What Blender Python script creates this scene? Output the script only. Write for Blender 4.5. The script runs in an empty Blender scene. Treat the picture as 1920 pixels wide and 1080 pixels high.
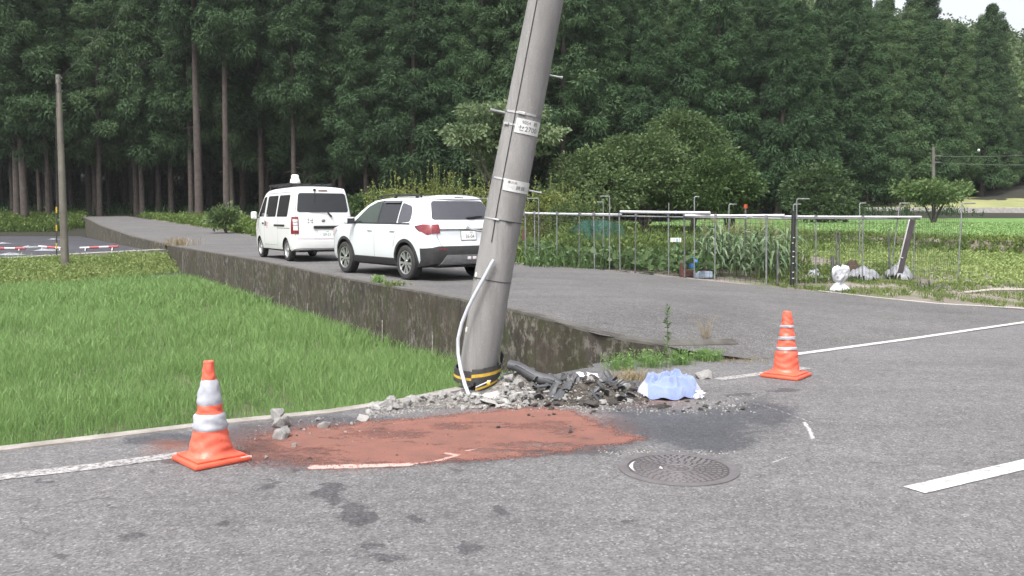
import bpy, bmesh, math, random
import numpy as np
from mathutils import Vector, Matrix
from mathutils.bvhtree import BVHTree
R = math.radians
random.seed(7); rng = np.random.default_rng(11)
scene = bpy.context.scene
C = scene.collection

# ---------------------------------------------------------------- camera, light, exposure
EYE = 1.69; FPX = 1660.0; HORIZON = 411.0
PITCH = math.atan((540 - HORIZON) / FPX)
cam_data = bpy.data.cameras.new('camera'); cam = bpy.data.objects.new('camera', cam_data); C.objects.link(cam)
cam_data.sensor_width = 36.0; cam_data.lens = 36.0 * FPX / 1920.0
cam_data.clip_start = 0.05; cam_data.clip_end = 2000
cam.location = (0, 0, EYE); cam.rotation_euler = (math.pi / 2 - PITCH, 0, 0)
scene.camera = cam

SUN_EL, SUN_AZ = 58.0, 205.0          # elevation, compass azimuth measured clockwise from +Y (behind the viewer, to the left)
w = bpy.data.worlds.new("World"); scene.world = w; w.use_nodes = True
nt = w.node_tree; nt.nodes.clear()
sky = nt.nodes.new('ShaderNodeTexSky'); sky.sky_type = 'NISHITA'; sky.sun_disc = False
sky.sun_elevation = R(SUN_EL); sky.sun_rotation = R(SUN_AZ)
sky.dust_density = 6.0; sky.air_density = 1.0; sky.ozone_density = 1.0
hsv = nt.nodes.new('ShaderNodeHueSaturation'); hsv.inputs['Saturation'].default_value = 0.22     # cloud cover greys the blue
bg = nt.nodes.new('ShaderNodeBackground'); bg.inputs['Strength'].default_value = 0.15
wo = nt.nodes.new('ShaderNodeOutputWorld')
nt.links.new(sky.outputs[0], hsv.inputs['Color']); nt.links.new(hsv.outputs[0], bg.inputs['Color']); nt.links.new(bg.outputs[0], wo.inputs['Surface'])
sun_d = bpy.data.lights.new('sun', 'SUN'); sun_d.energy = 1.45; sun_d.angle = R(20); sun_d.color = (1.0, 0.97, 0.93)
sun = bpy.data.objects.new('sun', sun_d); C.objects.link(sun)
sun.rotation_euler = (R(90 - SUN_EL), 0, R(180 - SUN_AZ)); sun.location = (0, -10, 30)
scene.view_settings.view_transform = 'Standard'; scene.view_settings.look = 'None'
scene.view_settings.exposure = 1.15; scene.view_settings.gamma = 1.0; scene.view_settings.use_curve_mapping = False
scene.cycles.max_bounces = 6; scene.cycles.diffuse_bounces = 3; scene.cycles.glossy_bounces = 3
scene.cycles.transparent_max_bounces = 12; scene.cycles.transmission_bounces = 3

# ---------------------------------------------------------------- small helpers
cp, sp = math.cos(PITCH), math.sin(PITCH)
def at(px, py, Y):
    u = (px - 960) / FPX; v = (540 - py) / FPX
    k = Y / (cp + v * sp)
    return Vector((u * k, Y, EYE + (-sp + v * cp) * k))
def hit(px, py, H):
    """point of the ground surface H(x, y) that this picture point shows"""
    lo = None; Y = 3.0
    while Y < 200:
        p = at(px, py, Y)
        if p.z <= H(p.x, p.y): break
        lo = Y; Y += 0.1
    a, b = (lo or 3.0), Y
    for _ in range(30):
        m = (a + b) / 2; p = at(px, py, m)
        if p.z <= H(p.x, p.y): b = m
        else: a = m
    p = at(px, py, b); p.z = H(p.x, p.y)
    return p
def flat(z): return lambda x, y: z
def lerp(a, b, t): return a + (b - a) * t
def smooth(a, b, t):
    t = max(0.0, min(1.0, (t - a) / (b - a))); return t * t * (3 - 2 * t)

def setp(o, label=None, cat=None, group=None, kind=None):
    if label: o['label'] = label
    if cat: o['category'] = cat
    if group: o['group'] = group
    if kind: o['kind'] = kind
    return o
def link(o, parent=None):
    C.objects.link(o)
    if parent is not None: o.parent = parent
    return o
def thing(name, label, cat, loc=(0, 0, 0), rz=0.0, group=None):
    o = bpy.data.objects.new(name, None); o.empty_display_size = 0.2; link(o)
    o.location = loc; o.rotation_euler = (0, 0, rz)
    return setp(o, label, cat, group, 'thing')
def copy_tree(o, parent=None):
    c = o.copy(); C.objects.link(c); c.parent = parent
    for ch in list(o.children): copy_tree(ch, c)
    return c

class MB:
    """collects shapes and links them as one mesh object"""
    def __init__(s): s.v = []; s.f = []; s.m = []; s.t = []; s.sm = []
    def add(s, vs, fs, mi=0, tint=0.5, sm=False):
        k = len(s.v); s.v += [tuple(p) for p in vs]
        for f in fs: s.f.append([i + k for i in f]); s.m.append(mi); s.t.append(tint); s.sm.append(sm)
        return s
    def box(s, c, size, mi=0, rot=None, bev=0.0, tint=0.5):
        hx, hy, hz = size[0] / 2, size[1] / 2, size[2] / 2
        if bev > 0:
            b = min(bev, hx * .9, hy * .9, hz * .9)
            bm = bmesh.new(); bmesh.ops.create_cube(bm, size=1.0)
            for v in bm.verts: v.co = Vector((v.co.x * 2 * hx, v.co.y * 2 * hy, v.co.z * 2 * hz))
            bmesh.ops.bevel(bm, geom=bm.edges[:], offset=b, segments=2, affect='EDGES', profile=0.5)
            vs = [v.co.copy() for v in bm.verts]; bm.verts.index_update(); fs = [[v.index for v in f.verts] for f in bm.faces]; bm.free()
        else:
            vs = [Vector((x * hx, y * hy, z * hz)) for x in (-1, 1) for y in (-1, 1) for z in (-1, 1)]
            fs = [(0, 1, 3, 2), (4, 6, 7, 5), (0, 4, 5, 1), (2, 3, 7, 6), (0, 2, 6, 4), (1, 5, 7, 3)]
        c = Vector(c)
        vs = [(rot @ v if rot else v) + c for v in vs]
        return s.add(vs, fs, mi, tint)
    def tube(s, pts, rad, n=8, mi=0, cap=True, tint=0.5, sm=True):
        pts = [Vector(p) for p in pts]; k = len(pts)
        rads = rad if isinstance(rad, (list, tuple)) else [rad] * k
        vs = []; up = None
        for i, p in enumerate(pts):
            d = (pts[min(i + 1, k - 1)] - pts[max(i - 1, 0)]).normalized()
            if up is None: up = Vector((0, 0, 1)) if abs(d.z) < .9 else Vector((1, 0, 0))
            a = d.cross(up); 
            if a.length < 1e-6: a = d.cross(Vector((0, 1, 0)))
            a.normalize(); b = a.cross(d).normalized(); up = b
            for j in range(n):
                t = 2 * math.pi * j / n
                vs.append(p + (a * math.cos(t) + b * math.sin(t)) * rads[i])
        fs = []
        for i in range(k - 1):
            for j in range(n):
                fs.append((i * n + j, i * n + (j + 1) % n, (i + 1) * n + (j + 1) % n, (i + 1) * n + j))
        s.add(vs, fs, mi, tint, sm)
        if cap:
            s.add([vs[j] for j in range(n)], [list(range(n))[::-1]], mi, tint)
            s.add([vs[(k - 1) * n + j] for j in range(n)], [list(range(n))], mi, tint)
        return s
    def lathe(s, prof, n=24, mi=0, c=(0, 0, 0), M=None, sm=True, jit=0.0, tint=0.5):
        vs = []; c = Vector(c)
        for (r, z) in prof:
            for j in range(n):
                t = 2 * math.pi * j / n
                rr = r * (1 + random.uniform(-jit, jit))
                v = Vector((rr * math.cos(t), rr * math.sin(t), z)); vs.append((M @ v if M else v) + c)
        fs = []
        for i in range(len(prof) - 1):
            for j in range(n): fs.append((i * n + j, i * n + (j + 1) % n, (i + 1) * n + (j + 1) % n, (i + 1) * n + j))
        return s.add(vs, fs, mi, tint, sm)
    def prism(s, poly, vec, mi=0, tint=0.5):
        n = len(poly); vec = Vector(vec); a = [Vector(p) for p in poly]
        vs = a + [p + vec for p in a]
        fs = [list(range(n))[::-1], list(range(n, 2 * n))] + [(i, (i + 1) % n, (i + 1) % n + n, i + n) for i in range(n)]
        return s.add(vs, fs, mi, tint)
    def quad(s, a, b, c, d, mi=0, tint=0.5): return s.add([a, b, c, d], [(0, 1, 2, 3)], mi, tint)
    def build(s, name, mats, parent=None, smooth_angle=None):
        me = bpy.data.meshes.new(name); me.from_pydata(s.v, [], s.f)
        if not isinstance(mats, (list, tuple)): mats = [mats]
        for m in mats: me.materials.append(m)
        me.polygons.foreach_set('material_index', s.m); me.polygons.foreach_set('use_smooth', [True] * len(s.f) if smooth_angle else s.sm)
        a = me.attributes.new('tint', 'FLOAT', 'FACE'); a.data.foreach_set('value', s.t)
        me.update()
        if smooth_angle: me.set_sharp_from_angle(angle=R(smooth_angle))
        return link(bpy.data.objects.new(name, me), parent)

def np_mesh(name, V, F, mats, tint=None, smooth=False, parent=None, point_attr=None, obj=True):
    V = np.asarray(V, dtype=np.float32); F = np.asarray(F, dtype=np.int32)
    me = bpy.data.meshes.new(name); k = F.shape[1]
    me.vertices.add(len(V)); me.vertices.foreach_set('co', V.ravel())
    me.loops.add(F.size); me.loops.foreach_set('vertex_index', F.ravel())
    me.polygons.add(len(F)); me.polygons.foreach_set('loop_start', np.arange(0, F.size, k, dtype=np.int32))
    try: me.polygons.foreach_set('loop_total', np.full(len(F), k, dtype=np.int32))
    except Exception: pass
    me.polygons.foreach_set('use_smooth', np.full(len(F), smooth, dtype=bool))
    if not isinstance(mats, (list, tuple)): mats = [mats]
    for m in mats: me.materials.append(m)
    if tint is not None:
        a = me.attributes.new('tint', 'FLOAT', 'FACE'); a.data.foreach_set('value', np.asarray(tint, dtype=np.float32))
    for nm, arr in (point_attr or {}).items():
        a = me.attributes.new(nm, 'FLOAT', 'POINT'); a.data.foreach_set('value', np.asarray(arr, dtype=np.float32))
    me.update(calc_edges=True); me.validate()
    if not obj: return me
    return link(bpy.data.objects.new(name, me), parent)

def grid_mesh(name, P, mats, keep=None, **kw):
    """P: (n, m, 3) array of points; keep: boolean mask of faces"""
    n, m, _ = P.shape
    idx = np.arange(n * m).reshape(n, m)
    F = np.stack([idx[:-1, :-1], idx[1:, :-1], idx[1:, 1:], idx[:-1, 1:]], -1).reshape(-1, 4)
    if keep is not None: F = F[keep.ravel()]
    pa = kw.pop('point_attr', None)
    if pa: pa = {k: np.asarray(v).ravel() for k, v in pa.items()}
    return np_mesh(name, P.reshape(-1, 3), F, mats, point_attr=pa, **kw)

def noise2(x, y, seed=0, octaves=4):
    """value noise in numpy, about -1..1"""
    out = np.zeros_like(x, dtype=np.float64); amp = 1.0; tot = 0
    for o in range(octaves):
        xi = np.floor(x).astype(np.int64); yi = np.floor(y).astype(np.int64); fx = x - xi; fy = y - yi
        fx = fx * fx * (3 - 2 * fx); fy = fy * fy * (3 - 2 * fy)
        def h(a, b):
            n = (a * 374761393 + b * 668265263 + seed * 974711 + o * 1274126177) & 0x7fffffff
            n = ((n ^ (n >> 13)) * 1274126177) & 0x7fffffff
            n = ((n ^ (n >> 16)) * 668265263) & 0x7fffffff
            return (n / 0x7fffffff) * 2 - 1
        v = (h(xi, yi) * (1 - fx) + h(xi + 1, yi) * fx) * (1 - fy) + (h(xi, yi + 1) * (1 - fx) + h(xi + 1, yi + 1) * fx) * fy
        out += v * amp; tot += amp; amp *= .5; x = x * 2.03 + 17.3; y = y * 2.03 - 9.1
    return out / tot

# ---------------------------------------------------------------- materials
class NT:
    def __init__(s, name):
        s.m = bpy.data.materials.new(name); s.m.use_nodes = True; s.t = s.m.node_tree; s.t.nodes.clear()
        s.out = s.n('ShaderNodeOutputMaterial')
    def n(s, typ, **kw):
        nd = s.t.nodes.new(typ)
        for k, v in kw.items(): setattr(nd, k, v)
        return nd
    def l(s, a, b): s.t.links.new(a, b)
    def coord(s, kind='Object'): return s.n('ShaderNodeTexCoord').outputs[kind]
    def mapping(s, vec, scale=(1, 1, 1), rot=(0, 0, 0)):
        m = s.n('ShaderNodeMapping'); m.inputs['Scale'].default_value = scale; m.inputs['Rotation'].default_value = rot; s.l(vec, m.inputs['Vector']); return m.outputs[0]
    def noise(s, vec, scale, detail=4, rough=.6):
        nd = s.n('ShaderNodeTexNoise'); nd.inputs['Scale'].default_value = scale; nd.inputs['Detail'].default_value = detail; nd.inputs['Roughness'].default_value = rough
        s.l(vec, nd.inputs['Vector']); return nd.outputs['Fac']
    def voro(s, vec, scale, feature='F1', out='Color'):
        nd = s.n('ShaderNodeTexVoronoi'); nd.feature = feature; nd.inputs['Scale'].default_value = scale; s.l(vec, nd.inputs['Vector']); return nd.outputs[out]
    def attr(s, name):
        nd = s.n('ShaderNodeAttribute'); nd.attribute_name = name; return nd.outputs['Fac']
    def ramp(s, fac, stops, interp='LINEAR'):
        nd = s.n('ShaderNodeValToRGB'); cr = nd.color_ramp; cr.interpolation = interp
        while len(cr.elements) < len(stops): cr.elements.new(0.5)
        for e, (p, c) in zip(cr.elements, stops):
            e.position = p; e.color = (c, c, c, 1) if isinstance(c, (int, float)) else (*c, 1)
        s.l(fac, nd.inputs['Fac']); return nd.outputs['Color']
    def mix(s, fac, a, b, blend='MIX'):
        nd = s.n('ShaderNodeMix'); nd.data_type = 'RGBA'; nd.blend_type = blend
        for sock, v in ((nd.inputs[0], fac), (nd.inputs[6], a), (nd.inputs[7], b)):
            if isinstance(v, bpy.types.NodeSocket): s.l(v, sock)
            elif isinstance(v, (int, float)): sock.default_value = v if sock == nd.inputs[0] else (v, v, v, 1)
            else: sock.default_value = (*v, 1)
        return nd.outputs[2]
    def math(s, op, a, b=0.0, clamp=False):
        nd = s.n('ShaderNodeMath'); nd.operation = op; nd.use_clamp = clamp
        for sock, v in ((nd.inputs[0], a), (nd.inputs[1], b)):
            if isinstance(v, bpy.types.NodeSocket): s.l(v, sock)
            else: sock.default_value = v
        return nd.outputs[0]
    def bsdf(s, color, rough=.6, metal=0.0, bump=None, bdist=.01, bstr=1.0, spec=.5, coat=0.0, alpha=None, trans=0.0, sheen=0.0):
        b = s.n('ShaderNodeBsdfPrincipled')
        for nm, v in (('Base Color', color), ('Roughness', rough), ('Metallic', metal), ('Specular IOR Level', spec), ('Coat Weight', coat), ('Transmission Weight', trans), ('Sheen Weight', sheen)):
            if isinstance(v, bpy.types.NodeSocket): s.l(v, b.inputs[nm])
            elif isinstance(v, tuple): b.inputs[nm].default_value = (*v, 1)
            else: b.inputs[nm].default_value = v
        if alpha is not None: s.l(alpha, b.inputs['Alpha'])
        if bump is not None:
            bp = s.n('ShaderNodeBump'); bp.inputs['Distance'].default_value = bdist; bp.inputs['Strength'].default_value = bstr
            s.l(bump, bp.inputs['Height']); s.l(bp.outputs[0], b.inputs['Normal'])
        s.l(b.outputs[0], s.out.inputs['Surface']); s.b = b
        return s.m

def simple(name, c1, c2=None, scale=8.0, rough=.6, metal=0.0, bump=0.0, bscale=40.0, spec=.5, coat=0.0, detail=5, tint=False):
    """two tones of one colour broken up by noise"""
    n = NT(name); co = n.coord('Object')
    c2 = c2 or tuple(x * .8 for x in c1)
    f = n.ramp(n.noise(co, scale, detail), [(.35, 0.0), (.65, 1.0)])
    col = n.mix(f, c1, c2)
    if tint: col = n.mix(1.0, col, n.ramp(n.attr('tint'), [(0, .55), (1, 1.45)]), 'MULTIPLY')
    return n.bsdf(col, rough, metal, n.noise(co, bscale, 6) if bump else None, bump or .01, 1.0, spec, coat)

def leafmat(name, dark, mid, light, trans=.25, rough=.6, obj_rand=True, patch=.35):
    """leaf colours: every leaf clump has its own tone (tint attribute), every plant its own as well"""
    n = NT(name)
    f = n.attr('tint')
    if obj_rand:
        oi = n.n('ShaderNodeObjectInfo')
        f = n.math('ADD', f, n.math('MULTIPLY', n.math('SUBTRACT', oi.outputs['Random'], .5), .62), True)
    col = n.ramp(f, [(0.0, dark), (.5, mid), (1.0, light)])
    d = n.n('ShaderNodeBsdfPrincipled'); d.inputs['Roughness'].default_value = rough; d.inputs['Specular IOR Level'].default_value = .25
    n.l(col, d.inputs['Base Color'])
    t = n.n('ShaderNodeBsdfTranslucent'); n.l(col, t.inputs['Color'])
    mx = n.n('ShaderNodeMixShader'); mx.inputs[0].default_value = trans
    n.l(d.outputs[0], mx.inputs[1]); n.l(t.outputs[0], mx.inputs[2]); n.l(mx.outputs[0], n.out.inputs['Surface'])
    return n.m

def asphalt(name, lo, hi, stain=False, tone=(1, 1, 1)):
    n = NT(name); co = n.coord('Object')
    big = n.ramp(n.noise(co, .55, 5, .6), [(.3, 0.0), (.7, 1.0)])
    c = n.mix(big, tuple(lo * t for t in tone), tuple(hi * t for t in tone))
    mid = n.ramp(n.noise(co, 9.0, 4, .7), [(.3, .80), (.7, 1.16)])
    c = n.mix(1.0, c, mid, 'MULTIPLY')
    grit = n.ramp(n.voro(co, 75.0), [(0.0, .52), (.45, .85), (.8, 1.15), (.93, 1.5), (1.0, 2.3)])
    sep = n.n('ShaderNodeSeparateColor'); 
    c = n.mix(1.0, c, grit, 'MULTIPLY')
    bw = n.n('ShaderNodeRGBToBW'); n.l(n.voro(co, 75.0), bw.inputs[0])
    c = n.mix(1.0, n.mix(big, tuple(lo * t for t in tone), tuple(hi * t for t in tone)), n.ramp(bw.outputs[0], [(0.05, .58), (.4, .90), (.65, 1.06), (.82, 1.32), (.95, 1.9)]), 'MULTIPLY')
    c = n.mix(1.0, c, mid, 'MULTIPLY')
    # wheel paths, patches of finer binder and hairline cracks
    wp = n.ramp(n.noise(n.mapping(co, (.35, 1.6, 1), (0, 0, R(-35.6))), 1.0, 3), [(.35, .90), (.65, 1.06)]); c = n.mix(1.0, c, wp, 'MULTIPLY')
    c = n.mix(n.ramp(n.noise(co, 3.2, 6, .7), [(.60, 0.0), (.70, .22)]), c, (.05, .048, .05))
    warp = n.n('ShaderNodeVectorMath'); warp.operation = 'ADD'; nv = n.n('ShaderNodeTexNoise'); nv.inputs['Scale'].default_value = 1.6; nv.inputs['Detail'].default_value = 5; n.l(co, nv.inputs['Vector']); n.l(co, warp.inputs[0]); n.l(nv.outputs['Color'], warp.inputs[1])
    ck = n.ramp(n.voro(warp.outputs[0], .42, 'DISTANCE_TO_EDGE', 'Distance'), [(.0, 1.0), (.006, 0.0)]); ckm = n.math('MULTIPLY', ck, n.ramp(n.noise(co, .5, 2), [(.5, 0.0), (.62, .55)]))
    c = n.mix(ckm, c, (.04, .038, .038))
    rough = .85
    if stain:
        st = n.math('MULTIPLY', n.attr('wet'), 1.0)
        st = n.math('ADD', st, n.math('MULTIPLY', n.math('SUBTRACT', n.noise(co, 28.0, 4), .5), .5))
        stm = n.ramp(st, [(.38, 0.0), (.66, .85)])
        c = n.mix(stm, c, n.mix(1.0, c, (.40, .43, .48), 'MULTIPLY'))
        ol = n.math('ADD', n.attr('oil'), n.math('MULTIPLY', n.math('SUBTRACT', n.noise(co, 17.0, 7, .75), .5), 1.15))
        olm = n.ramp(ol, [(.48, 0.0), (.58, .75)])
        c = n.mix(olm, c, n.mix(1.0, c, (.40, .40, .43), 'MULTIPLY'))
        sc = n.math('ADD', n.attr('scratch'), n.math('MULTIPLY', n.math('SUBTRACT', n.noise(co, 60.0, 3), .5), .9))
        scm = n.ramp(sc, [(.5, 0.0), (.75, .9)])
        c = n.mix(scm, c, (.5, .48, .48))
        du = n.math('ADD', n.attr('dust'), n.math('MULTIPLY', n.math('SUBTRACT', n.noise(co, 35.0, 4), .5), .7))
        dum = n.ramp(du, [(.4, 0.0), (.85, .75)])
        c = n.mix(dum, c, (.17, .062, .042))
        rough = n.ramp(stm, [(0.0, .85), (1.0, .55)])
    return n.bsdf(c, rough, 0, n.noise(co, 130.0, 5, .7), .006, .8, .3)

MT = {}
MT['asphalt'] = asphalt('worn asphalt', .118, .145, True, (1.0, .975, 1.0))
MT['side_asphalt'] = asphalt('side road asphalt', .095, .125, False, (1.02, .98, .99))
def paint(name, col, wear_lo=.36, wear_hi=.5):
    n = NT(name); co = n.coord('Object')
    wr = n.ramp(n.noise(co, 22.0, 6, .75), [(wear_lo, 0.0), (wear_hi, 1.0)])
    bw = n.n('ShaderNodeRGBToBW'); n.l(n.voro(co, 75.0), bw.inputs[0])
    asp = n.mix(1.0, (.14, .135, .14), n.ramp(bw.outputs[0], [(.05, .5), (.65, 1.1), (.95, 2.2)]), 'MULTIPLY')
    cc = n.mix(1.0, col, n.ramp(n.noise(co, 4.0, 4), [(.3, .8), (.7, 1.0)]), 'MULTIPLY')
    return n.bsdf(n.mix(wr, asp, cc), .75, 0, n.noise(co, 120.0, 4), .003, .7, .3)
MT['road_paint'] = paint('worn white road paint', (.44, .43, .42), .44, .60)
MT['fresh_paint'] = paint('white road paint', (.54, .535, .53), .36, .50)
MT['kerb'] = simple('old kerb concrete', (.30, .28, .26), (.20, .18, .16), 5, .9, bump=.006, bscale=60)
MT['mud'] = simple('wet paddy mud', (.10, .10, .05), (.075, .068, .045), 2.5, .7, bump=.02, bscale=9)
MT['soil'] = simple('garden soil', (.12, .095, .07), (.07, .055, .04), 1.5, .95, bump=.03, bscale=12)
MT['verge'] = simple('gravelly verge soil', (.23, .20, .18), (.13, .115, .10), .9, .95, bump=.015, bscale=30)
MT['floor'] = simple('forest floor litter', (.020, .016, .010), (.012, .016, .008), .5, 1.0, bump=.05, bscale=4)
MT['bank'] = simple('grassy bank soil', (.06, .085, .03), (.05, .055, .03), 1.2, 1.0, bump=.05, bscale=6)
MT['paddy_green'] = simple('far rice paddy', (.10, .20, .045), (.085, .165, .038), .8, .9, bump=.05, bscale=14)
MT['dry_grass'] = simple('mown dry grass bank', (.27, .27, .12), (.17, .19, .07), .35, .95, bump=.05, bscale=8)
MT['concrete'] = simple('grey concrete', (.33, .32, .30), (.24, .23, .215), 4, .85, bump=.004, bscale=50)
MT['steel'] = simple('galvanised steel', (.25, .26, .265), (.16, .165, .17), 12, .5, .5, spec=.5)
MT['dark_steel'] = simple('weathered steel', (.16, .16, .165), (.09, .085, .085), 12, .6, .5)
MT['white_pipe'] = simple('white plastic pipe', (.52, .52, .54), (.40, .40, .42), 3, .4)
MT['black'] = simple('black plastic', (.020, .020, .022), (.012, .012, .013), 12, .5)
MT['black_matte'] = simple('matte black plastic', (.030, .030, .032), (.02, .02, .021), 12, .75)
# ---------------------------------------------------------------- lie of the land
A0 = Vector((3.59, 11.04)); TD = Vector((.813, .583)).normalized(); ND = Vector((-TD.y, TD.x))
def ts(x, y):
    d = Vector((x, y)) - A0; return d.dot(TD), d.dot(ND)
RX = np.array([0, 17, 24, 33, 38, 46, 58, 82, 100, 140]); RZ = np.array([0, 0, .065, .075, .10, .23, .64, 1.42, 2.06, 3.3])
def Hs_np(x, y):
    t = (x - A0.x) * TD.x + (y - A0.y) * TD.y; s = (x - A0.x) * ND.x + (y - A0.y) * ND.y
    L = np.clip(1.0 + np.maximum(0, t) * .8, 1, 6)
    return .53 * (1 - np.exp(-np.maximum(0, s - .2) / L)) + np.interp(y, RX, RZ)
def Hs(x, y): return float(Hs_np(np.float64(x), np.float64(y)))
GY = [-90, 24, 30, 36, 60, 74, 79, 84, 92, 100, 110, 130, 160, 260, 500]
GZt = [-.65, -.65, -.5, -.2, -.1, .05, 1.4, 2.0, 2.6, 3.6, 4.8, 9.5, 21, 66, 110]
def GZ_np(x, y):
    z = np.interp(y, GY, GZt)
    k = np.clip(.71 - .0040 * (x - 116), .28, .92)
    return np.where(y > 110, 4.8 + (z - 4.8) * k, z)
def GZ(x, y): return float(GZ_np(np.float64(x), np.float64(y)))
ROAD = flat(0.0)
def gr(px, py): return hit(px, py, ROAD)
def sr(px, py): return hit(px, py, Hs)

# the earth under everything, forest floor and hill included, out to the horizon
xs = np.concatenate([np.linspace(-900, -160, 12), np.linspace(-150, 190, 120), np.linspace(200, 900, 12)])
ys = np.concatenate([np.linspace(-700, -70, 10), np.linspace(-60, 20, 20), np.linspace(23, 300, 140), np.linspace(320, 1200, 12)])
X, Y = np.meshgrid(xs, ys, indexing='ij')
Z = GZ_np(X, Y) + np.where(Y > 84, noise2(X * .15, Y * .15, 3) * np.clip((Y - 84) * .05, 0, 2.5), 0)
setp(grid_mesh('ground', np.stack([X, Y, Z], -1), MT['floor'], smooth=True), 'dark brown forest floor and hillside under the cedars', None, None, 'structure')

# main road with its stains
def seg_d(X, Y, a, b):
    ax, ay = a[0], a[1]; bx, by = b[0], b[1]
    t = np.clip(((X - ax) * (bx - ax) + (Y - ay) * (by - ay)) / ((bx - ax) ** 2 + (by - ay) ** 2 + 1e-9), 0, 1)
    return np.hypot(X - ax - t * (bx - ax), Y - ay - t * (by - ay))
def ell(X, Y, px, py, wpx, hpx):
    """blob on the road that measures wpx by hpx in the photograph: 1 in the middle, 0.5 at its edge"""
    c = gr(px, py); l = gr(px - wpx / 2, py); f = gr(px, py - hpx / 2); n = gr(px, py + hpx / 2)
    rx = abs(c.x - l.x); ry = (f.y - n.y) / 2
    u = (X - c.x - (Y - c.y) * (c.x / c.y)) / rx; v = (Y - c.y) / ry
    return np.clip(1 - .5 * np.hypot(u, v), 0, 1)
gx = np.arange(-6.2, 9.0, .03); gy = np.arange(3.2, 13.2, .03)
X, Y = np.meshgrid(gx, gy, indexing='ij')
wob = noise2(X * 6, Y * 6, 5) * .12; wx, wy = X + wob, Y + noise2(X * 6, Y * 6, 6) * .12
oil = np.zeros_like(X)
for (a, b, c, d) in [(620, 925, 62, 42), (610, 912, 40, 20), (672, 962, 66, 40), (700, 970, 40, 20), (655, 948, 30, 16), (722, 1043, 56, 20), (868, 1027, 48, 26),
                     (700, 1018, 34, 14), (640, 1050, 40, 12), (500, 913, 36, 14), (520, 900, 30, 10), (412, 985, 36, 12), (95, 902, 48, 14), (280, 885, 26, 9), (320, 868, 34, 14), (935, 957, 40, 14),
                     (215, 950, 26, 9), (250, 1010, 44, 14), (1160, 975, 60, 8), (1250, 900, 18, 8),
                     (860, 880, 26, 8), (790, 966, 30, 14), (560, 880, 24, 8), (130, 1040, 36, 10), (1470, 733, 90, 7), (1390, 740, 80, 8)]:
    oil = np.maximum(oil, ell(wx, wy, a, b, c, d) * .98)
wet = np.zeros_like(X)
for (a, b, c, d) in [(1230, 792, 210, 70), (1340, 790, 170, 62), (1290, 820, 160, 36), (1420, 775, 150, 56), (1330, 830, 190, 40), (1200, 770, 150, 36), (330, 822, 140, 30), (262, 826, 90, 18), (470, 815, 120, 46), (690, 800, 420, 44),
                     (560, 850, 240, 56), (760, 860, 330, 26), (1060, 845, 220, 20), (1160, 830, 80, 18)]:
    wet = np.maximum(wet, ell(wx, wy, a, b, c, d))
wet += (noise2(X * 2.5, Y * 2.5, 9) * .10)
scr = np.zeros_like(X)
def scratch(pts, wid, k=.75):
    global scr
    for p, q in zip(pts[:-1], pts[1:]):
        scr = np.maximum(scr, k * np.clip(1.3 - seg_d(X, Y, gr(*p), gr(*q)) / wid, 0, 1))
scratch([(1420, 757), (1455, 768), (1490, 780), (1522, 792)], .03, .62)
scratch([(1508, 792), (1518, 806), (1524, 822)], .032, .78)
scratch([(1444, 868), (1478, 856)], .025, .6)
scratch([(1620, 1075), (1560, 1072), (1700, 1062)], .02, .4)
scratch([(560, 955), (640, 975), (740, 1010), (860, 1035)], .02, .42)
scratch([(1880, 960), (1840, 1005), (1800, 1030)], .02, .42)
dust = np.zeros_like(X)
for (a, b, c, d) in [(640, 830, 560, 90), (980, 800, 420, 90), (380, 852, 200, 40), (1210, 738, 200, 50), (330, 835, 120, 30)]:
    dust = np.maximum(dust, .9 * ell(wx, wy, a, b, c, d))
P = np.stack([X, Y, np.zeros_like(X)], -1)
KERB = [(-30, -9.6), (-9, 3.1)] + [tuple(gr(a, b).xy) for a, b in ((0, 846), (200, 822), (420, 795), (620, 775), (770, 752), (880, 728))] + [(.25, 9.35), (.75, 9.9), (1.15, 10.22), (1.85, 10.42), (2.86, 11.0)]
KX = np.array([p[0] for p in KERB]); KY = np.array([p[1] for p in KERB])
def inside_road(X, Y):                                 # near side of the kerb line
    left = Y <= np.interp(X, KX, KY) + np.where(X > .95, .22, 0)
    t = (X - A0.x) * TD.x + (Y - A0.y) * TD.y; s = (X - A0.x) * ND.x + (Y - A0.y) * ND.y
    return np.where(X < 2.86, left, s < .12)
cx = (X[:-1, :-1] + X[1:, 1:]) / 2; cy = (Y[:-1, :-1] + Y[1:, 1:]) / 2
near_piece = inside_road(cx, cy)
mr = grid_mesh('main_road', P, MT['asphalt'], keep=near_piece, point_attr={'oil': oil, 'wet': wet, 'scratch': scr, 'dust': dust})
setp(mr, 'worn grey asphalt main road with oil stains', None, None, 'structure')
# the rest of the main road, coarse, round the fine piece and just under it
m = MB(); zlow = -.004
far_t = 260
pts = [(-30, -9.6), (-9, 3.1)] + KERB[2:]
k1 = A0 + TD * far_t + ND * .12; k2 = A0 + TD * far_t - ND * 9; k3 = A0 - TD * 120 - ND * 9.5
ks = A0 + TD * -.65 + ND * .12
kk = A0 - TD * 90
outer = [Vector((-90, -52))] + [Vector(p) for p in pts] + [ks, k1]
base = []
for p in outer:
    s = ts(p.x, p.y)[1]; base.append(p - ND * (s + 9.0))
vs = [(p.x, p.y, zlow) for p in outer] + [(p.x, p.y, zlow) for p in base]; n = len(outer)
m.add(vs, [(i, i + n, i + 1 + n, i + 1) for i in range(n - 1)])
o = m.build('main_road', MT['asphalt']); setp(o, 'worn grey asphalt main road running out of the picture', None, None, 'structure')

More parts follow.
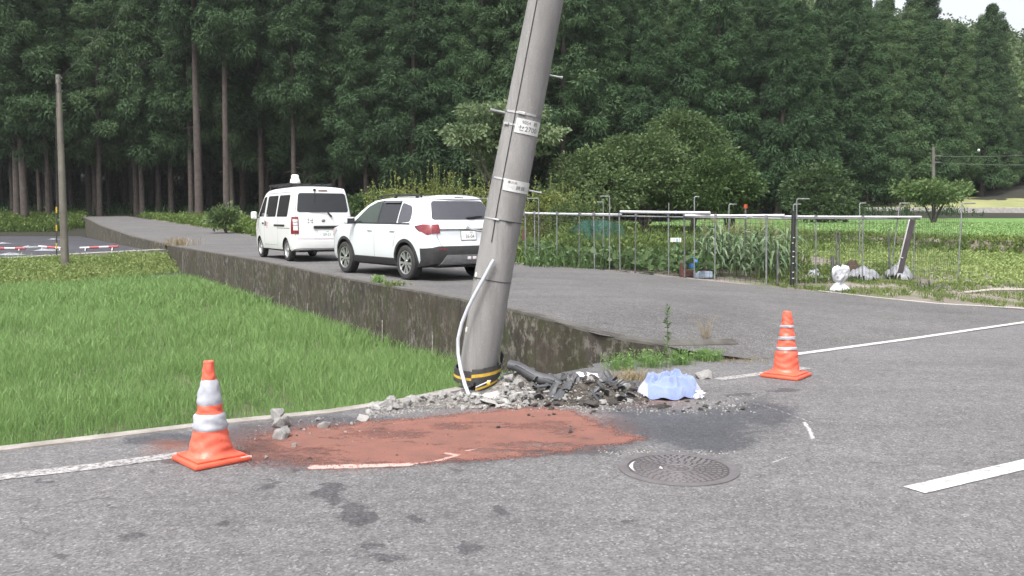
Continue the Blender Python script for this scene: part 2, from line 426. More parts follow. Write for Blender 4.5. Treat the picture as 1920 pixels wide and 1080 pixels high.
def ribbon(name, pts, width, mat, z=.004, H=None, label='', n=24, ends=None):
    pts = [Vector(p[:2]) for p in pts]
    L = [0]
    for a, b in zip(pts[:-1], pts[1:]): L.append(L[-1] + (b - a).length)
    P = []
    for i in range(n + 1):
        d = L[-1] * i / n
        x = np.interp(d, L, [p.x for p in pts]); y = np.interp(d, L, [p.y for p in pts]); P.append(Vector((x, y)))
    m = MB(); vs = []
    for i, p in enumerate(P):
        d = (P[min(i + 1, n)] - P[max(i - 1, 0)]).normalized(); nn = Vector((-d.y, d.x)) * width / 2
        for q in (p + nn, p - nn): vs.append((q.x, q.y, (H(q.x, q.y) if H else 0) + z))
    m.add(vs, [(2 * i, 2 * i + 1, 2 * i + 3, 2 * i + 2) for i in range(n)])
    return setp(m.build(name, mat), label, None, None, 'structure')
a = gr(0, 895); b = gr(330, 854)
ribbon('edge_line', [a - (b - a) * 3.0, a, gr(170, 876), b, gr(400, 846)], .16, MT['road_paint'], label='worn white edge line of the main road beside the rice field')
ribbon('edge_line', [gr(1345, 712), gr(1420, 702), gr(1515, 690)], .14, MT['road_paint'], .004, label='short worn white edge line behind the right cone')
ribbon('edge_line', [gr(1478, 667), gr(1700, 637), gr(1920, 605), gr(1920, 605) + (gr(1920, 605) - gr(1478, 667)) * 6], .12, MT['fresh_paint'], .008, label='white edge line across the mouth of the side road', n=60)
e1, e2 = gr(1714, 920), gr(1920, 872)
ribbon('centre_line', [e1, e2, e2 + (e2 - e1) * 2.2], .155, MT['fresh_paint'], .006, label='white dash of the road centre line')
ribbon('side_line', [sr(1535, 546), sr(1640, 558), sr(1760, 570), sr(1920, 579), sr(1920, 579) + (sr(1920, 579) - sr(1760, 570)) * 2], .07, MT['fresh_paint'], .012, Hs, 'thin white line along the far edge of the side road')

# kerb of the rice field
m = MB(); kp = [Vector(p) for p in KERB[:9]]
sec = [(-.02, .012), (.10, .016), (.11, -.02), (.12, -.60), (-.02, -.6)]
vs = []
for i, p in enumerate(kp):
    d = (kp[min(i + 1, len(kp) - 1)] - kp[max(i - 1, 0)]).normalized(); nn = Vector((-d.y, d.x))
    for (q, z) in sec: vs.append((p.x + nn.x * q, p.y + nn.y * q, z))
k = len(sec)
m.add(vs, [(i * k + j, (i + 1) * k + j, (i + 1) * k + (j + 1) % k, i * k + (j + 1) % k) for i in range(len(kp) - 1) for j in range(k)])
setp(m.build('kerb', MT['kerb']), 'weathered concrete kerb between the road and the rice field', None, None, 'structure')

# wall line under the near edge of the side road
WALL = [(-14.2, 36.5), (-12.3, 33.25), (-9.0, 27.5), (-6.0, 22.2), (-2.4, 15.75), (-.86, 13.05), (.1, 11.55), (.62, 10.85), (1.15, 10.45), (1.95, 10.55), (2.86, 11.06)]
FAR_EDGE = [(-36, 83), (-14.6, 48.6), (-8.2, 37.1), (-3.4, 28.8), (.1, 22.7)] + [tuple(sr(a, b).xy) for a, b in ((1150, 508), (1290, 523), (1420, 536), (1520, 546))]
# side road: rows from wall edge to far edge
def poly_at(pts, n):
    pts = [Vector(p) for p in pts]; L = [0]
    for a, b in zip(pts[:-1], pts[1:]): L.append(L[-1] + (b - a).length)
    d = np.linspace(0, L[-1], n)
    return np.stack([np.interp(d, L, [p.x for p in pts]), np.interp(d, L, [p.y for p in pts])], -1)
near_e = [(-39.5, 81.2)] + WALL[:-1] + [(3.1, 10.59), (9.6, 15.22), (18.15, 21.25)]
far_e = FAR_EDGE + [tuple(sr(a, b).xy) for a, b in ((1640, 559), (1760, 571), (1920, 581))] + [(18, 21.9)]
# parametrise both edges by their running length from the far end
nA = poly_at(near_e, 160); nB = poly_at(far_e, 160)
lam = np.linspace(0, 1, 40)[None, :, None]
Pxy = nA[:, None, :] * (1 - lam) + nB[:, None, :] * lam
P = np.concatenate([Pxy, (Hs_np(Pxy[..., 0], Pxy[..., 1]) + .003)[..., None]], -1)
setp(grid_mesh('side_road', P, MT['side_asphalt'], smooth=True), 'purplish grey side road climbing towards the cedar forest', None, None, 'structure')

# mossy wall material: streaks run down the wall
n = NT('mossy stained concrete'); co = n.coord('Object')
st = n.mapping(co, (4.0, 4.0, 1.3)); st2 = n.mapping(co, (8.5, 8.5, 5.5))
a1 = n.ramp(n.noise(st, 1.0, 6, .7), [(.38, 0.0), (.62, 1.0)])
a2 = n.ramp(n.noise(st2, 1.0, 5, .75), [(.50, 0.0), (.60, 1.0)])
a3 = n.ramp(n.noise(co, .7, 4, .6), [(.35, 0.0), (.65, 1.0)])
c = n.mix(a1, (.066, .060, .052), (.029, .026, .022))
sy = n.n('ShaderNodeSeparateXYZ'); n.l(co, sy.inputs[0]); nearw = n.ramp(n.math('MULTIPLY', sy.outputs['Y'], .04), [(.40, 1.0), (.56, .8)])
c = n.mix(n.math('MULTIPLY', n.math('MULTIPLY', a2, nearw), n.ramp(n.noise(co, 1.1, 3), [(.36, .03), (.58, .95)])), c, (.22, .205, .185))
c = n.mix(n.math('MULTIPLY', n.ramp(n.noise(n.mapping(co, (2.2, 2.2, 1.6)), 1.0, 6, .7), [(.46, 0.0), (.62, 1.0)]), .75), c, (.036, .044, .018))
c = n.mix(n.math('MULTIPLY', a3, .30), c, (.075, .055, .042))
sepz = n.n('ShaderNodeSeparateXYZ'); n.l(co, sepz.inputs[0]); jn = n.math('FRACT', n.math('MULTIPLY', n.math('SUBTRACT', n.math('MULTIPLY', sepz.outputs['Y'], .866), n.math('MULTIPLY', sepz.outputs['X'], .5)), .52)); c = n.mix(n.ramp(jn, [(0.0, .85), (.012, 0.0)]), c, (.02, .018, .015))
MT['mossy'] = n.bsdf(c, .9, 0, n.noise(st2, 2.0, 6, .7), .015, 1.0, .25)
MT['wall_cap'] = simple('worn wall cap', (.105, .10, .09), (.055, .05, .044), 4, .9, bump=.008, bscale=30)
def wall_strip(name, pts, zt, zb, th, mat, label, cat, cap=None, nseg=60):
    P = poly_at(pts, nseg); m = MB(); vs = []; k = 6
    for i in range(nseg):
        d = Vector(P[min(i + 1, nseg - 1)] - P[max(i - 1, 0)]).normalized(); nn = Vector((-d.y, d.x))   # left of travel
        x, y = P[i]; t = zt(x, y); b = zb(x, y)
        ix, iy = x - nn.x * -th, y - nn.y * -th; ti = max(zt(ix, iy), t - .01)
        ox, oy = x - nn.x * .0, y - nn.y * .0
        vs += [(ox, oy, b), (ox, oy, t - .03), (ox + nn.x * .01, oy + nn.y * .01, t), (ix - nn.x * .005, iy - nn.y * .005, ti), (ix, iy, ti - .02), (ix, iy, b)]
    for j in range(k - 1): m.add(vs, [(i * k + j, i * k + j + 1, (i + 1) * k + j + 1, (i + 1) * k + j) for i in range(nseg - 1)], 1 if j in (1, 2, 3) else 0)
    e = (nseg - 1) * k
    m.add(vs[:k], [list(range(k))]); m.add(vs[e:], [list(range(k))[::-1]])
    o = m.build(name, [mat, MT['wall_cap']]); return setp(o, label, cat, None, 'thing')
# (WALL runs from far to near; its left side is the road)
rw = wall_strip('retaining_wall', WALL, lambda x, y: max(.012, Hs(x, y) + .015), lambda x, y: -.75, .13, MT['mossy'],
           'long mossy concrete retaining wall with rusty streaks carrying the side road above the rice field', 'wall')
MT['lime'] = simple('lime streak', (.24, .225, .20), (.10, .09, .08), 25, .9)
# pale drips at the weep joints of the wall
for (px, py0, py1) in ((524, 548, 574), (577, 568, 588), (717, 600, 640), (811, 622, 672), (343, 470, 520), (480, 540, 556)):
    u = (px - 960) / FPX
    best = None
    for q in poly_at(WALL, 900):
        e = abs(q[0] / q[1] - u)
        if best is None or e < best[0]: best = (e, q)
    q = best[1]; Yd = q[1] - .012
    t, b = at(px, py0, Yd), at(px, py1, Yd); wd = .012
    m = MB(); m.add([(t.x - wd, t.y - .004 , t.z), (t.x + wd, t.y - .024, t.z), (b.x + wd * .8, b.y - .024, max(b.z, -.6)), (b.x - wd * .8, b.y - .004, max(b.z, -.6))], [(0, 1, 2, 3)])
    m.build('lime_streak', MT['lime'], rw)
FW = [(-39.2, 81.0), (-27.0, 58.4), (-19.6, 45.8), (-14.5, 37.0)]
wall_strip('retaining_wall', FW, lambda x, y: Hs(x, y) + .06, lambda x, y: -.1, .2, MT['mossy'],
           'lower stained concrete wall of the side road beside the black mulched field', 'wall')

# rice paddy floor, weedy bank, concrete edge and black mulched field on the left
m = MB()
pad = [(-60, -30)] + [(p[0] - .0, p[1] + .05) for p in KERB[:9]] + [(.9, 10.6)] + [(p[0] + .02, p[1]) for p in WALL[:8][::-1]] + [(-16, 30), (-60, 20)]
m.add([(x, y, -.5) for x, y in pad], [list(range(len(pad)))[::-1]])
setp(m.build('paddy_field', MT['mud']), 'muddy floor of the rice paddy', None, None, 'structure')
EDGE = [(-26, 14.0), (-17.6, 30.2), (-14.25, 36.4)]            # concrete edge of the next terrace
BNK = [(-24.4, 11.0), (-15.75, 27.0), (-13.0, 34.2)]
pa = poly_at(BNK, 40); pb = poly_at(EDGE, 40); lam = np.linspace(0, 1, 12)[None, :, None]
Pxy = pa[:, None, :] * (1 - lam) + pb[:, None, :] * lam
zz = -.52 + .80 * np.linspace(0, 1, 12)[None, :] ** .8 + noise2(Pxy[..., 0] * 1.5, Pxy[..., 1] * 1.5, 2) * .08
setp(grid_mesh('embankment', np.concatenate([Pxy, zz[..., None]], -1), MT['bank'], smooth=True), 'weedy earth bank at the far side of the rice field', None, None, 'structure')
m = MB(); e = poly_at(EDGE, 20); vs = []
for i, q in enumerate(e):
    z = .30 + .16 * smooth(26, 37, q[1])
    vs += [(q[0] + .1, q[1] - .05, z - .25), (q[0] + .1, q[1] - .05, z), (q[0] - .35, q[1] + .2, z), (q[0] - .35, q[1] + .2, z - .25)]
m.add(vs, [(i * 4 + j, (i + 1) * 4 + j, (i + 1) * 4 + j + 1, i * 4 + j + 1) for i in range(19) for j in range(3)])
setp(m.build('terrace_edge', MT['concrete']), 'low concrete edge along the top of the weedy bank', None, None, 'structure')
n = NT('black mulch film on soil'); co = n.coord('Object')
stp = n.ramp(n.noise(n.mapping(co, (.35, 2.4, 1)), 1.0, 4), [(.4, 0.0), (.6, 1.0)])
c = n.mix(stp, (.026, .026, .032), (.07, .07, .085))
c = n.mix(n.ramp(n.noise(co, 3.0, 5), [(.58, 0.0), (.66, .8)]), c, (.16, .15, .15))
MT['mulch'] = n.bsdf(c, .55, 0, n.noise(co, 5.0, 4), .05, 1)
m = MB(); m.add([(-26.4, 14.2, .26), (-17.9, 30.4, .26), (-14.4, 36.7, .26), (-19.7, 45.9, .26), (-27, 58.5, .26), (-37.5, 76.5, .26), (-70, 77.0, .26), (-80, 20, .26)], [list(range(8))])
setp(m.build('mulched_field', MT['mulch']), 'field covered with black mulch film below the cedars', None, None, 'structure')

# garden plot and verge right of the side road
far_g = [(-36.5, 84.5)] + [(p[0] - .0, p[1]) for p in far_e]
gx = np.linspace(-30, 40, 140); gy = np.linspace(13, 82, 150)
X, Y = np.meshgrid(gx, gy, indexing='ij')
fe = poly_at(far_e, 200)
order = np.argsort(fe[:, 0]); ylim = np.interp(X, fe[order, 0], fe[order, 1])
Zg = Hs_np(X, Y) - .02 + noise2(X * .9, Y * .9, 8) * .03
bank_x = 9.0 + (45.6 - Y) * .5025                               # the stone bank: right of it lies the upper paddy
cx = (X[:-1, :-1] + X[1:, 1:]) / 2; cyy = (Y[:-1, :-1] + Y[1:, 1:]) / 2
Yl = np.maximum(Y, np.where(X < 17.5, ylim + .01, 0))
Zg = Hs_np(X, Yl) - .012 + noise2(X * .9, Yl * .9, 8) * .02 * np.clip((Yl - ylim) * .5, 0, 1)
keep = (Yl[1:, 1:] - Yl[:-1, :-1] > .001) & (cx < 9.4 + (45.6 - cyy) * .5025 + .5)
n = NT('garden earth and gravel'); co = n.coord('Object')
c = n.mix(n.ramp(n.noise(co, .8, 5), [(.4, 0.0), (.6, 1.0)]), (.23, .20, .18), (.13, .11, .09))
c = n.mix(n.ramp(n.noise(co, 1.7, 4), [(.5, 0.0), (.62, .8)]), c, (.09, .11, .045))
MT['garden_earth'] = n.bsdf(c, .95, 0, n.noise(co, 22.0, 5), .03, 1)
setp(grid_mesh('garden_ground', np.stack([X, Yl, Zg], -1), MT['garden_earth'], keep=keep, smooth=True), 'earth of the vegetable plot and gravel verge', None, None, 'structure')

# stone bank, upper paddies, far road bank
BK = [(20.2, 23.3), (17.1, 29.5), (12.8, 38), (9.0, 45.6), (5.0, 53.6)]
def zF1(x, y): return .95 + .42 * (y - 30) / 45
n = NT('rough bank stones'); co = n.coord('Object')
vc = n.n('ShaderNodeRGBToBW'); n.l(n.voro(co, 3.5), vc.inputs[0])
c = n.mix(vc.outputs[0], (.10, .085, .065), (.24, .21, .18)); c = n.mix(n.ramp(n.noise(co, 2, 5), [(.45, 0.0), (.6, .85)]), c, (.07, .075, .035))
MT['bank_stone'] = n.bsdf(c, .95, 0, n.voro(co, 3.5, 'DISTANCE_TO_EDGE', 'Distance'), .1, 1)
P1 = poly_at(BK, 60); rows = []
for f, off in ((0, -.05), (.35, .0), (.7, .08), (.95, .16), (1.0, .4)):
    r = []
    for q in P1:
        zb = Hs(q[0], q[1]) - .1; zt = zF1(q[0], q[1]) + .02
        j = random.uniform(-.06, .06) if 0 < f < 1 else 0
        r.append((q[0] + off + j, q[1] + off * .5 + j * .5, zb + (zt - zb) * f))
    rows.append(r)
setp(grid_mesh('stone_bank', np.array(rows), MT['bank_stone']), 'rough stone bank holding the upper rice paddy behind the fenced plot', 'stone wall', None, 'thing')
xs_ = np.linspace(0, 1, 40)[:, None]; b2 = poly_at([(p[0] + .35, p[1] + .15) for p in BK], 60)
top = np.stack([np.linspace(60, 5, 60), np.full(60, 75.0)], -1)
Pxy = b2[:, None, :] * (1 - np.linspace(0, 1, 30)[None, :, None]) + top[:, None, :] * np.linspace(0, 1, 30)[None, :, None]
setp(grid_mesh('far_paddy', np.concatenate([Pxy, (.95 + .42 * (Pxy[..., 1:2] - 30) / 45)], -1), MT['paddy_green']), 'bright green upper rice paddy', None, None, 'structure')
X, Y = np.meshgrid(np.linspace(14, 120, 50), np.linspace(74.8, 91, 12), indexing='ij')
setp(grid_mesh('grass_strip', np.stack([X, Y, 1.37 + (Y - 75) * .056 + noise2(X * .7, Y * .7, 4) * .1], -1), MT['paddy_green'], smooth=True), 'green grass strip beyond the upper paddy', None, None, 'structure')
X, Y = np.meshgrid(np.linspace(22, 140, 60), np.linspace(90.3, 112, 14), indexing='ij')
setp(grid_mesh('road_bank', np.stack([X, Y, 2.85 + (Y - 90.3) * .098 + noise2(X * .5, Y * .5, 4) * .12], -1), MT['dry_grass'], smooth=True), 'pale mown bank below the far trees', None, None, 'structure')
m = MB(); m.box((60, 90.1, 2.45), (76, .35, .86), bev=.03)
setp(m.build('concrete_wall', MT['concrete']), 'long low grey concrete wall beyond the paddies', 'wall', None, 'thing')
# ---------------------------------------------------------------- vehicles
n = NT('white car paint'); co = n.coord('Object')
dirt = n.ramp(n.noise(co, 2.2, 5), [(.4, 0.0), (.7, .12)])
MT['car_white'] = n.bsdf(n.mix(dirt, (.60, .63, .66), (.48, .47, .45)), .28, 0, None, spec=.5, coat=.6)
n = NT('warm white van paint'); co = n.coord('Object')
MT['van_white'] = n.bsdf(n.mix(n.ramp(n.noise(co, 2.0, 5), [(.4, 0.0), (.7, .15)]), (.60, .61, .61), (.46, .455, .44)), .35, 0, None, spec=.5, coat=.3)
MT['glass_dark'] = simple('dark privacy glass', (.012, .013, .016), (.009, .009, .011), 3, .06, spec=.7)
MT['glass_rear'] = simple('rear window glass', (.05, .05, .06), (.04, .04, .05), 3, .05, spec=1.0)
MT['glass_green'] = simple('greenish front door glass', (.030, .045, .032), (.018, .028, .02), 2.5, .06, spec=.7)
MT['gap'] = simple('panel gap', (.10, .105, .11), (.08, .085, .09), 10, .8)
MT['tyre'] = simple('tyre rubber', (.022, .022, .023), (.032, .031, .030), 14, .85, bump=.004, bscale=80)
MT['alloy'] = simple('machined alloy', (.62, .63, .64), (.5, .51, .52), 10, .3, .8)
MT['steel_rim'] = simple('silver steel wheel', (.52, .53, .54), (.42, .42, .43), 10, .4, .6)
MT['red_lens'] = simple('red lamp lens', (.20, .016, .022), (.11, .008, .012), 18, .15, coat=.6)
MT['dark_red_lens'] = simple('dark red lamp lens', (.09, .006, .01), (.06, .004, .008), 18, .15, coat=.6)
MT['clear_lens'] = simple('clear lamp lens', (.62, .58, .60), (.5, .45, .47), 18, .15, coat=.6)
MT['plate_white'] = simple('number plate', (.72, .73, .72), (.66, .67, .66), 10, .5)
MT['plate_green'] = simple('green plate lettering', (.03, .14, .08), (.02, .11, .06), 20, .5)
MT['ink'] = simple('dark grey lettering', (.10, .10, .11), (.07, .07, .08), 30, .6)
MT['red_ink'] = simple('red lettering', (.55, .03, .08), (.5, .03, .07), 30, .6)
MT['grey_ink'] = simple('pale grey lettering', (.40, .42, .44), (.36, .38, .40), 30, .6)
MT['yellow_sticker'] = simple('yellow sticker', (.50, .42, .08), (.42, .34, .06), 60, .6)
MT['grille_silver'] = simple('silver grey trim', (.24, .24, .25), (.19, .19, .2), 14, .4, .4)
MT['chrome'] = simple('chrome', (.75, .76, .77), (.65, .66, .67), 20, .12, .95)

def text_verts(body, size):
    """flat letters as (vertices, faces) in the xy plane, centred"""
    cu = bpy.data.curves.new('lettering', 'FONT'); cu.body = body; cu.size = size; cu.align_x = 'CENTER'; cu.align_y = 'CENTER'
    cu.fill_mode = 'FRONT'; cu.resolution_u = 2
    o = bpy.data.objects.new('lettering', cu); C.objects.link(o)
    dg = bpy.context.evaluated_depsgraph_get(); me = bpy.data.meshes.new_from_object(o.evaluated_get(dg))
    vs = [v.co.copy() for v in me.vertices]; fs = [list(p.vertices) for p in me.polygons]
    bpy.data.objects.remove(o); bpy.data.curves.remove(cu); bpy.data.meshes.remove(me)
    return vs, fs

def catmull(tab, x):
    xs = [p[0] for p in tab]; ys = [p[1] for p in tab]
    return float(np.interp(x, xs, ys))
class Body:
    """a car body lofted from its side, plan and section profiles: x forward, y left, z up"""
    def __init__(s, L, stations, zb, top, plan, side, rake, rear_bulge, front_bulge, crown, rows):
        s.L = L; vs = []; fs = []; rings = []
        s.rake = rake
        for i, x0 in enumerate(stations):
            T = catmull(top, x0); b = catmull(zb, x0); pl = catmull(plan, x0)
            zs = [b + (T - crown - b) * r for r in rows]
            ring = []
            def X(z):
                f = max(0.0, 1 - (x0 + L / 2) / 1.1) ** 1.3
                return x0 + catmull(rake, z) * f
            half = [(catmull(side, z) * pl, z) for z in zs]
            wt = half[-1][0]
            for q in (.97, .90, .75, .5, .25):
                half.append((wt * q, T - crown * q ** 3.2))
            wb = half[0][0]
            half = [(wb * .45, b), (wb * .9, b)] + half
            ring = [(X(b), 0, b)] + [(X(z), y, z) for y, z in half] + [(X(T), 0, T)] + [(X(z), -y, z) for y, z in half[::-1]]
            rings.append(ring)
        n = len(rings[0]); s.nh = (n - 2) // 2
        for r in rings: vs += r
        for i in range(len(rings) - 1):
            for j in range(n): fs.append((i * n + j, i * n + (j + 1) % n, (i + 1) * n + (j + 1) % n, (i + 1) * n + j))
        def cap(i, bulge, flip):
            base = i * n; h = s.nh; K = 14; prev = None
            for j in range(0, h + 2):
                if j == 0 or j == h + 1: row = [base + j]
                else:
                    a = rings[i][j]; row = [base + j]
                    for k in range(1, K):
                        t = k / K; y = a[1] * (1 - 2 * t); q = 1 - (1 - 2 * t) ** 2
                        wgt = min(1, min(j, h + 1 - j) / 4)
                        vs.append((a[0] + bulge * q * wgt, y, a[2])); row.append(len(vs) - 1)
                    row.append(base + n - j)
                if prev is not None:
                    if len(prev) == 1: new = [(prev[0], row[k + 1], row[k]) for k in range(K)]
                    elif len(row) == 1: new = [(prev[k], prev[k + 1], row[0]) for k in range(K)]
                    else: new = [(prev[k], prev[k + 1], row[k + 1], row[k]) for k in range(K)]
                    for f in new: fs.append(f[::-1] if flip else f)
                prev = row
        cap(0, -rear_bulge, False); cap(len(rings) - 1, front_bulge, True)
        me = bpy.data.meshes.new('body'); me.from_pydata(vs, [], fs)
        bm = bmesh.new(); bm.from_mesh(me); bmesh.ops.recalc_face_normals(bm, faces=bm.faces[:]); bm.to_mesh(me); 
        s.me = me; s.bm = bm; s.bvh = BVHTree.FromBMesh(bm)
    def cut_wells(s, name, wells, rad, depth, mats, parent):
        o = bpy.data.objects.new(name, s.me); C.objects.link(o)
        for m_ in mats: s.me.materials.append(m_)
        m = MB()
        cut = []
        for (x, z, y0) in wells:
            for sg in (1, -1):
                bm = bmesh.new(); bmesh.ops.create_cone(bm, cap_ends=True, segments=40, radius1=rad, radius2=rad, depth=depth)
                bmesh.ops.rotate(bm, verts=bm.verts, matrix=Matrix.Rotation(R(90), 3, 'X')); bmesh.ops.translate(bm, verts=bm.verts, vec=(x, sg * y0, z))
                bm.verts.index_update(); m.add([v.co.copy() for v in bm.verts], [[v.index for v in f.verts] for f in bm.faces]); bm.free()
        c = m.build('cutter', mats[0]); c.data.materials.clear()
        md = o.modifiers.new('wells', 'BOOLEAN'); md.operation = 'DIFFERENCE'; md.object = c; md.solver = 'EXACT'
        dg = bpy.context.evaluated_depsgraph_get(); dg.update()
        me2 = bpy.data.meshes.new_from_object(o.evaluated_get(dg)); me2.name = name
        o.modifiers.clear(); o.data = me2; bpy.data.objects.remove(c)
        me2.materials.clear()
        for m_ in mats: me2.materials.append(m_)
        for p in me2.polygons:
            cc = p.center; p.material_index = 0; p.use_smooth = True
            for (x, z, y0) in wells:
                d = math.hypot(cc.x - x, cc.z - z)
                if d < rad + .01 and abs(abs(cc.y) - y0) < depth / 2 + .02:
                    rad_dir = Vector((cc.x - x, 0, cc.z - z))
                    if abs(p.normal.y) < .5 or abs(cc.y) < y0 - depth / 2 + .03: p.material_index = 1; p.use_smooth = False
            if p.normal.z < -.7 and cc.z < .5: p.material_index = 1
        me2.set_sharp_from_angle(angle=R(38))
        o.parent = parent; return o
    def shell(s, name, outline, axis, sgn, off, mat, parent, extra=(), smooth_angle=40):
        """the piece of the skin inside a convex outline seen along an axis, lifted off it by off"""
        bm = s.bm.copy()
        k = len(outline); cx = sum(p[0] for p in outline) / k; cz = sum(p[1] for p in outline) / k
        planes = []
        for i in range(k):
            a, b = outline[i], outline[(i + 1) % k]
            d = (b[0] - a[0], b[1] - a[1]); nn = (d[1], -d[0])
            if nn[0] * (cx - a[0]) + nn[1] * (cz - a[1]) > 0: nn = (-nn[0], -nn[1])
            if axis == 'y': planes.append((Vector((a[0], 0, a[1])), Vector((nn[0], 0, nn[1]))))
            else: planes.append((Vector((0, a[0], a[1])), Vector((0, nn[0], nn[1]))))
        if axis == 'y': planes.append((Vector((0, .02 * sgn, 0)), Vector((0, -sgn, 0))))
        planes += list(extra)
        for co_, no in planes:
            g = bm.verts[:] + bm.edges[:] + bm.faces[:]
            bmesh.ops.bisect_plane(bm, geom=g, plane_co=co_, plane_no=no, clear_outer=True, dist=1e-5)
        if axis == 'x':
            bad = [f for f in bm.faces if f.normal.x * sgn < .15]
            bmesh.ops.delete(bm, geom=bad, context='FACES')
        else:
            bad = [f for f in bm.faces if f.normal.y * sgn < .15]
            bmesh.ops.delete(bm, geom=bad, context='FACES')
        bm.normal_update()
        nr = {v: v.normal.copy() for v in bm.verts}
        for v in bm.verts: v.co += nr[v] * off
        # a rim down to the skin
        edges = [e for e in bm.edges if e.is_boundary]
        r = bmesh.ops.extrude_edge_only(bm, edges=edges)
        for v in [g for g in r['geom'] if isinstance(g, bmesh.types.BMVert)]:
            pass
        newv = [g for g in r['geom'] if isinstance(g, bmesh.types.BMVert)]
        for v in newv:
            loc, no, ix, di = s.bvh.find_nearest(v.co)
            if loc: v.co = loc - no * .004
        me = bpy.data.meshes.new(name); bm.to_mesh(me); bm.free(); me.materials.append(mat)
        me.polygons.foreach_set('use_smooth', [True] * len(me.polygons)); me.set_sharp_from_angle(angle=R(smooth_angle))
        return link(bpy.data.objects.new(name, me), parent)
    def proj(s, a, z, axis, sgn, off=.0):
        if axis == 'y': o, d = Vector((a, 3 * sgn, z)), Vector((0, -sgn, 0))
        else: o, d = Vector((4 * sgn, a, z)), Vector((-sgn, 0, 0))
        loc, no, ix, di = s.bvh.ray_cast(o, d)
        if loc is None:
            loc, no, ix, di = s.bvh.find_nearest(o + d * (2.2 if axis == 'y' else 2.0))
        return loc + no * off, no
    def line(s, mb, pts, axis, sgn, wd, mi, off=.0015, n=14):
        P = []
        L = [0]
        for a, b in zip(pts[:-1], pts[1:]): L.append(L[-1] + math.hypot(b[0] - a[0], b[1] - a[1]))
        N = max(2, int(n * (len(pts) - 1)))
        vs = []
        for i in range(N + 1):
            d = L[-1] * i / N; a = np.interp(d, L, [p[0] for p in pts]); z = np.interp(d, L, [p[1] for p in pts])
            d2 = min(L[-1], d + .01); d1 = max(0, d2 - .02)
            da = np.interp(d2, L, [p[0] for p in pts]) - np.interp(d1, L, [p[0] for p in pts]); dz = np.interp(d2, L, [p[1] for p in pts]) - np.interp(d1, L, [p[1] for p in pts])
            q = math.hypot(da, dz) or 1; px_, pz_ = -dz / q * wd / 2, da / q * wd / 2
            for sg in (1, -1): vs.append(s.proj(a + px_ * sg, z + pz_ * sg, axis, sgn, off)[0])
        mb.add(vs, [(2 * i, 2 * i + 1, 2 * i + 3, 2 * i + 2) for i in range(N)], mi)
    def text(s, body, size, a, z, axis, sgn, name, mat, parent, off=.004, sx=1.0):
        vs, fs = text_verts(body, size); out = []
        for v in vs:
            h = v.x * sx * (-1 if (axis == 'x') == (sgn < 0) else 1)       # read from outside
            if axis == 'y': h = -v.x * sx * sgn
            else: h = v.x * sx * sgn
            out.append(s.proj(a + h, z + v.y, axis, sgn, off)[0])
        m = MB(); m.add(out, fs); return m.build(name, mat, parent)

def wheel(parent, x, y, rad, wid, rimr, kind, sg):
    """a tyre with its rim as a sub-part; sg tells which side faces out"""
    M = Matrix.Rotation(R(-90 * sg), 3, 'X'); m = MB(); h = wid / 2
    prof = [(rimr, -h * .8), (rimr + .02, -h), (rad - .035, -h), (rad - .008, -h * .82), (rad, -h * .55), (rad, h * .55), (rad - .008, h * .82), (rad - .035, h), (rimr + .02, h), (rimr, h * .8), (rimr - .02, h * .3), (rimr - .02, -h * .5)]
    m.lathe(prof, 40, 0, M=M)
    t = m.build('wheel', MT['tyre'], parent, 35); t.location = (x, y, rad)
    m = MB()
    m.lathe([(rimr + .004, h * .86), (rimr - .012, h * .88), (rimr - .02, h * .55), (rimr - .022, -h * .3), (.02, -h * .3), (.0, -h * .3)], 40, 1 if kind == 'alloy' else 0, M=M)
    m.lathe([(rimr + .006, h * .84), (rimr + .002, h * .93), (rimr - .014, h * .90), (rimr - .016, h * .8)], 40, 0, M=M)
    if kind == 'alloy':
        for i in range(5):
            for da in (-.20, .20):
                a = 2 * math.pi * i / 5 + .3
                p0 = Vector((math.cos(a + da * .5) * .045, math.sin(a + da * .5) * .045, h * .78)); p1 = Vector((math.cos(a + da * 1.25) * (rimr - .012), math.sin(a + da * 1.25) * (rimr - .012), h * .84))
                d = (p1 - p0).normalized(); sdv = Vector((-d.y, d.x, 0)); wv = .012, .026
                q = [p0 + sdv * wv[0], p1 + sdv * wv[1], p1 - sdv * wv[1], p0 - sdv * wv[0]]
                m.prism([M @ v for v in q], M @ Vector((0, 0, -.022)))
        m.lathe([(.055, h * .6), (.055, h * .84), (.035, h * .87), (0, h * .87)], 20, 0, M=M)
    else:
        m.lathe([(rimr - .02, h * .55), (rimr - .05, h * .35), (rimr * .62, h * .55), (rimr * .45, h * .62), (rimr * .3, h * .5), (0, h * .5)], 32, 0, M=M)
        m.lathe([(.045, h * .5), (.045, h * .78), (.03, h * .82), (0, h * .82)], 20, 0, M=M)
        for i in range(8):
            a = 2 * math.pi * i / 8; cpos = M @ Vector((math.cos(a) * rimr * .78, math.sin(a) * rimr * .78, h * .47))
            m.lathe([(.016, .02), (.014, .022), (0, .022)], 10, 1, c=cpos, M=M)
    r = m.build('rim', [MT['alloy'] if kind == 'alloy' else MT['steel_rim'], MT['black']], t, 35)
    return t

def chamfer(poly, c=.03):
    out = []
    k = len(poly)
    for i in range(k):
        a = Vector(poly[i - 1]); b = Vector(poly[i]); d = Vector(poly[(i + 1) % k])
        u = (a - b); v = (d - b); cu = min(c, u.length * .4); cv = min(c, v.length * .4)
        out += [tuple(b + u.normalized() * cu), tuple(b + (u.normalized() * cu + v.normalized() * cv) * .29), tuple(b + v.normalized() * cv)]
    return out

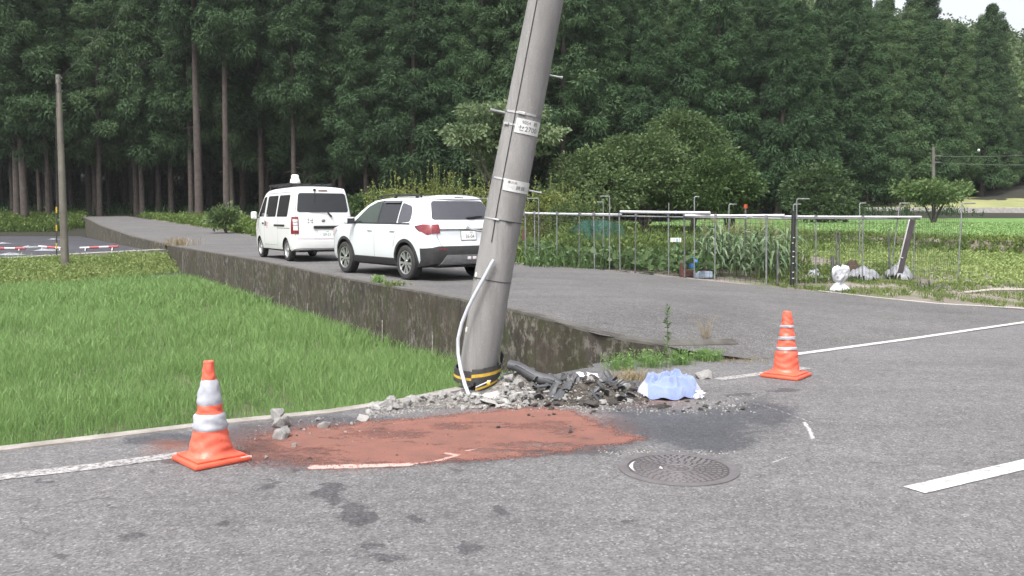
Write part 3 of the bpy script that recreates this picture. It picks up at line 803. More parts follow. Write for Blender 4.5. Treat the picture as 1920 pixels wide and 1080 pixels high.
def place(root, pr, pf, local_r, local_f):
    """put the vehicle so that its rear and front left tyres stand at the ground points pr and pf"""
    a = Vector((pr.x, pr.y)); b = Vector((pf.x, pf.y)); lr = Vector(local_r); lf = Vector(local_f)
    ang = math.atan2((b - a).y, (b - a).x) - math.atan2((lf - lr).y, (lf - lr).x)
    rot = Matrix.Rotation(ang, 2); loc = a - rot @ lr
    mid = loc
    f = rot @ Vector((1.25, 0)) + loc; r = rot @ Vector((-1.25, 0)) + loc; l = rot @ Vector((0, .8)) + loc; rr = rot @ Vector((0, -.8)) + loc
    pitch = math.atan2(Hs(r.x, r.y) - Hs(f.x, f.y), 2.5); roll = math.atan2(Hs(l.x, l.y) - Hs(rr.x, rr.y), 1.6)
    root.location = (loc.x, loc.y, (Hs(f.x, f.y) + Hs(r.x, r.y)) / 2 + .003)
    root.rotation_euler = (roll, pitch, ang)
    print(root.name, 'wheelbase on the ground', (b - a).length, 'heading', math.degrees(ang), tuple(root.location))

# ---- white compact SUV
def make_suv():
    t = thing('parked_car', 'white compact sport utility car with black lower trim parked nose away behind the leaning pole', 'car')
    L = 4.175; r = -L / 2
    st = [r, r + .03, r + .09, r + .18, r + .3, r + .45] + list(np.arange(r + .6, 1.75, .115)) + [1.80, 1.9, 1.98, 2.05, L / 2]
    B = Body(L, st, zb=[(r, .34), (r + .3, .28), (1.7, .27), (2.1, .34)],
             top=[(r, 1.565), (r + .25, 1.60), (-.9, 1.615), (-.1, 1.605), (.25, 1.565), (.5, 1.46), (1.05, 1.13), (1.15, 1.09), (1.6, 1.04), (1.9, .98), (2.09, .86)],
             plan=[(r, .86), (r + .05, .91), (r + .14, .955), (r + .3, .985), (r + .5, 1.0), (1.2, 1.0), (1.6, .965), (1.9, .90), (2.09, .80)],
             side=[(.25, .80), (.36, .855), (.5, .872), (.62, .880), (.80, .8875), (.92, .880), (1.02, .858), (1.08, .835), (1.30, .765), (1.46, .700), (1.54, .655), (1.6, .60)],
             rake=[(.25, .06), (.40, .02), (.55, .0), (.66, .02), (.80, .075), (.92, .065), (1.00, .085), (1.08, .115), (1.30, .245), (1.50, .375), (1.57, .41), (1.62, .50)],
             rear_bulge=.085, front_bulge=.12, crown=.05, rows=[0, .04, .10, .17, .25, .33, .41, .47, .52, .56, .60, .65, .72, .79, .86, .92, .965, 1.0])
    ax_r, ax_f = -1.252, 1.248
    body = B.cut_wells('body', [(ax_r, .345, .86), (ax_f, .345, .86)], .385, .62, [MT['car_white'], MT['black_matte']], t)
    # door gaps, handles recess lines, tailgate gap in the body's own skin
    m = MB()
    for sg in (1, -1):
        B.line(m, [(-.03, .36), (-.06, .70), (-.06, 1.05)], 'y', sg, .009, 0)
        B.line(m, [(-.98, 1.05), (-.93, .92), (-.86, .76), (-.80, .62)], 'y', sg, .009, 0)
        B.line(m, [(.92, .36), (.97, .70), (.93, 1.02)], 'y', sg, .009, 0)
        B.line(m, [(.92, .40), (-.80, .40)], 'y', sg, .008, 0)
    B.line(m, [(.62, 1.10), (.66, .86), (.60, .68), (.52, .63), (-.52, .63), (-.60, .68), (-.66, .86), (-.62, 1.10)], 'x', -1, .010, 0)
    m.build('panel_gap', MT['gap'], body)
    for sg in (1, -1):
        B.shell('window', chamfer([(-.10, 1.07), (.86, 1.09), (.40, 1.40), (.10, 1.50), (-.10, 1.515)], .035), 'y', sg, .004, MT['glass_green'], t)
        B.shell('window', chamfer([(-.185, 1.07), (-.185, 1.515), (-.60, 1.515), (-.87, 1.48), (-.87, 1.075)], .03), 'y', sg, .004, MT['glass_dark'], t)
        B.shell('window', chamfer([(-.905, 1.08), (-.905, 1.475), (-1.27, 1.41), (-1.36, 1.30), (-1.36, 1.11)], .05), 'y', sg, .004, MT['glass_rear'], t)
        B.shell('door_pillar', [(-.095, 1.065), (-.095, 1.52), (-.19, 1.52), (-.19, 1.065)], 'y', sg, .003, MT['black'], t)
        B.shell('window_trim', [(-1.38, 1.055), (-1.36, 1.085), (.88, 1.085), (.95, 1.07), (.9, 1.055)], 'y', sg, .005, MT['black'], t)
        m = MB(); v0 = []
        for i in range(9):
            a = -.20 - .66 * i / 8
            p, no = B.proj(a, 1.515, 'y', sg); q, _ = B.proj(a, 1.455, 'y', sg)
            v0 += [p + no * .006, q + no * .035]
        m.add(v0, [(2 * i, 2 * i + 1, 2 * i + 3, 2 * i + 2) for i in range(8)]); m.build('rain_visor', MT['glass_rear'], t)
        # handles
        for hx in (.12, -.78):
            p, no = B.proj(hx, .93, 'y', sg); m = MB(); m.box(p + no * .018, (.19, .022, .028), bev=.01)
            m.box(p + no * .005 + Vector((.08, 0, 0)), (.03, .03, .024)); m.box(p + no * .005 - Vector((.08, 0, 0)), (.03, .03, .024)); m.build('door_handle', MT['car_white'], t)
        # wing mirror
        p, no = B.proj(.80, 1.08, 'y', sg); m = MB()
        m.box(p + Vector((.02, .13 * sg, .03)), (.13, .22, .15), 0, bev=.045); m.box(p + Vector((.02, .02 * sg, -.01)), (.06, .09, .035), 1); m.box(p + Vector((-.046, .13 * sg, .03)), (.008, .17, .11), 2)
        m.build('wing_mirror', [MT['car_white'], MT['black'], MT['glass_rear']], t)
        # arch and sill cladding
        for axx in (ax_r, ax_f):
            m = MB(); vs = []; N = 36
            for i in range(N + 1):
                a = R(-12) + R(204) * i / N
                for rr, of in ((.382, -.02), (.384, .014), (.438, .014), (.444, -.004)):
                    a2, z2 = axx + math.cos(a) * rr, .345 + math.sin(a) * rr
                    # take the side skin just outside the opening
                    p, no = B.proj(a2, max(.30, z2), 'y', sg)
                    y = p.y
                    vs.append((a2, y + of * sg, max(.27, z2)))
            m.add(vs, [(4 * i + j, 4 * i + j + 1, 4 * i + 5 + j, 4 * i + 4 + j) for i in range(N) for j in range(3)])
            m.build('wheel_arch_trim', MT['black_matte'], t, 45)
        B.shell('sill_trim', [(-.83, .26), (-.83, .40), (.83, .40), (.83, .26)], 'y', sg, .014, MT['black_matte'], t)
        # rear lamp: wraps the corner
        lam = B.shell('rear_lamp', [(-1.66, 1.03), (-1.80, 1.065), (-2.06, 1.06), (-2.2, 1.03), (-2.2, .985), (-2.06, .905), (-1.95, .875), (-1.72, .965)], 'y', sg, .012, MT['red_lens'], t,
                extra=[(Vector((0, .60 * sg, .93)), Vector((0, -sg, .0))), ])
        B.shell('lamp_tip', [(-1.57, 1.03), (-1.64, 1.04), (-1.80, 1.065), (-1.78, .93), (-1.72, .945), (-1.62, .99)], 'y', sg, .009, MT['dark_red_lens'], lam)
        B.shell('bumper_reflector', [(sg * .50, .585), (sg * .66, .585), (sg * .66, .625), (sg * .50, .625)], 'x', -1, .018, MT['dark_red_lens'], t)
        for (x, y) in ((ax_r, .775 * sg), (ax_f, .775 * sg)): wheel(t, x, y, .335, .215, .222, 'alloy', sg)
        m = MB(); q = []
        for i in range(12):
            x = -1.45 + 1.75 * i / 11; p, no = B.proj(x, 1.545 if x < 0 else 1.53, 'y', sg); q.append((x, (abs(p.y) - .03) * sg, catmull([(-1.5, 1.575), (-1.3, 1.615), (-.4, 1.635), (.1, 1.61), (.3, 1.555)], x)))
        m.tube(q, .016, 8)
        for x in (-1.3, -.5): 
            p, no = B.proj(x, 1.53, 'y', sg); m.box((x, (abs(p.y) - .035) * sg, 1.59), (.09, .03, .06), bev=.01)
        m.build('roof_rail', MT['black'], t)
        B.shell('headlamp', [(1.62, .93), (1.70, 1.0), (2.02, .93), (2.05, .78), (1.85, .78)], 'y', sg, .008, MT['clear_lens'], t)
    B.shell('windscreen', chamfer([(-.60, 1.52), (.60, 1.52), (.70, 1.14), (-.70, 1.14)], .05), 'x', 1, .004, MT['glass_dark'], t, extra=[(Vector((1.1, 0, 0)), Vector((1, 0, 0)))])
    rw_ = B.shell('rear_window', chamfer([(-.585, 1.50), (.585, 1.50), (.705, 1.15), (-.705, 1.15)], .05), 'x', -1, .005, MT['glass_rear'], t)
    B.shell('rear_spoiler', [(-.54, 1.60), (.54, 1.60), (.55, 1.525), (-.55, 1.525)], 'x', -1, .03, MT['car_white'], t)
    m = MB(); p, no = B.proj(0, 1.535, 'x', -1, .034); m.box(p, (.02, .20, .022), bev=.005); m.build('high_brake_lamp', MT['dark_red_lens'], t)
    m = MB(); p, no = B.proj(-.1, 1.175, 'x', -1, .03); q, _ = B.proj(-.42, 1.20, 'x', -1, .025); m.tube([p, (p + q) / 2 + Vector((-.01, 0, .01)), q], [.022, .016, .01], 8); m.box(p + Vector((.01, 0, -.005)), (.05, .16, .045), bev=.015); m.build('rear_wiper', MT['black'], t)
    # bumper: black with a grey insert
    bp = B.shell('rear_bumper', [(-1.2, .22), (-.97, .60), (-.66, .66), (.66, .66), (.97, .60), (1.2, .22)], 'x', -1, .014, MT['black_matte'], t)
    for sg in (1, -1):
        B.shell('rear_bumper', [(-1.60, .24), (-1.64, .36), (-1.80, .43), (-1.97, .62), (-2.06, .66), (-2.3, .66), (-2.3, .24)], 'y', sg, .013, MT['black_matte'], t)
    B.shell('bumper_insert', [(-.62, .33), (-.50, .50), (.50, .50), (.62, .33)], 'x', -1, .03, MT['grille_silver'], bp)
    m = MB(); p, no = B.proj(-.02, .44, 'x', -1, .04); m.box(p + Vector((0, .06, 0)), (.03, .08, .055), bev=.012); m.box(p + Vector((0, -.06, 0)), (.03, .08, .055), bev=.012); m.build('reversing_lamp', MT['clear_lens'], t)
    m = MB(); m.box((-1.72, 0, .30), (.5, 1.2, .10), bev=.03); m.tube([(-1.4, -.3, .26), (-1.9, -.3, .26)], .035); m.box((0, 0, .25), (2.6, 1.3, .06)); m.build('underbody', MT['black_matte'], t)
    # tailgate: garnish, plate, badge
    m = MB()
    B.line(m, [(-.60, .965), (.60, .965)], 'x', -1, .028, 0, .012); m.build('tailgate_garnish', MT['dark_steel'], t)
    p, no = B.proj(0, .855, 'x', -1, .0)
    tg = math.radians(6)
    pl = MB(); rot = Matrix.Rotation(tg, 3, 'Y'); pl.box(p + Vector((-.012, 0, .0)), (.012, .33, .165), 0, rot, .003)
    pl.box(p + Vector((-.008, 0, .0)), (.010, .355, .19), 1, rot, .004)
    po = pl.build('number_plate', [MT['plate_white'], MT['grille_silver']], t)
    m = MB()
    def on_plate(txt, size, dy, dz, sx=1.0):
        vs, fs = text_verts(txt, size); m.add([p + rot @ Vector((-.020, -v.x * sx + dy, v.y + dz)) for v in vs], fs)
    on_plate('36-04', .105, -.025, -.022, .85); on_plate('・', .07, .13, -.03); on_plate('302', .05, -.06, .055)
    m.build('plate_lettering', MT['ink'], po)
    p, no = B.proj(0, 1.015, 'x', -1, .012); m = MB(); u = .042
    m.tube([p + Vector((0, -u, u * .5)), p + Vector((0, -u * .1, u)), p + Vector((0, u * .8, u * .45)), p + Vector((0, -u * .6, -u * .35)), p + Vector((0, u * .1, -u)), p + Vector((0, u, -u * .45))], .006, 6)
    m.build('badge', MT['chrome'], t)
    m = MB(); m.tube([(-1.35, .0, 1.60), (-1.40, 0, 1.66)], [.02, .006], 6); m.build('roof_aerial', MT['black'], t)
    return t
suv = make_suv()
place(suv, sr(763, 525), sr(653, 512), (-1.252, .84), (1.248, .84))

# ---- white work van
def make_van():
    t = thing('work_van', 'white work van with roof rack and siren lamp standing ahead of the white car', 'van')
    L = 4.065; r = -L / 2
    st = [r, r + .02, r + .06, r + .12, r + .22, r + .4] + list(np.arange(r + .6, 1.55, .13)) + [1.62, 1.75, 1.86, 1.95, L / 2]
    B = Body(L, st, zb=[(r, .36), (r + .3, .30), (1.8, .28), (2.03, .30)],
             top=[(r, 1.90), (r + .12, 1.94), (-1.2, 1.965), (.3, 1.955), (.75, 1.92), (1.0, 1.84), (1.55, 1.18), (1.65, 1.08), (1.9, .98), (2.03, .82)],
             plan=[(r, .925), (r + .03, .955), (r + .09, .98), (r + .2, 1.0), (1.2, 1.0), (1.6, .97), (1.9, .91), (2.03, .82)],
             side=[(.25, .79), (.36, .82), (.5, .832), (.8, .835), (1.0, .83), (1.12, .815), (1.4, .765), (1.70, .715), (1.84, .68), (1.96, .63)],
             rake=[(.25, .0), (.60, .0), (.64, .035), (.9, .05), (1.1, .065), (1.4, .11), (1.76, .17), (1.86, .20), (1.96, .30)],
             rear_bulge=.05, front_bulge=.10, crown=.045, rows=[0, .04, .10, .16, .20, .24, .30, .36, .42, .48, .54, .60, .68, .76, .84, .90, .95, 1.0])
    ax_r, ax_f = -1.37, 1.28
    body = B.cut_wells('body', [(ax_r, .29, .80), (ax_f, .29, .80)], .335, .56, [MT['van_white'], MT['black_matte']], t)
    m = MB()
    for sg in (1, -1):
        B.line(m, [(.70, .34), (.70, 1.10), (.62, 1.75)], 'y', sg, .010, 0)
        B.line(m, [(-.62, .40), (-.62, 1.78)], 'y', sg, .010, 0)
        B.line(m, [(.70, .40), (-.62, .40)], 'y', sg, .008, 0)
        B.line(m, [(1.05, .62), (1.45, .95), (1.42, 1.13)], 'y', sg, .010, 0)
        B.line(m, [(.68, 1.80), (-1.85, 1.80)], 'y', sg, .012, 0)
        B.line(m, [(-.62, .86), (-1.80, .86)], 'y', sg, .016, 0)
    B.line(m, [(.68, 1.78), (.745, 1.1), (.745, .60), (-.745, .60), (-.745, 1.1), (-.68, 1.78)], 'x', -1, .011, 0)
    m.build('panel_gap', MT['gap'], body)
    for sg in (1, -1):
        B.shell('window', chamfer([(.80, 1.16), (1.42, 1.17), (1.00, 1.70), (.76, 1.73)], .04), 'y', sg, .004, MT['glass_dark'], t)
        B.shell('window', chamfer([(-.36, 1.16), (.62, 1.16), (.58, 1.73), (-.40, 1.73)], .05), 'y', sg, .004, MT['glass_dark'], t)
        B.shell('window', chamfer([(-1.46, 1.16), (-.48, 1.16), (-.52, 1.73), (-1.50, 1.73)], .05), 'y', sg, .004, MT['glass_dark'], t)
        p, no = B.proj(.83, .98, 'y', sg); m = MB(); m.box(p + no * .015, (.15, .022, .04), bev=.01); m.build('door_handle', MT['black'], t)
        p, no = B.proj(.58, .98, 'y', sg); m = MB(); m.box(p + no * .015, (.035, .022, .14), bev=.01); m.build('door_handle', MT['black'], t)
        m = MB(); B.line(m, [(-.30, .93), (-1.30, .93)], 'y', sg, .05, 0, .01); m.build('door_rail', MT['black'], t)
        p, no = B.proj(1.32, 1.15, 'y', sg); m = MB()
        m.box(p + Vector((.03, .15 * sg, .05)), (.10, .17, .22), 0, bev=.04); m.tube([p, p + Vector((.03, .12 * sg, -.02))], .018, 6, 1); m.build('wing_mirror', [MT['van_white'], MT['black']], t)
        # tall rear lamp, red, clear, red
        y0 = sg * .765
        lamp = None
        for nm, za, zb_, mt in (('rear_lamp', .78, 1.20, 'red_lens'), ):
            lamp = B.shell('rear_lamp', [(sg * .665, .72), (sg * .90, .72), (sg * .90, 1.16), (sg * .665, 1.16)], 'x', -1, .012, MT['red_lens'], t)
        B.shell('clear_segment', [(sg * .685, .81), (sg * .785, .81), (sg * .785, 1.09), (sg * .685, 1.09)], 'x', -1, .017, MT['clear_lens'], lamp)
        for zc in (.94, 1.02): B.shell('lamp_divider', [(sg * .685, zc - .012), (sg * .785, zc - .012), (sg * .785, zc + .012), (sg * .685, zc + .012)], 'x', -1, .020, MT['grille_silver'], lamp)
        for (x, y) in ((ax_r, .72 * sg), (ax_f, .72 * sg)): wheel(t, x, y, .29, .17, .19, 'steel', sg)
        B.shell('headlamp', [(1.72, .95), (1.92, .93), (2.0, .70), (1.80, .70)], 'y', sg, .008, MT['clear_lens'], t)
    B.shell('windscreen', chamfer([(-.62, 1.70), (.62, 1.70), (.72, 1.18), (-.72, 1.18)], .05), 'x', 1, .004, MT['glass_dark'], t)
    B.shell('rear_window', chamfer([(-.625, 1.77), (.625, 1.77), (.69, 1.275), (-.69, 1.275)], .06), 'x', -1, .005, MT['glass_dark'], t)
    m = MB(); p, no = B.proj(.02, 1.84, 'x', -1, .01); m.box(p - Vector((0, .04, 0)), (.03, .24, .045), bev=.01); m.build('high_brake_lamp', simple('faded brake lamp', (.32, .20, .18), (.25, .15, .14), 30, .4), t)
    m = MB(); p, no = B.proj(.20, 1.85, 'x', -1, .02); m.box(p, (.05, .07, .06), bev=.015); q, _ = B.proj(.20, 1.5, 'x', -1, .02); m.tube([p, q], .006, 6); m.build('camera_bracket', MT['black'], t)
    m = MB(); p, no = B.proj(-.10, 1.275, 'x', -1, .03); q, _ = B.proj(-.20, 1.16, 'x', -1, .02); m.tube([p, q], [.016, .028], 8); u, _ = B.proj(.36, 1.29, 'x', -1, .02); m.tube([p, u], .008, 6); m.build('rear_wiper', MT['black'], t)
    m = MB(); p, no = B.proj(0, .89, 'x', -1, .022); m.box(p + Vector((0, -.05, 0)), (.045, .68, .075), bev=.02); m.build('tailgate_handle', MT['black'], t)
    B.shell('rear_bumper', [(-1, .30), (1, .30), (1, .54), (-1, .54)], 'x', -1, .045, MT['van_white'], t)
    m = MB(); B.line(m, [(-.72, .585), (.72, .585)], 'x', -1, .045, 0, .004); m.build('bumper_tread', simple('greyish tread strip', (.50, .46, .50), (.40, .37, .40), 60, .7), t)
    m = MB(); m.box((-1.70, 0, .30), (.45, 1.25, .10), bev=.03); m.box((0, 0, .26), (2.9, 1.2, .06)); m.tube([(-1.5, .25, .24), (-2.0, .25, .24)], .03); m.build('underbody', MT['black_matte'], t)
    m = MB(); m.box((-1.80, .52, .30), (.03, .19, .12), bev=.008); m.build('mud_flap', simple('red mud flap', (.40, .07, .05), (.3, .05, .04), 12, .8), t)
    # number plate, white with green figures
    p, no = B.proj(-.0, .72, 'x', -1, .0); pl = MB(); pl.box(p + Vector((-.010, -.05, 0)), (.012, .44, .17), 0, None, .003); po = pl.build('number_plate', MT['plate_white'], t)
    m = MB()
    def on_plate(txt, size, dy, dz, sx=1.0):
        vs, fs = text_verts(txt, size); m.add([p + Vector((-.018, -.05 - v.x * sx + dy, v.y + dz)) for v in vs], fs)
    on_plate('59-21', .10, -.02, -.022, .95); on_plate('・', .07, .16, -.03); on_plate('400', .045, -.03, .055); m.build('plate_lettering', MT['plate_green'], po)
    # rear marks: grey dot mark left, small badge, faint words, yellow sticker
    m = MB()
    for (dy, dz) in ((.055, .04), (.055, .0), (-.055, .04), (-.055, .0), (.0, .0), (.055, -.05), (-.055, -.05), (.035, .04), (-.035, .0), (.035, -.05), (-.035, -.05)):
        q, no = B.proj(.36 + dy, 1.06 + dz, 'x', -1, .004); m.box(q, (.004, .018, .022))
    m.build('dotted_mark', MT['ink'], t)
    m = MB(); q, no = B.proj(0.02, 1.06, 'x', -1, .006); m.lathe([(.0, .0), (.05, .0), (.052, .006), (.042, .009), (0, .009)], 20, 0, q, Matrix.Rotation(R(-90), 3, 'Y') @ Matrix.Diagonal((.7, 1, 1))); m.build('badge', MT['grille_silver'], t)
    B.text('・・・・・・', .05, .60, 1.055, 'x', -1, 'faint_words', MT['grey_ink'], t)
    B.text('････', .05, -.58, 1.13, 'x', -1, 'faint_words', MT['grey_ink'], t)
    q, no = B.proj(-.57, .86, 'x', -1, .004); m = MB(); m.box(q, (.006, .085, .075), 0); m.box(q + Vector((-.004, 0, .01)), (.002, .07, .012), 1); m.box(q + Vector((-.004, 0, -.02)), (.002, .07, .016), 1); m.build('sticker', [MT['yellow_sticker'], MT['ink']], t)
    # red company mark on the side door
    B.text('火', .17, .42, .96, 'y', 1, 'company_mark', MT['red_ink'], t, sx=1.3); B.text('ー', .13, .42, .855, 'y', 1, 'company_mark', MT['red_ink'], t, sx=1.2)
    B.text('・・・・', .075, -.78, 1.04, 'y', 1, 'faint_words', MT['grey_ink'], t)
    for k in range(3): B.text('目', .075, 1.12, .95 - .09 * k, 'y', 1, 'faint_words', MT['grey_ink'], t)
    # roof rack
    m = MB()
    for y in (-.52, .52): m.tube([(1.05, y, 2.0), (-.2, y, 2.01), (-1.0, y, 2.005)], .022, 6); m.box((.05, y * 1.05, 2.03), (2.2, .03, .05), bev=.008)
    for x in (.95, .35, -.3, -.95): m.box((x, 0, 2.0), (.05, 1.12, .03))
    for x in (.85, -.75):
        for y in (-.58, .58): m.tube([(x, y, 2.005), (x, y * 1.12, 1.79)], .016, 6)
    for y in (-.3, 0, .3): m.tube([(1.0, y, 2.03), (-.95, y, 2.03)], .02, 6)
    m.build('roof_rack', MT['black'], t)
    m = MB(); Mx = Matrix.Identity(3); c = (-.55, .30, 2.05); m.lathe([(.0, 0), (.13, 0), (.14, .03), (.13, .10), (.10, .16), (.10, .21), (.08, .245), (0, .255)], 20, 0, c); m.box((-.55, .30, 2.04), (.3, .34, .03), 1, bev=.008); m.build('siren_lamp', [simple('white lamp dome', (.78, .80, .76), (.70, .72, .68), 6, .35), MT['black']], t)
    return t
van = make_van()
place(van, sr(539, 490), sr(484, 481.5), (-1.37, .79), (1.28, .79))
# ---------------------------------------------------------------- leaning utility pole
n = NT('weathered pole concrete'); co = n.coord('Object')
c = n.mix(n.ramp(n.noise(n.mapping(co, (3, 3, .7)), 1.5, 5), [(.35, 0.0), (.65, 1.0)]), (.238, .234, .230), (.172, .168, .165))
c = n.mix(n.ramp(n.noise(n.mapping(co, (20, 20, 1.2)), 1.0, 5, .7), [(.52, 0.0), (.7, .55)]), c, (.15, .14, .132))
c = n.mix(n.ramp(n.noise(co, 60.0, 3), [(.62, 0.0), (.72, .5)]), c, (.36, .35, .34))
MT['pole'] = n.bsdf(c, .85, 0, n.noise(co, 70.0, 5), .004, 1, .3)
MT['strap'] = simple('pale stainless strap', (.46, .46, .46), (.36, .36, .36), 30, .35, .3)
MT['tag_white'] = simple('white enamel number plate', (.56, .56, .55), (.47, .47, .46), 14, .45)
MT['conduit'] = simple('grey plastic conduit', (.44, .46, .49), (.36, .38, .41), 4, .4)
MT['guard_black'] = simple('black rubber pole guard', (.028, .027, .028), (.045, .043, .043), 14, .75)
MT['guard_yellow'] = simple('yellow guard stripe', (.52, .34, .035), (.40, .25, .03), 20, .6)
MT['cable'] = simple('dark cable', (.035, .033, .035), (.025, .025, .025), 10, .6)
PC = [(728, 890.0, 8.85, .188), (676, 898.5, 8.85, .188), (506, 926.5, 8.84, .188), (380, 949.0, 8.83, .187), (0, 1023.5, 8.74, .170), (-350, 1092, 8.66, .150), (-700, 1161, 8.58, .132)]
pc_y = [-p[0] for p in PC]
def pole_c(py):
    px = np.interp(-py, pc_y, [p[1] for p in PC]); D = np.interp(-py, pc_y, [p[2] for p in PC]); r = np.interp(-py, pc_y, [p[3] for p in PC])
    return at(px, py, D), float(r)
def pole_frame(py):
    c, r = pole_c(py); a, _ = pole_c(py + 20); b, _ = pole_c(py - 20)
    d = (b - a).normalized(); f = Vector((0, -1, 0)); f = (f - d * f.dot(d)).normalized(); rt = f.cross(d); rt = -rt if rt.x < 0 else rt
    return c, r, d, f, rt
def ps(py, ang, off=0.0, up=0.0):
    """a point on the pole at picture height py, ang degrees right of the side facing the road"""
    c, r, d, f, rt = pole_frame(py); a = R(ang)
    return c + d * up + (f * math.cos(a) + rt * math.sin(a)) * (r + off)
base_pt = pole_c(728)[0]
pole = thing('utility_pole', 'thick grey concrete utility pole leaning to the right, snapped at its foot in the rubble', 'utility pole', (base_pt.x, base_pt.y, 0))
bpy.context.view_layer.update(); PW = pole.matrix_world.inverted()
def pbuild(m, name, mats, par=None, **kw):
    m.v = [tuple(PW @ Vector(v)) for v in m.v]
    o = m.build(name, mats, par or pole, **kw); return o
m = MB(); N = 48; vs = []; ylist = [716, 700, 676, 640, 600, 560, 506, 470, 430, 380, 330, 280, 220, 160, 100, 50, 0, -60, -120, -200, -280, -350, -450, -560, -700]
for i, py in enumerate(ylist):
    for j in range(N):
        a = 360 * j / N
        up = (random.uniform(-.07, .03) if i == 0 else 0); off = (random.uniform(-.02, 0) if i < 1 else 0)
        vs.append(ps(py, a, off, up))
m.add(vs, [(i * N + j, i * N + (j + 1) % N, (i + 1) * N + (j + 1) % N, (i + 1) * N + j) for i in range(len(ylist) - 1) for j in range(N)], 0, .5, True)
m.add([vs[(len(ylist) - 1) * N + j] for j in range(N)], [list(range(N))]); m.add([vs[j] for j in range(N)], [list(range(N))[::-1]])
pbuild(m, 'shaft', MT['pole'])
m = MB(); m.tube([ps(py, np.interp(py, [-700, 0, 380, 455], [-26, -28, -23, -22]), .004) for py in range(455, -700, -12)], .0055, 6); pbuild(m, 'earth_cable', MT['cable'])
def ring(py, h, off, mats, a0=-180, a1=180, name='strap', up=0.0, buckle=None, N=40):
    m = MB(); vs = []
    for i in range(N + 1):
        a = a0 + (a1 - a0) * i / N
        vs += [ps(py, a, off, up - h / 2), ps(py, a, off, up + h / 2), ps(py, a, -.004, up + h / 2), ps(py, a, -.004, up - h / 2)]
    m.add(vs, [(4 * i + j, 4 * i + 4 + j, 4 * i + 4 + (j + 1) % 4, 4 * i + (j + 1) % 4) for i in range(N) for j in range(4)])
    if buckle is not None:
        c, r, d, f, rt = pole_frame(py); p = ps(py, buckle, off + .006, up); a = R(buckle); nn = f * math.cos(a) + rt * math.sin(a); tt = rt * math.cos(a) - f * math.sin(a)
        rot = Matrix((tt, nn, d)).transposed()
        m.box(p, (.07, .012, h * 1.3), 0, rot, .003)
    return pbuild(m, name, mats)
ring(215, .020, .006, MT['strap'], -60, 42, buckle=-5); ring(215, .010, .004, MT['steel'], 42, 300)
ring(238, .018, .006, MT['strap'], -55, -12, buckle=-50); ring(238, .008, .003, MT['steel'], -12, 305)
ring(338, .018, .006, MT['strap'], -60, -12); ring(338, .008, .003, MT['steel'], -12, 300)
ring(413, .012, .005, MT['strap'], -75, -10, buckle=-20); ring(413, .008, .004, MT['cable'], -10, 285, buckle=18)
ring(524, .007, .004, MT['cable'], -90, 270, buckle=-62)
ring(95, .010, .001, MT['pole'], -180, 180, 'cast_ring')
for (py, sg, ln, rad) in ((2, -1, .17, .011), (135, 1, .13, .011), (219, -1, .15, .017), (350, 1, .14, .011), (440, -1, .16, .010), (-130, 1, .15, .011), (-260, -1, .15, .011)):
    c, r, d, f, rt = pole_frame(py); ax = (rt * sg * .985 + f * .10 ).normalized()
    m = MB(); m.tube([c + ax * (r - .01), c + ax * (r + ln)], rad, 8); m.tube([c + ax * (r + ln - .015), c + ax * (r + ln)], rad * 1.5, 8); pbuild(m, 'step_bolt', MT['steel'])
for (px, py) in ((892, 520), (870, 622)):
    c, r, d, f, rt = pole_frame(py); cx = np.interp(-py, pc_y, [p[1] for p in PC]); fr = max(-.93, min(.93, (px - cx) / 36)); a = math.asin(fr); nn = f * math.cos(a) + rt * math.sin(a); tt = rt * math.cos(a) - f * math.sin(a)
    M3 = Matrix((tt, d, nn)).transposed(); m = MB(); m.lathe([(.022, -.004), (.022, .004), (.016, .007), (0, .007)], 16, 0, c + nn * r, M3 @ Matrix.Diagonal((.8, 1.4, 1))); pbuild(m, 'hole_plug', simple('pale hole plug', (.62, .6, .55), (.5, .48, .44), 20, .6))
def tag_plate(py, a0, a1, h, texts, name):
    m = MB(); vs = []; N = 20
    for i in range(N + 1):
        a = a0 + (a1 - a0) * i / N
        vs += [ps(py, a, .008, -h / 2), ps(py, a, .008, h / 2), ps(py, a, .001, h / 2), ps(py, a, .001, -h / 2)]
    m.add(vs, [(4 * i + j, 4 * i + 4 + j, 4 * i + 4 + (j + 1) % 4, 4 * i + (j + 1) % 4) for i in range(N) for j in range(4)])
    m.add(vs[:4], [(0, 1, 2, 3)]); m.add(vs[-4:], [(3, 2, 1, 0)])
    o = pbuild(m, name, MT['tag_white'])
    for body, size, amid, dz, sx, mt in texts:
        tv, tf = text_verts(body, size); r = pole_c(py)[1]; out = []
        for v in tv: out.append(ps(py, amid + math.degrees(v.x * sx / r), .0095, v.y + dz))
        m = MB(); m.add(out, tf); pbuild(m, 'plate_lettering', mt, o)
tag_plate(238, -17, 70, .140, [('9054', .045, 15, .036, .95, MT['ink']), ('幹', .046, 46, .034, 1.1, MT['ink']), ('セ2700', .068, 23, -.025, .98, MT['ink']), ('ｿ', .03, -12, .01, 1, MT['ink'])], 'number_plate')
tag_plate(347, -18, 84, .112, [('東の木', .032, 8, .028, 1.0, MT['ink']), ('ハ', .024, -10, .03, 1, MT['grey_ink']), ('小小', .045, 4, -.016, 1.1, MT['grey_ink']), ('鉄鉄', .045, 36, -.016, 1.2, MT['ink']), ('１１', .045, 64, -.016, 1.2, MT['grey_ink'])], 'name_plate')
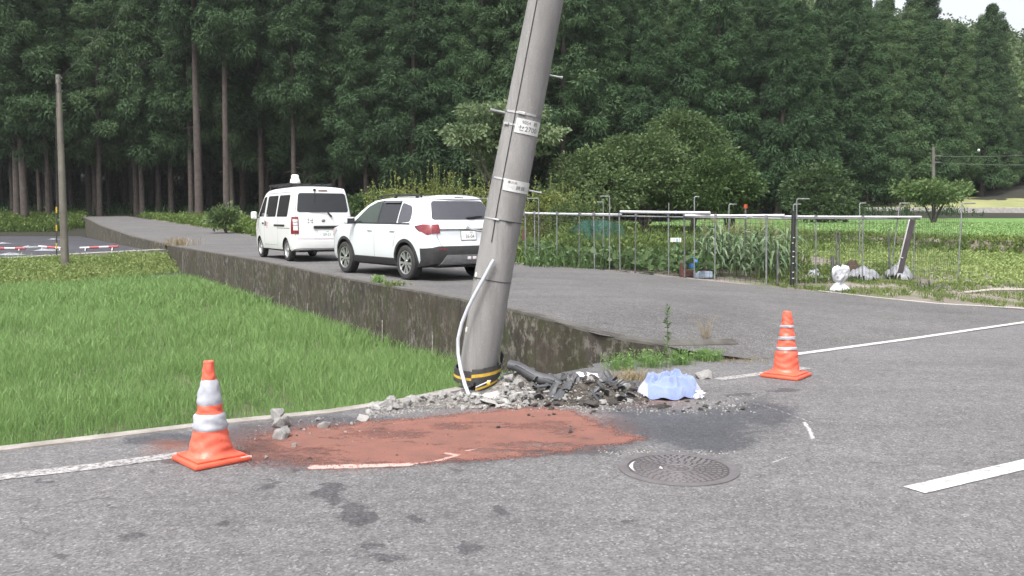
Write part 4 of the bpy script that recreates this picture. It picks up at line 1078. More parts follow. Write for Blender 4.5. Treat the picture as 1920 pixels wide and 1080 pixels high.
# conduit broken loose from the pole
cpts = [(926, 487, 8.60), (917, 503, 8.60), (908, 520, 8.60), (893, 547, 8.60), (878, 576, 8.61), (866, 606, 8.62), (859, 635, 8.62), (859, 662, 8.60), (864, 693, 8.52), (872, 722, 8.40), (880, 743, 8.28), (887, 757, 8.16)]
P = [at(*p) for p in cpts]; m = MB(); m.tube(P, [.019] * 12, 10); d = (P[-1] - P[-2]).normalized(); m.tube([P[-1] - d * .05, P[-1] + d * .012], .028, 10, 1); pbuild(m, 'conduit', [MT['conduit'], simple('white pipe end', (.7, .71, .73), (.6, .61, .63), 20, .4)])
# torn black and yellow guard sleeves
def sleeve(a0, a1, rad, zc0, zc1, h, y0, y1, seed, name='guard_sleeve', lean=0.0):
    """zc: height of the sleeve's middle at both ends; y0..y1: the yellow stripe as fractions of its height"""
    rs = random.Random(seed); m = MB(); N = 24; rowsf = [0, y0, y1, 1]; vs = []
    c0, r, d, f, rt = pole_frame(700)
    ctr = pole_c(712)[0]; jag0 = [rs.uniform(-.008, .008) for _ in range(N + 1)]; jag1 = [rs.uniform(-.008, .008) for _ in range(N + 1)]
    for i in range(N + 1):
        t = i / N; a = R(a0 + (a1 - a0) * t); dirv = Vector((math.sin(a), -math.cos(a), 0)); zc = lerp(zc0, zc1, t)
        for q in rowsf:
            z = zc - h / 2 + h * q + (jag0[i] if q == 0 else jag1[i] if q == 1 else 0)
            vs.append(Vector((ctr.x, ctr.y, 0)) + dirv * (rad + lean * q) + Vector((d.x / d.z * z * .6, 0, z)))
        for q in rowsf[::-1]:
            z = zc - h / 2 + h * q
            vs.append(Vector((ctr.x, ctr.y, 0)) + dirv * (rad - .014 + lean * q) + Vector((d.x / d.z * z * .6, 0, z)))
    k = 8
    for j in range(k): m.add([vs[i * k + jj] for i in range(N + 1) for jj in (j, (j + 1) % k)], [(2 * i, 2 * i + 2, 2 * i + 3, 2 * i + 1) for i in range(N)], 1 if j == 1 else 0)
    m.add(vs[:k], [list(range(k))]); m.add(vs[-k:], [list(range(k))[::-1]])
    return pbuild(m, name, [MT['guard_black'], MT['guard_yellow']])
sleeve(-112, -6, .238, .155, .125, .125, .30, .50, 1); sleeve(-12, 76, .240, .150, .190, .125, .34, .60, 2); sleeve(0, 62, .232, .035, .110, .115, .22, .42, 3, lean=.01); sleeve(78, 120, .262, .235, .29, .10, .3, .62, 4); sleeve(120, 250, .24, .17, .16, .12, .3, .5, 5)
m = MB(); p = at(916, 717, 8.595); m.box(p, (.032, .01, .042), 0, Matrix.Rotation(R(8), 3, 'Y')); pbuild(m, 'reflector_tab', simple('bright yellow reflector', (.75, .50, .03), (.65, .42, .03), 20, .5))

# ---------------------------------------------------------------- traffic cones
MT['cone'] = simple('fluorescent orange cone', (.68, .11, .06), (.56, .085, .045), 5, .45)
MT['cone_cover'] = simple('wrinkled orange sleeve', (.70, .125, .075), (.58, .095, .055), 9, .4, bump=.012, bscale=9)
MT['reflective'] = simple('silver reflective band', (.38, .39, .43), (.29, .30, .335), 16, .6, .0)
def cone_thing(L, F, Rr, bands, radii, label, tip=.70):
    L, F, Rr = gr(*L), gr(*F), gr(*Rr); cen = (L + Rr) / 2; side = ((L - F).length + (F - Rr).length) / 2; side = min(max(side, .36), .42)
    rz = math.atan2((Rr - F).y, (Rr - F).x)
    t = thing('traffic_cone', label, 'traffic cone', (cen.x, cen.y, .002), rz)
    m = MB(); m.box((0, 0, .018), (side, side, .036), bev=.014); m.box((0, 0, .044), (side * .86, side * .86, .018), bev=.008)
    m.lathe([(side * .44, .05), (side * .40, .062), (side * .37, .066)], 32)
    m.build('base', MT['cone'], t, 40)
    prof = []; zs = np.linspace(.05, tip, 70)
    m = MB(); n = 40; vs = []
    for z in zs:
        r = np.interp(z, [q[0] for q in radii], [q[1] for q in radii])
        for j in range(n):
            a = 2 * math.pi * j / n
            wv = .0026 * math.sin(z * 95 + 3 * math.sin(a * 2 + z * 9)) * (1 if z < .62 else .4) + .003 * math.sin(a * 3 + z * 40)
            vs.append(((r + wv) * math.cos(a), (r + wv) * math.sin(a), z))
    fs = [(i * n + j, i * n + (j + 1) % n, (i + 1) * n + (j + 1) % n, (i + 1) * n + j) for i in range(len(zs) - 1) for j in range(n)]
    m.add(vs, fs, 0, .5, True)
    rt = np.interp(tip, [q[0] for q in radii], [q[1] for q in radii])
    m.lathe([(rt + .002, tip - .002), (rt * .92, tip + .006), (rt * .6, tip + .004), (rt * .55, tip - .06), (0, tip - .06)], 24)
    body = m.build('body', MT['cone_cover'], t)
    for (z0, z1, tl) in bands:
        m = MB(); vs = []; K = 8
        for i in range(K + 1):
            for j in range(n):
                a = 2 * math.pi * j / n; z = lerp(z0, z1, i / K) + tl * math.cos(a - rz)
                r = np.interp(z, [q[0] for q in radii], [q[1] for q in radii]) + .0085
                wv = .0026 * math.sin(z * 95 + 3 * math.sin(a * 2 + z * 9)) + .003 * math.sin(a * 3 + z * 40) - (.0095 if i in (0, K) else 0)
                vs.append(((r + wv) * math.cos(a), (r + wv) * math.sin(a), z))
        m.add(vs, [(i * n + j, i * n + (j + 1) % n, (i + 1) * n + (j + 1) % n, (i + 1) * n + j) for i in range(K) for j in range(n)], 0, .5, True)
        m.build('reflective_band', MT['reflective'], t)
    return t
lc = cone_thing((331, 860), (363, 887), (462, 867), [(.40, .578, 0), (.225, .342, 0)], [(.05, .170), (.08, .148), (.22, .113), (.344, .094), (.352, .086), (.40, .082), (.58, .048), (.70, .034)],
                'orange traffic cone with two wide silver bands at the left end of the red powder')
m = MB(); m.box((.165, -.197, .030), (.08, .004, .014)); m.build('scuff_mark', simple('white scuff', (.8, .72, .7), (.7, .6, .58), 40, .7), lc)
cone_thing((1427, 706), (1478, 722), (1520, 706), [(.53, .558, -.004), (.398, .436, -.007), (.285, .322, -.009)], [(.05, .160), (.09, .135), (.27, .117), (.29, .102), (.33, .100), (.35, .095), (.40, .085), (.45, .082), (.52, .066), (.56, .064), (.69, .045), (.70, .040)],
           'orange traffic cone with three narrow grey bands standing beside the road edge line')

# ---------------------------------------------------------------- manhole cover
n = NT('cast iron cover'); co = n.coord('Object')
c = n.mix(n.ramp(n.noise(co, 7, 5), [(.35, 0.0), (.65, 1.0)]), (.142, .132, .138), (.102, .095, .10)); c = n.mix(n.ramp(n.noise(co, 12, 4), [(.58, 0.0), (.7, .7)]), c, (.13, .07, .05))
MT['iron'] = n.bsdf(c, .6, .2, n.noise(co, 90, 4), .003, 1)
mc = gr(1272, 879); mh = thing('manhole_cover', 'round cast iron manhole cover set in the road beyond the red powder', 'manhole', (mc.x, mc.y, 0))
m = MB(); m.lathe([(.405, .0005), (.405, .007), (.345, .008), (.343, .001)], 64, 0); m.build('frame', MT['iron'], mh, 40)
m = MB(); m.lathe([(.337, .001), (.337, .006), (0, .006)], 64, 1)
for (r0, r1, k, gap) in ((.300, .325, 44, .35), (.262, .29, 36, .3), (.224, .252, 30, .3), (.186, .214, 25, .3), (.150, .176, 20, .3), (.112, .140, 15, .3), (.075, .10, 1, 0), (.03, .058, 6, .35)):
    for i in range(k):
        a0 = 2 * math.pi * (i + gap / 2) / k + r0 * 9; a1 = 2 * math.pi * (i + 1 - gap / 2) / k + r0 * 9; S = max(2, int(40 / k) + 1); vs = []
        for s_ in range(S + 1):
            a = a0 + (a1 - a0) * s_ / S
            for rr, zz in ((r0, .0062), (r0 + .003, .0085), (r1 - .003, .0085), (r1, .0062)): vs.append((rr * math.cos(a), rr * math.sin(a), zz))
        m.add(vs, [(4 * s_ + j, 4 * s_ + 4 + j, 4 * s_ + 5 + j, 4 * s_ + 1 + j) for s_ in range(S) for j in range(3)])
lid = m.build('lid', [MT['iron'], simple('relief shade of the cover pattern', (.088, .080, .084), (.062, .056, .058), 9, .9)], mh)  # lid ground darker than the blocks, relief shading put into the colour
m = MB()
for (r0, a0, a1, wd) in ((.318, 150, 196, .014), (.12, 165, 200, .012)):
    vs = []
    for i in range(13):
        a = R(a0 + (a1 - a0) * i / 12); e = wd * (1 - abs(i - 6) / 7)
        vs += [((r0 - e) * math.cos(a), (r0 - e) * math.sin(a), .0092), ((r0 + e) * math.cos(a), (r0 + e) * math.sin(a), .0092)]
    m.add(vs, [(2 * i, 2 * i + 1, 2 * i + 3, 2 * i + 2) for i in range(12)])
m.build('paint_trace', simple('worn white paint trace', (.5, .49, .48), (.3, .29, .29), 40, .8), lid)

# ---------------------------------------------------------------- red absorbent powder swept over the spill
def poly_sd(X, Y, poly):
    ins = np.zeros(X.shape, bool); dm = np.full(X.shape, 1e9); k = len(poly)
    for i in range(k):
        a, b = poly[i], poly[(i + 1) % k]; dm = np.minimum(dm, seg_d(X, Y, a, b))
        cond = ((a[1] > Y) != (b[1] > Y)); xi = (b[0] - a[0]) * (Y - a[1]) / (b[1] - a[1] + 1e-12) + a[0]; ins ^= cond & (X < xi)
    return np.where(ins, dm, -dm)
pw_poly = [tuple(gr(*p).xy) for p in ((452, 868), (520, 871), (600, 874), (690, 873), (790, 868), (900, 862), (1000, 852), (1090, 844), (1160, 832), (1192, 822), (1150, 808), (1105, 790), (1075, 772), (1020, 764), (960, 766), (915, 773), (840, 780), (760, 788), (690, 792), (620, 800), (560, 806), (500, 812), (455, 830), (440, 850))]
gx = np.arange(-2.7, 1.5, .02); gy = np.arange(5.8, 8.4, .02); X, Y = np.meshgrid(gx, gy, indexing='ij')
sd = poly_sd(X + noise2(X * 5, Y * 5, 31) * .10, Y + noise2(X * 5, Y * 5, 32) * .10, pw_poly)
pw = np.clip(.5 + sd / .22, 0, 1)
thin = np.zeros_like(X)
for (a, b, c_, d_) in ((530, 862, 240, 26), (720, 815, 160, 20), (1010, 800, 140, 14), (1020, 835, 190, 14), (930, 845, 150, 10), (850, 800, 90, 14), (580, 845, 130, 14), (1065, 808, 60, 20), (480, 840, 120, 40)): thin = np.maximum(thin, ell(X + noise2(X * 7, Y * 7, 40) * .08, Y + noise2(X * 7, Y * 7, 41) * .06, a, b, c_, d_))
pale = np.zeros_like(X)
for p, q, wd, k in (((590, 877), (680, 875), .075, 1.0), ((680, 875), (765, 872), .06, 1.0), ((765, 872), (820, 865), .026, .7), ((820, 865), (858, 854), .03, .75), ((858, 854), (836, 851), .032, .8), ((874, 846), (892, 843), .022, .7), ((600, 808), (720, 797), .03, .45), ((720, 797), (830, 785), .03, .45), ((880, 776), (960, 768), .03, .45), ((640, 834), (720, 828), .015, .4)):
    pale = np.maximum(pale, k * np.clip(1.35 - seg_d(X, Y, gr(*p), gr(*q)) / wd, 0, 1))
n = NT('red absorbent powder'); co = n.coord('Object')
al = n.math('ADD', n.attr('cover'), n.math('MULTIPLY', n.math('SUBTRACT', n.noise(co, 18.0, 6, .7), .5), 1.1))
al = n.math('SUBTRACT', al, n.math('MULTIPLY', n.attr('thin'), .62))
sw = n.noise(n.mapping(co, (2.2, 5.0, 1), (0, 0, R(-10))), 1.5, 7, .7)
al = n.math('SUBTRACT', al, n.math('MULTIPLY', n.ramp(sw, [(.52, 0.0), (.74, 1.0)]), .6))
alpha = n.ramp(al, [(.22, 0.0), (.72, .96)])
c = n.mix(n.ramp(n.noise(co, 4.0, 5), [(.35, 0.0), (.65, 1.0)]), (.205, .095, .076), (.150, .078, .066)); c = n.mix(n.ramp(sw, [(.35, .5), (.6, 0.0)]), c, (.21, .10, .08)); c = n.mix(n.ramp(n.noise(co, 55.0, 3), [(.6, 0.0), (.75, .6)]), c, (.09, .045, .035))
pm = n.ramp(n.math('ADD', n.attr('pale'), n.math('MULTIPLY', n.math('SUBTRACT', n.noise(co, 24.0, 6, .7), .5), 1.1)), [(.45, 0.0), (.85, .9)])
c = n.mix(pm, c, (.50, .34, .31)); alpha2 = n.mix(pm, alpha, 1.0)
MT['powder'] = n.bsdf(c, .95, 0, n.noise(co, 90.0, 4), .004, 1, .2, alpha=alpha2)
keep = (pw + pale)[:-1, :-1] > .01
setp(grid_mesh('absorbent_powder', np.stack([X, Y, np.full_like(X, .0045)], -1), MT['powder'], keep=keep, point_attr={'cover': pw, 'thin': thin, 'pale': pale}), 'brick red absorbent powder spread over the oil spill', None, None, 'stuff')

# ---------------------------------------------------------------- rubble round the foot of the pole
MT['rubble'] = simple('pale broken concrete', (.44, .43, .42), (.33, .32, .31), 9, .92, bump=.01, bscale=40, tint=True)
MT['rubble_dark'] = simple('broken asphalt', (.040, .038, .037), (.075, .065, .058), 12, .92, bump=.01, bscale=50, tint=True)
n = NT('crumbled concrete and grit'); co = n.coord('Object')
c = n.mix(n.ramp(n.noise(co, 26, 6, .7), [(.4, 0.0), (.6, 1.0)]), (.30, .285, .27), (.12, .11, .10)); c = n.mix(n.attr('dark'), c, n.mix(n.ramp(n.noise(co, 22, 6, .7), [(.4, 0.0), (.62, 1.0)]), (.045, .04, .037), (.12, .105, .09)))
MT['gravel_mix'] = n.bsdf(c, .95, 0, n.noise(co, 45.0, 6, .7), .03, 1, .2)
MOUND = [((915, 756), .035, .42, .20), ((975, 728), .16, .24, .30), ((1050, 742), .085, .42, .30), ((1120, 738), .085, .36, .28), ((1190, 738), .035, .35, .25), ((780, 758), .022, .40, .13), ((850, 754), .03, .25, .13)]
MOUND = [(gr(*p), h, sx_, sy_) for p, h, sx_, sy_ in MOUND]
def mound_np(x, y):
    z = np.zeros_like(x, dtype=float)
    for p, h, a, b in MOUND: z = z + h * np.exp(-((x - p.x) / a) ** 2 - ((y - p.y) / b) ** 2)
    return z * (1 + .35 * noise2(x * 9, y * 9, 51)) + np.where(z > .02, .012 * noise2(x * 30, y * 30, 52), 0)
def mound(x, y): return max(0.0, float(mound_np(np.float64(x), np.float64(y))))
X, Y = np.meshgrid(np.arange(-1.8, 2.3, .03), np.arange(7.6, 10.3, .03), indexing='ij'); Zm = mound_np(X, Y)
keep = (Zm[:-1, :-1] > .010)
setp(grid_mesh('rubble', np.stack([X, Y, np.maximum(Zm - .014, .0015)], -1), MT['gravel_mix'], keep=keep, smooth=True, point_attr={'dark': np.clip((X - .05) / .35 + noise2(X * 4, Y * 4, 55) * .8, 0, 1)}), 'crumbled concrete and grit heaped round the foot of the leaning pole', None, None, 'stuff')
def chunk_mesh(seed, flat_=1.0, n=18, cuts=True):
    rs = random.Random(seed); bm = bmesh.new()
    for i in range(n):
        v = Vector((rs.gauss(0, 1), rs.gauss(0, 1), rs.gauss(0, 1))).normalized() * rs.uniform(.75, 1.0)
        bm.verts.new((v.x, v.y * rs.uniform(.75, 1), v.z * flat_))
    r = bmesh.ops.convex_hull(bm, input=bm.verts[:])
    bmesh.ops.delete(bm, geom=[g for g in r['geom_interior'] if isinstance(g, bmesh.types.BMVert)], context='VERTS')
    bmesh.ops.subdivide_edges(bm, edges=bm.edges[:], cuts=2, use_grid_fill=True)
    for v in bm.verts:
        k = 1 + .09 * math.sin(v.co.x * 7 + seed) * math.sin(v.co.y * 6.1 + seed * 2) + rs.uniform(-.035, .035); v.co *= k
    me = bpy.data.meshes.new('chunk'); bm.to_mesh(me); bm.free(); return me
CH = {}
for kind, mt, fl in (('pale', 'rubble', .7), ('dark', 'rubble_dark', .55), ('slab', 'rubble', .32)):
    CH[kind] = []
    for i in range(6):
        me = chunk_mesh(i * 7 + len(kind) * 31, fl); me.materials.append(MT[mt])
        a = me.attributes.new('tint', 'FLOAT', 'FACE'); a.data.foreach_set('value', [random.uniform(.2, .8)] * len(me.polygons)); CH[kind].append(me)
def chunk(kind, px, py, size, label, group=None, rot=None, dz=0.0, name=None, cat=None, scale=None):
    p = gr(px, py); me = random.choice(CH[kind]); o = bpy.data.objects.new(name or {'pale': 'concrete_chunk', 'dark': 'asphalt_chunk', 'slab': 'concrete_slab'}[kind], me); C.objects.link(o)
    fl = {'pale': .6, 'dark': .5, 'slab': .28}[kind]
    s = scale or (size * random.uniform(.8, 1.2), size * random.uniform(.8, 1.1), size * random.uniform(.8, 1.1))
    o.scale = s; o.rotation_euler = rot or (random.uniform(-.5, .5), random.uniform(-.5, .5), random.uniform(0, 6.28))
    o.location = (p.x, p.y, mound(p.x, p.y) + s[2] * fl * .55 + dz)
    return setp(o, label, cat or ('rock' if kind != 'slab' else 'slab'), group, 'thing')
random.seed(21)
chunk('pale', 528, 800, .105, 'largest pale concrete lump of the pair right of the left cone, on the red powder', dz=.0)
chunk('pale', 519, 789, .095, 'rounded concrete lump resting behind the largest lump right of the left cone', dz=.03)
chunk('pale', 526, 822, .10, 'jagged concrete lump at the front of the pair right of the left cone')
chunk('pale', 606, 802, .07, 'squarish concrete lump lying alone on the red powder near the field kerb')
chunk('pale', 680, 789, .075, 'whitish oval concrete lump lying nearest the heap along the field kerb')
chunk('pale', 598, 788, .04, 'small pointed concrete lump just behind the squarish one near the kerb')
chunk('dark', 933, 803, .028, 'lone dark stone in the middle of the red powder'); chunk('dark', 581, 862, .026, 'dark stone at the front edge of the red powder'); chunk('pale', 499, 859, .024, 'small grey stone just right of the left cone base'); chunk('pale', 551, 838, .028, 'small grey stone on the red powder below the concrete pair')
chunk('dark', 1070, 812, .032, 'brown lump smeared on the right part of the red powder'); chunk('pale', 1070, 806, .016, 'tiny white fragment on top of the brown lump in the red powder', dz=.03)
chunk('pale', 1325, 709, .14, 'big flat topped asphalt and concrete lump right of the blue cloth', scale=(.15, .11, .10), rot=(0, 0, .4))
chunk('slab', 1240, 764, .12, 'dark flat slab lying in front of the blue cloth', scale=(.14, .05, .05), rot=(0, 0, .1), name='asphalt_slab').data = CH['dark'][1]
chunk('pale', 1183, 757, .045, 'pale lump in front of the blue cloth at its left'); chunk('pale', 1376, 763, .026, 'lone pale pebble right of the wet patch on the road')
chunk('slab', 785, 752, .13, 'longest pale concrete slab on the kerb left of the pole', scale=(.13, .05, .07), rot=(0, .05, .12))
G1, G2 = 'broken concrete chunks in the heap by the pole', 'broken dark chunks in the heap by the pole'
G3 = 'scattered stones round the red powder'
def scatter(kind, n_, x0, x1, y0, y1, s0, s1, label, group, f=None):
    for i in range(n_):
        px, py = random.uniform(x0, x1), random.uniform(y0, y1)
        if f: py = f(px) + random.uniform(y0, y1)
        chunk(kind, px, py, random.uniform(s0, s1) * random.choice((.7, 1, 1, 1.2)), label, group)
LP = 'pale broken concrete chunk in the rubble heap round the foot of the leaning pole'; LD = 'dark broken asphalt chunk in the debris heap right of the leaning pole'
scatter('pale', 30, 845, 945, 746, 768, .018, .05, LP, G1); scatter('pale', 44, 930, 1000, 706, 762, .02, .065, LP, G1); scatter('pale', 22, 850, 990, 752, 770, .012, .03, LP, G1)
scatter('slab', 8, 880, 985, 745, 765, .07, .11, 'flat pale concrete flake in the rubble heap round the pole foot', 'flat concrete flakes in the heap by the pole')
LK = 'small pale concrete chunk in the strip of rubble along the kerb left of the pole'; GK = 'concrete chunks along the kerb left of the pole'
scatter('pale', 56, 690, 865, -8, 9, .022, .062, LK, GK, lambda x: np.interp(x, [690, 760, 860], [770, 758, 744])); scatter('slab', 5, 700, 850, -5, 5, .05, .08, LK, GK, lambda x: np.interp(x, [690, 760, 860], [768, 756, 742]))
scatter('dark', 52, 975, 1200, 718, 764, .03, .07, LD, G2); scatter('pale', 16, 980, 1190, 715, 760, .025, .05, 'pale concrete chunk among the dark debris right of the leaning pole', 'pale chunks in the dark debris')
LS = 'small stone scattered on the road near the red powder'
scatter('dark', 26, 1190, 1400, 742, 775, .012, .03, LS, G3); scatter('pale', 14, 1180, 1390, 735, 772, .01, .022, LS, G3); scatter('pale', 16, 500, 700, 782, 815, .010, .024, LS, G3); scatter('dark', 26, 480, 1180, 782, 862, .007, .016, LS, G3); scatter('dark', 10, 960, 1180, 766, 780, .014, .03, LS, G3)
# crumbs too many to count
pts = []
rs = np.random.default_rng(5); V = []; F = []; T = []
def crumbs(n_, x0, x1, y0, y1, s0, s1, f=None):
    for i in range(n_):
        px = rs.uniform(x0, x1); py = rs.uniform(y0, y1) + (f(px) if f else 0); p = gr(px, py); s = rs.uniform(s0, s1); z = mound(p.x, p.y)
        k = len(V); a = rs.uniform(0, 6.28)
        tri = [(math.cos(a) * s, math.sin(a) * s), (math.cos(a + 2.2) * s, math.sin(a + 2.2) * s * .8), (math.cos(a + 4.1) * s, math.sin(a + 4.1) * s)]
        for q in tri: V.append((p.x + q[0], p.y + q[1], z))
        V.append((p.x + rs.uniform(-.3, .3) * s, p.y, z + s * rs.uniform(.6, 1.2)))
        t = rs.uniform(0, 1)
        for fc in ((k, k + 1, k + 3), (k + 1, k + 2, k + 3), (k + 2, k, k + 3)): F.append(fc); T.append(t)
crumbs(900, 690, 1000, -12, 14, .005, .016, lambda x: np.interp(x, [690, 760, 860, 1000], [772, 762, 752, 752])); crumbs(500, 960, 1230, 735, 772, .005, .016); crumbs(260, 1190, 1420, 740, 778, .004, .012); crumbs(260, 460, 760, 785, 830, .003, .010); crumbs(120, 1120, 1380, 845, 852, .004, .01); crumbs(250, 700, 1100, 768, 790, .003, .01)
MT['crumb'] = simple('grit', (.26, .25, .235), (.15, .14, .13), 30, .95, tint=True)
setp(np_mesh('gravel', V, F, MT['crumb'], tint=T), 'loose grit and concrete crumbs strewn round the rubble', None, None, 'stuff')

# ---- car wreckage lying on the debris
MT['wreck'] = simple('scuffed dark car plastic', (.045, .047, .052), (.075, .077, .082), 6, .5, bump=.004, bscale=60)
a, b = at(955, 684, 8.72), at(1052, 724, 8.42); a.z = max(a.z, .05); m = MB()
ax = (b - a).normalized(); sdv = Vector((0, 0, 1)); pr = []
for i in range(9):
    t = i / 8; pr.append(a + (b - a) * t + Vector((0, 0, .015 * math.sin(t * 9))))
m.tube(pr, [.048, .05, .052, .054, .056, .058, .055, .05, .035], 10); m.tube([p + Vector((.0, -.045, .02)) for p in pr[1:8]], .012, 6)
setp(m.build('bumper_beam', MT['wreck']), 'long dark grey bumper piece sloping down from the pole foot onto the debris', 'car part', None, 'thing')
def shard(px, py, D, dims, rot, mt, name, label, cat='car part', group=None, bend=.25):
    m = MB(); nx, ny = 7, 4; vs = []
    for i in range(nx):
        for j in range(ny):
            u, v = i / (nx - 1) - .5, j / (ny - 1) - .5; wv = 1 - .5 * abs(u) * (1 if v > 0 else .4) + random.uniform(-.06, .06)
            vs.append(Vector((u * dims[0], v * dims[1] * wv, bend * dims[1] * (.5 - 2 * v * v) + random.uniform(-.05, .05) * dims[1])))
    top = [(i * ny + j, (i + 1) * ny + j, (i + 1) * ny + j + 1, i * ny + j + 1) for i in range(nx - 1) for j in range(ny - 1)]
    k = len(vs); th = max(dims[2], .004); vs2 = vs + [v - Vector((0, 0, th)) for v in vs]
    bot = [tuple(q + k for q in f[::-1]) for f in top]
    rim = [i * ny for i in range(nx)] + [(nx - 1) * ny + j for j in range(1, ny)] + [i * ny + ny - 1 for i in range(nx - 2, -1, -1)] + [j for j in range(ny - 2, 0, -1)]
    sdf = [(rim[i], rim[(i + 1) % len(rim)], rim[(i + 1) % len(rim)] + k, rim[i] + k)[::-1] for i in range(len(rim))]
    m.add(vs2, top + bot + sdf); o = m.build(name, mt)
    p = at(px, py, D); o.location = (p.x, p.y, max(p.z, mound(p.x, p.y) + .01)); o.rotation_euler = rot
    return setp(o, label, cat, group, 'thing')
random.seed(33)
shard(1052, 716, 8.75, (.19, .045, .012), (.3, -1.35, .2), MT['wreck'], 'trim_strip', 'upright dark trim strip at the end of the bumper piece')
shard(1073, 735, 8.6, (.16, .07, .01), (.9, -.9, .4), MT['wreck'], 'plastic_bracket', 'triangular grey plastic bracket standing at the front of the debris')
shard(1100, 704, 9.0, (.22, .12, .01), (.15, .1, .1), simple('white car plastic', (.66, .64, .66), (.56, .52, .56), 9, .4), 'broken_bumper', 'white broken car panel on top of the debris heap', bend=.5)
shard(1108, 712, 8.95, (.17, .10, .01), (.9, .0, -.1), simple('pinkish car plastic', (.50, .42, .46), (.42, .35, .39), 9, .45), 'plastic_sheet', 'pinkish broken car panel just under the white one', bend=.4)
shard(1082, 710, 8.95, (.16, .12, .02), (.8, .2, .2), simple('dark brown plastic', (.055, .04, .04), (.04, .03, .03), 9, .6), 'broken_housing', 'dark brown broken housing left of the white car panel')
shard(1125, 735, 8.7, (.15, .08, .015), (.5, .5, -.7), simple('dirty cream plastic', (.33, .31, .27), (.25, .23, .2), 9, .6), 'plastic_sheet', 'dirty cream broken panel leaning at the front of the debris heap')
shard(1125, 722, 8.85, (.2, .16, .015), (.7, .35, .5), MT['rubble_dark'], 'asphalt_slab', 'dark asphalt slab tilted behind the cream broken panel', 'slab')
shard(906, 719, 8.56, (.16, .022, .008), (.0, -.42, .0), MT['white_pipe'], 'plastic_strip', 'thin white plastic strip sticking out of the pole guard')
shard(1010, 758, 8.25, (.5, .02, .01), (0, -.03, .08), MT['rubble'], 'broken_lath', 'long thin pale lath lying in front of the debris heap')
for i in range(48):
    px, py = random.uniform(985, 1195), random.uniform(712, 756)
    shard(px, py, 2805 / (py - 411) - .06, (random.uniform(.07, .28), random.uniform(.03, .10), .008), (random.uniform(-1, 1), random.uniform(-.9, .9), random.uniform(0, 3)), MT['wreck'], 'plastic_shard', 'black broken car plastic shard in the debris heap right of the pole', 'car part', 'black plastic shards in the debris')

# ---- crumpled pale blue cloth
n = NT('pale blue towel cloth'); co = n.coord('Object')
c = n.mix(n.ramp(n.noise(co, 60, 3), [(.3, 0.0), (.7, 1.0)]), (.215, .265, .445), (.175, .225, .39)); edge = n.ramp(n.attr('edge'), [(.45, 0.0), (.6, 1.0)]); c = n.mix(n.ramp(n.noise(co, 3.5, 3), [(.4, 0.0), (.6, .25)]), c, (.22, .27, .44)); c = n.mix(edge, c, (.38, .40, .49))
MT['cloth'] = n.bsdf(c, .95, 0, n.noise(co, 160, 4), .004, 1, .2, sheen=.3)
ctr = gr(1255, 745); nx, ny = 110, 80; U, Vv = np.meshgrid(np.linspace(-1, 1, nx), np.linspace(-1, 1, ny), indexing='ij')
ang = np.arctan2(Vv, U); rr = np.maximum(np.abs(U), np.abs(Vv)); circ = np.hypot(U, Vv) + 1e-9; uu = U * rr / circ; vv = Vv * rr / circ
out = 1 + .07 * np.sin(ang * 3 + 1) + .05 * np.sin(ang * 7 + .4) + .03 * np.sin(ang * 13)
Xc = uu * .30 * out; Yc = vv * .21 * out; rad = np.clip(rr, 0, 1)
dome = .165 * np.clip(1 - rad ** 3.6, 0, 1) ** .75
folds = [((-.75, -.5), (-.45, .55), .05, .10), ((-.5, .5), (.55, .62), .05, .12), ((.4, .55), (-.35, -.30), .075, .085), ((.38, .5), (.72, -.65), .06, .09), ((-.3, -.55), (.45, -.45), .045, .08), ((-.1, .2), (.1, -.7), .03, .07), ((.62, .3), (.85, .0), .05, .08), ((-.85, .1), (-.5, -.1), .04, .07)]
wu, wv_ = uu + .10 * noise2(uu * 2, vv * 2, 71, 2), vv + .10 * noise2(uu * 2 + 7, vv * 2, 72, 2)
fold = sum(h_ * np.exp(-(seg_d(wu, wv_, p_, q_) / w_) ** 1.5) for p_, q_, h_, w_ in folds) - .05 * np.exp(-(((wu - .12) / .26) ** 2 + ((wv_ - .05) / .22) ** 2)) - .035 * np.exp(-(((wu + .45) / .16) ** 2 + ((wv_ + .1) / .3) ** 2)) + .004 * noise2(uu * 7, vv * 7, 74, 2)
Zc = dome + 1.1 * np.clip(fold + .022 * (1 - 2 * np.abs(noise2(uu * 3.4 + vv * 2, vv * 3 - uu, 78, 2))) - .01, -.07, .085) * np.clip((1 - rad) * 3.2, .05, 1)
Zc = np.maximum(Zc, .003) + .004 + .012 * np.clip((rad - .75) * 4, 0, 1) * (1 + np.sin(ang * 9))
edgea = np.clip((-(uu) - .62) * 3.2, 0, 1) + np.clip((uu * .9 + vv * .4 - .60) * 3.2, 0, 1) + (noise2(uu * 3, vv * 3, 77) > .62) * .3
cl = grid_mesh('towel', np.stack([Xc, Yc, Zc], -1), MT['cloth'], smooth=True, point_attr={'edge': edgea}); cl.location = (ctr.x, ctr.y + .05, 0); cl.rotation_euler = (0, 0, .12)
setp(cl, 'crumpled pale blue towel with whitish borders lying on the debris', 'towel', None, 'thing')
m = MB(); random.seed(4)
p = gr(1308, 748)
for i in range(5): m.tube([(p.x + random.uniform(-.04, .06), p.y + random.uniform(-.03, .03), .01 + .02 * j + random.uniform(0, .01)) for j in range(4)], [.02, .022, .018, .008], 7)
setp(m.build('plastic_scrap', simple('crumpled whitish plastic', (.6, .6, .64), (.45, .46, .52), 20, .4)), 'crumpled whitish plastic scrap touching the right end of the blue towel', 'scrap', None, 'thing')

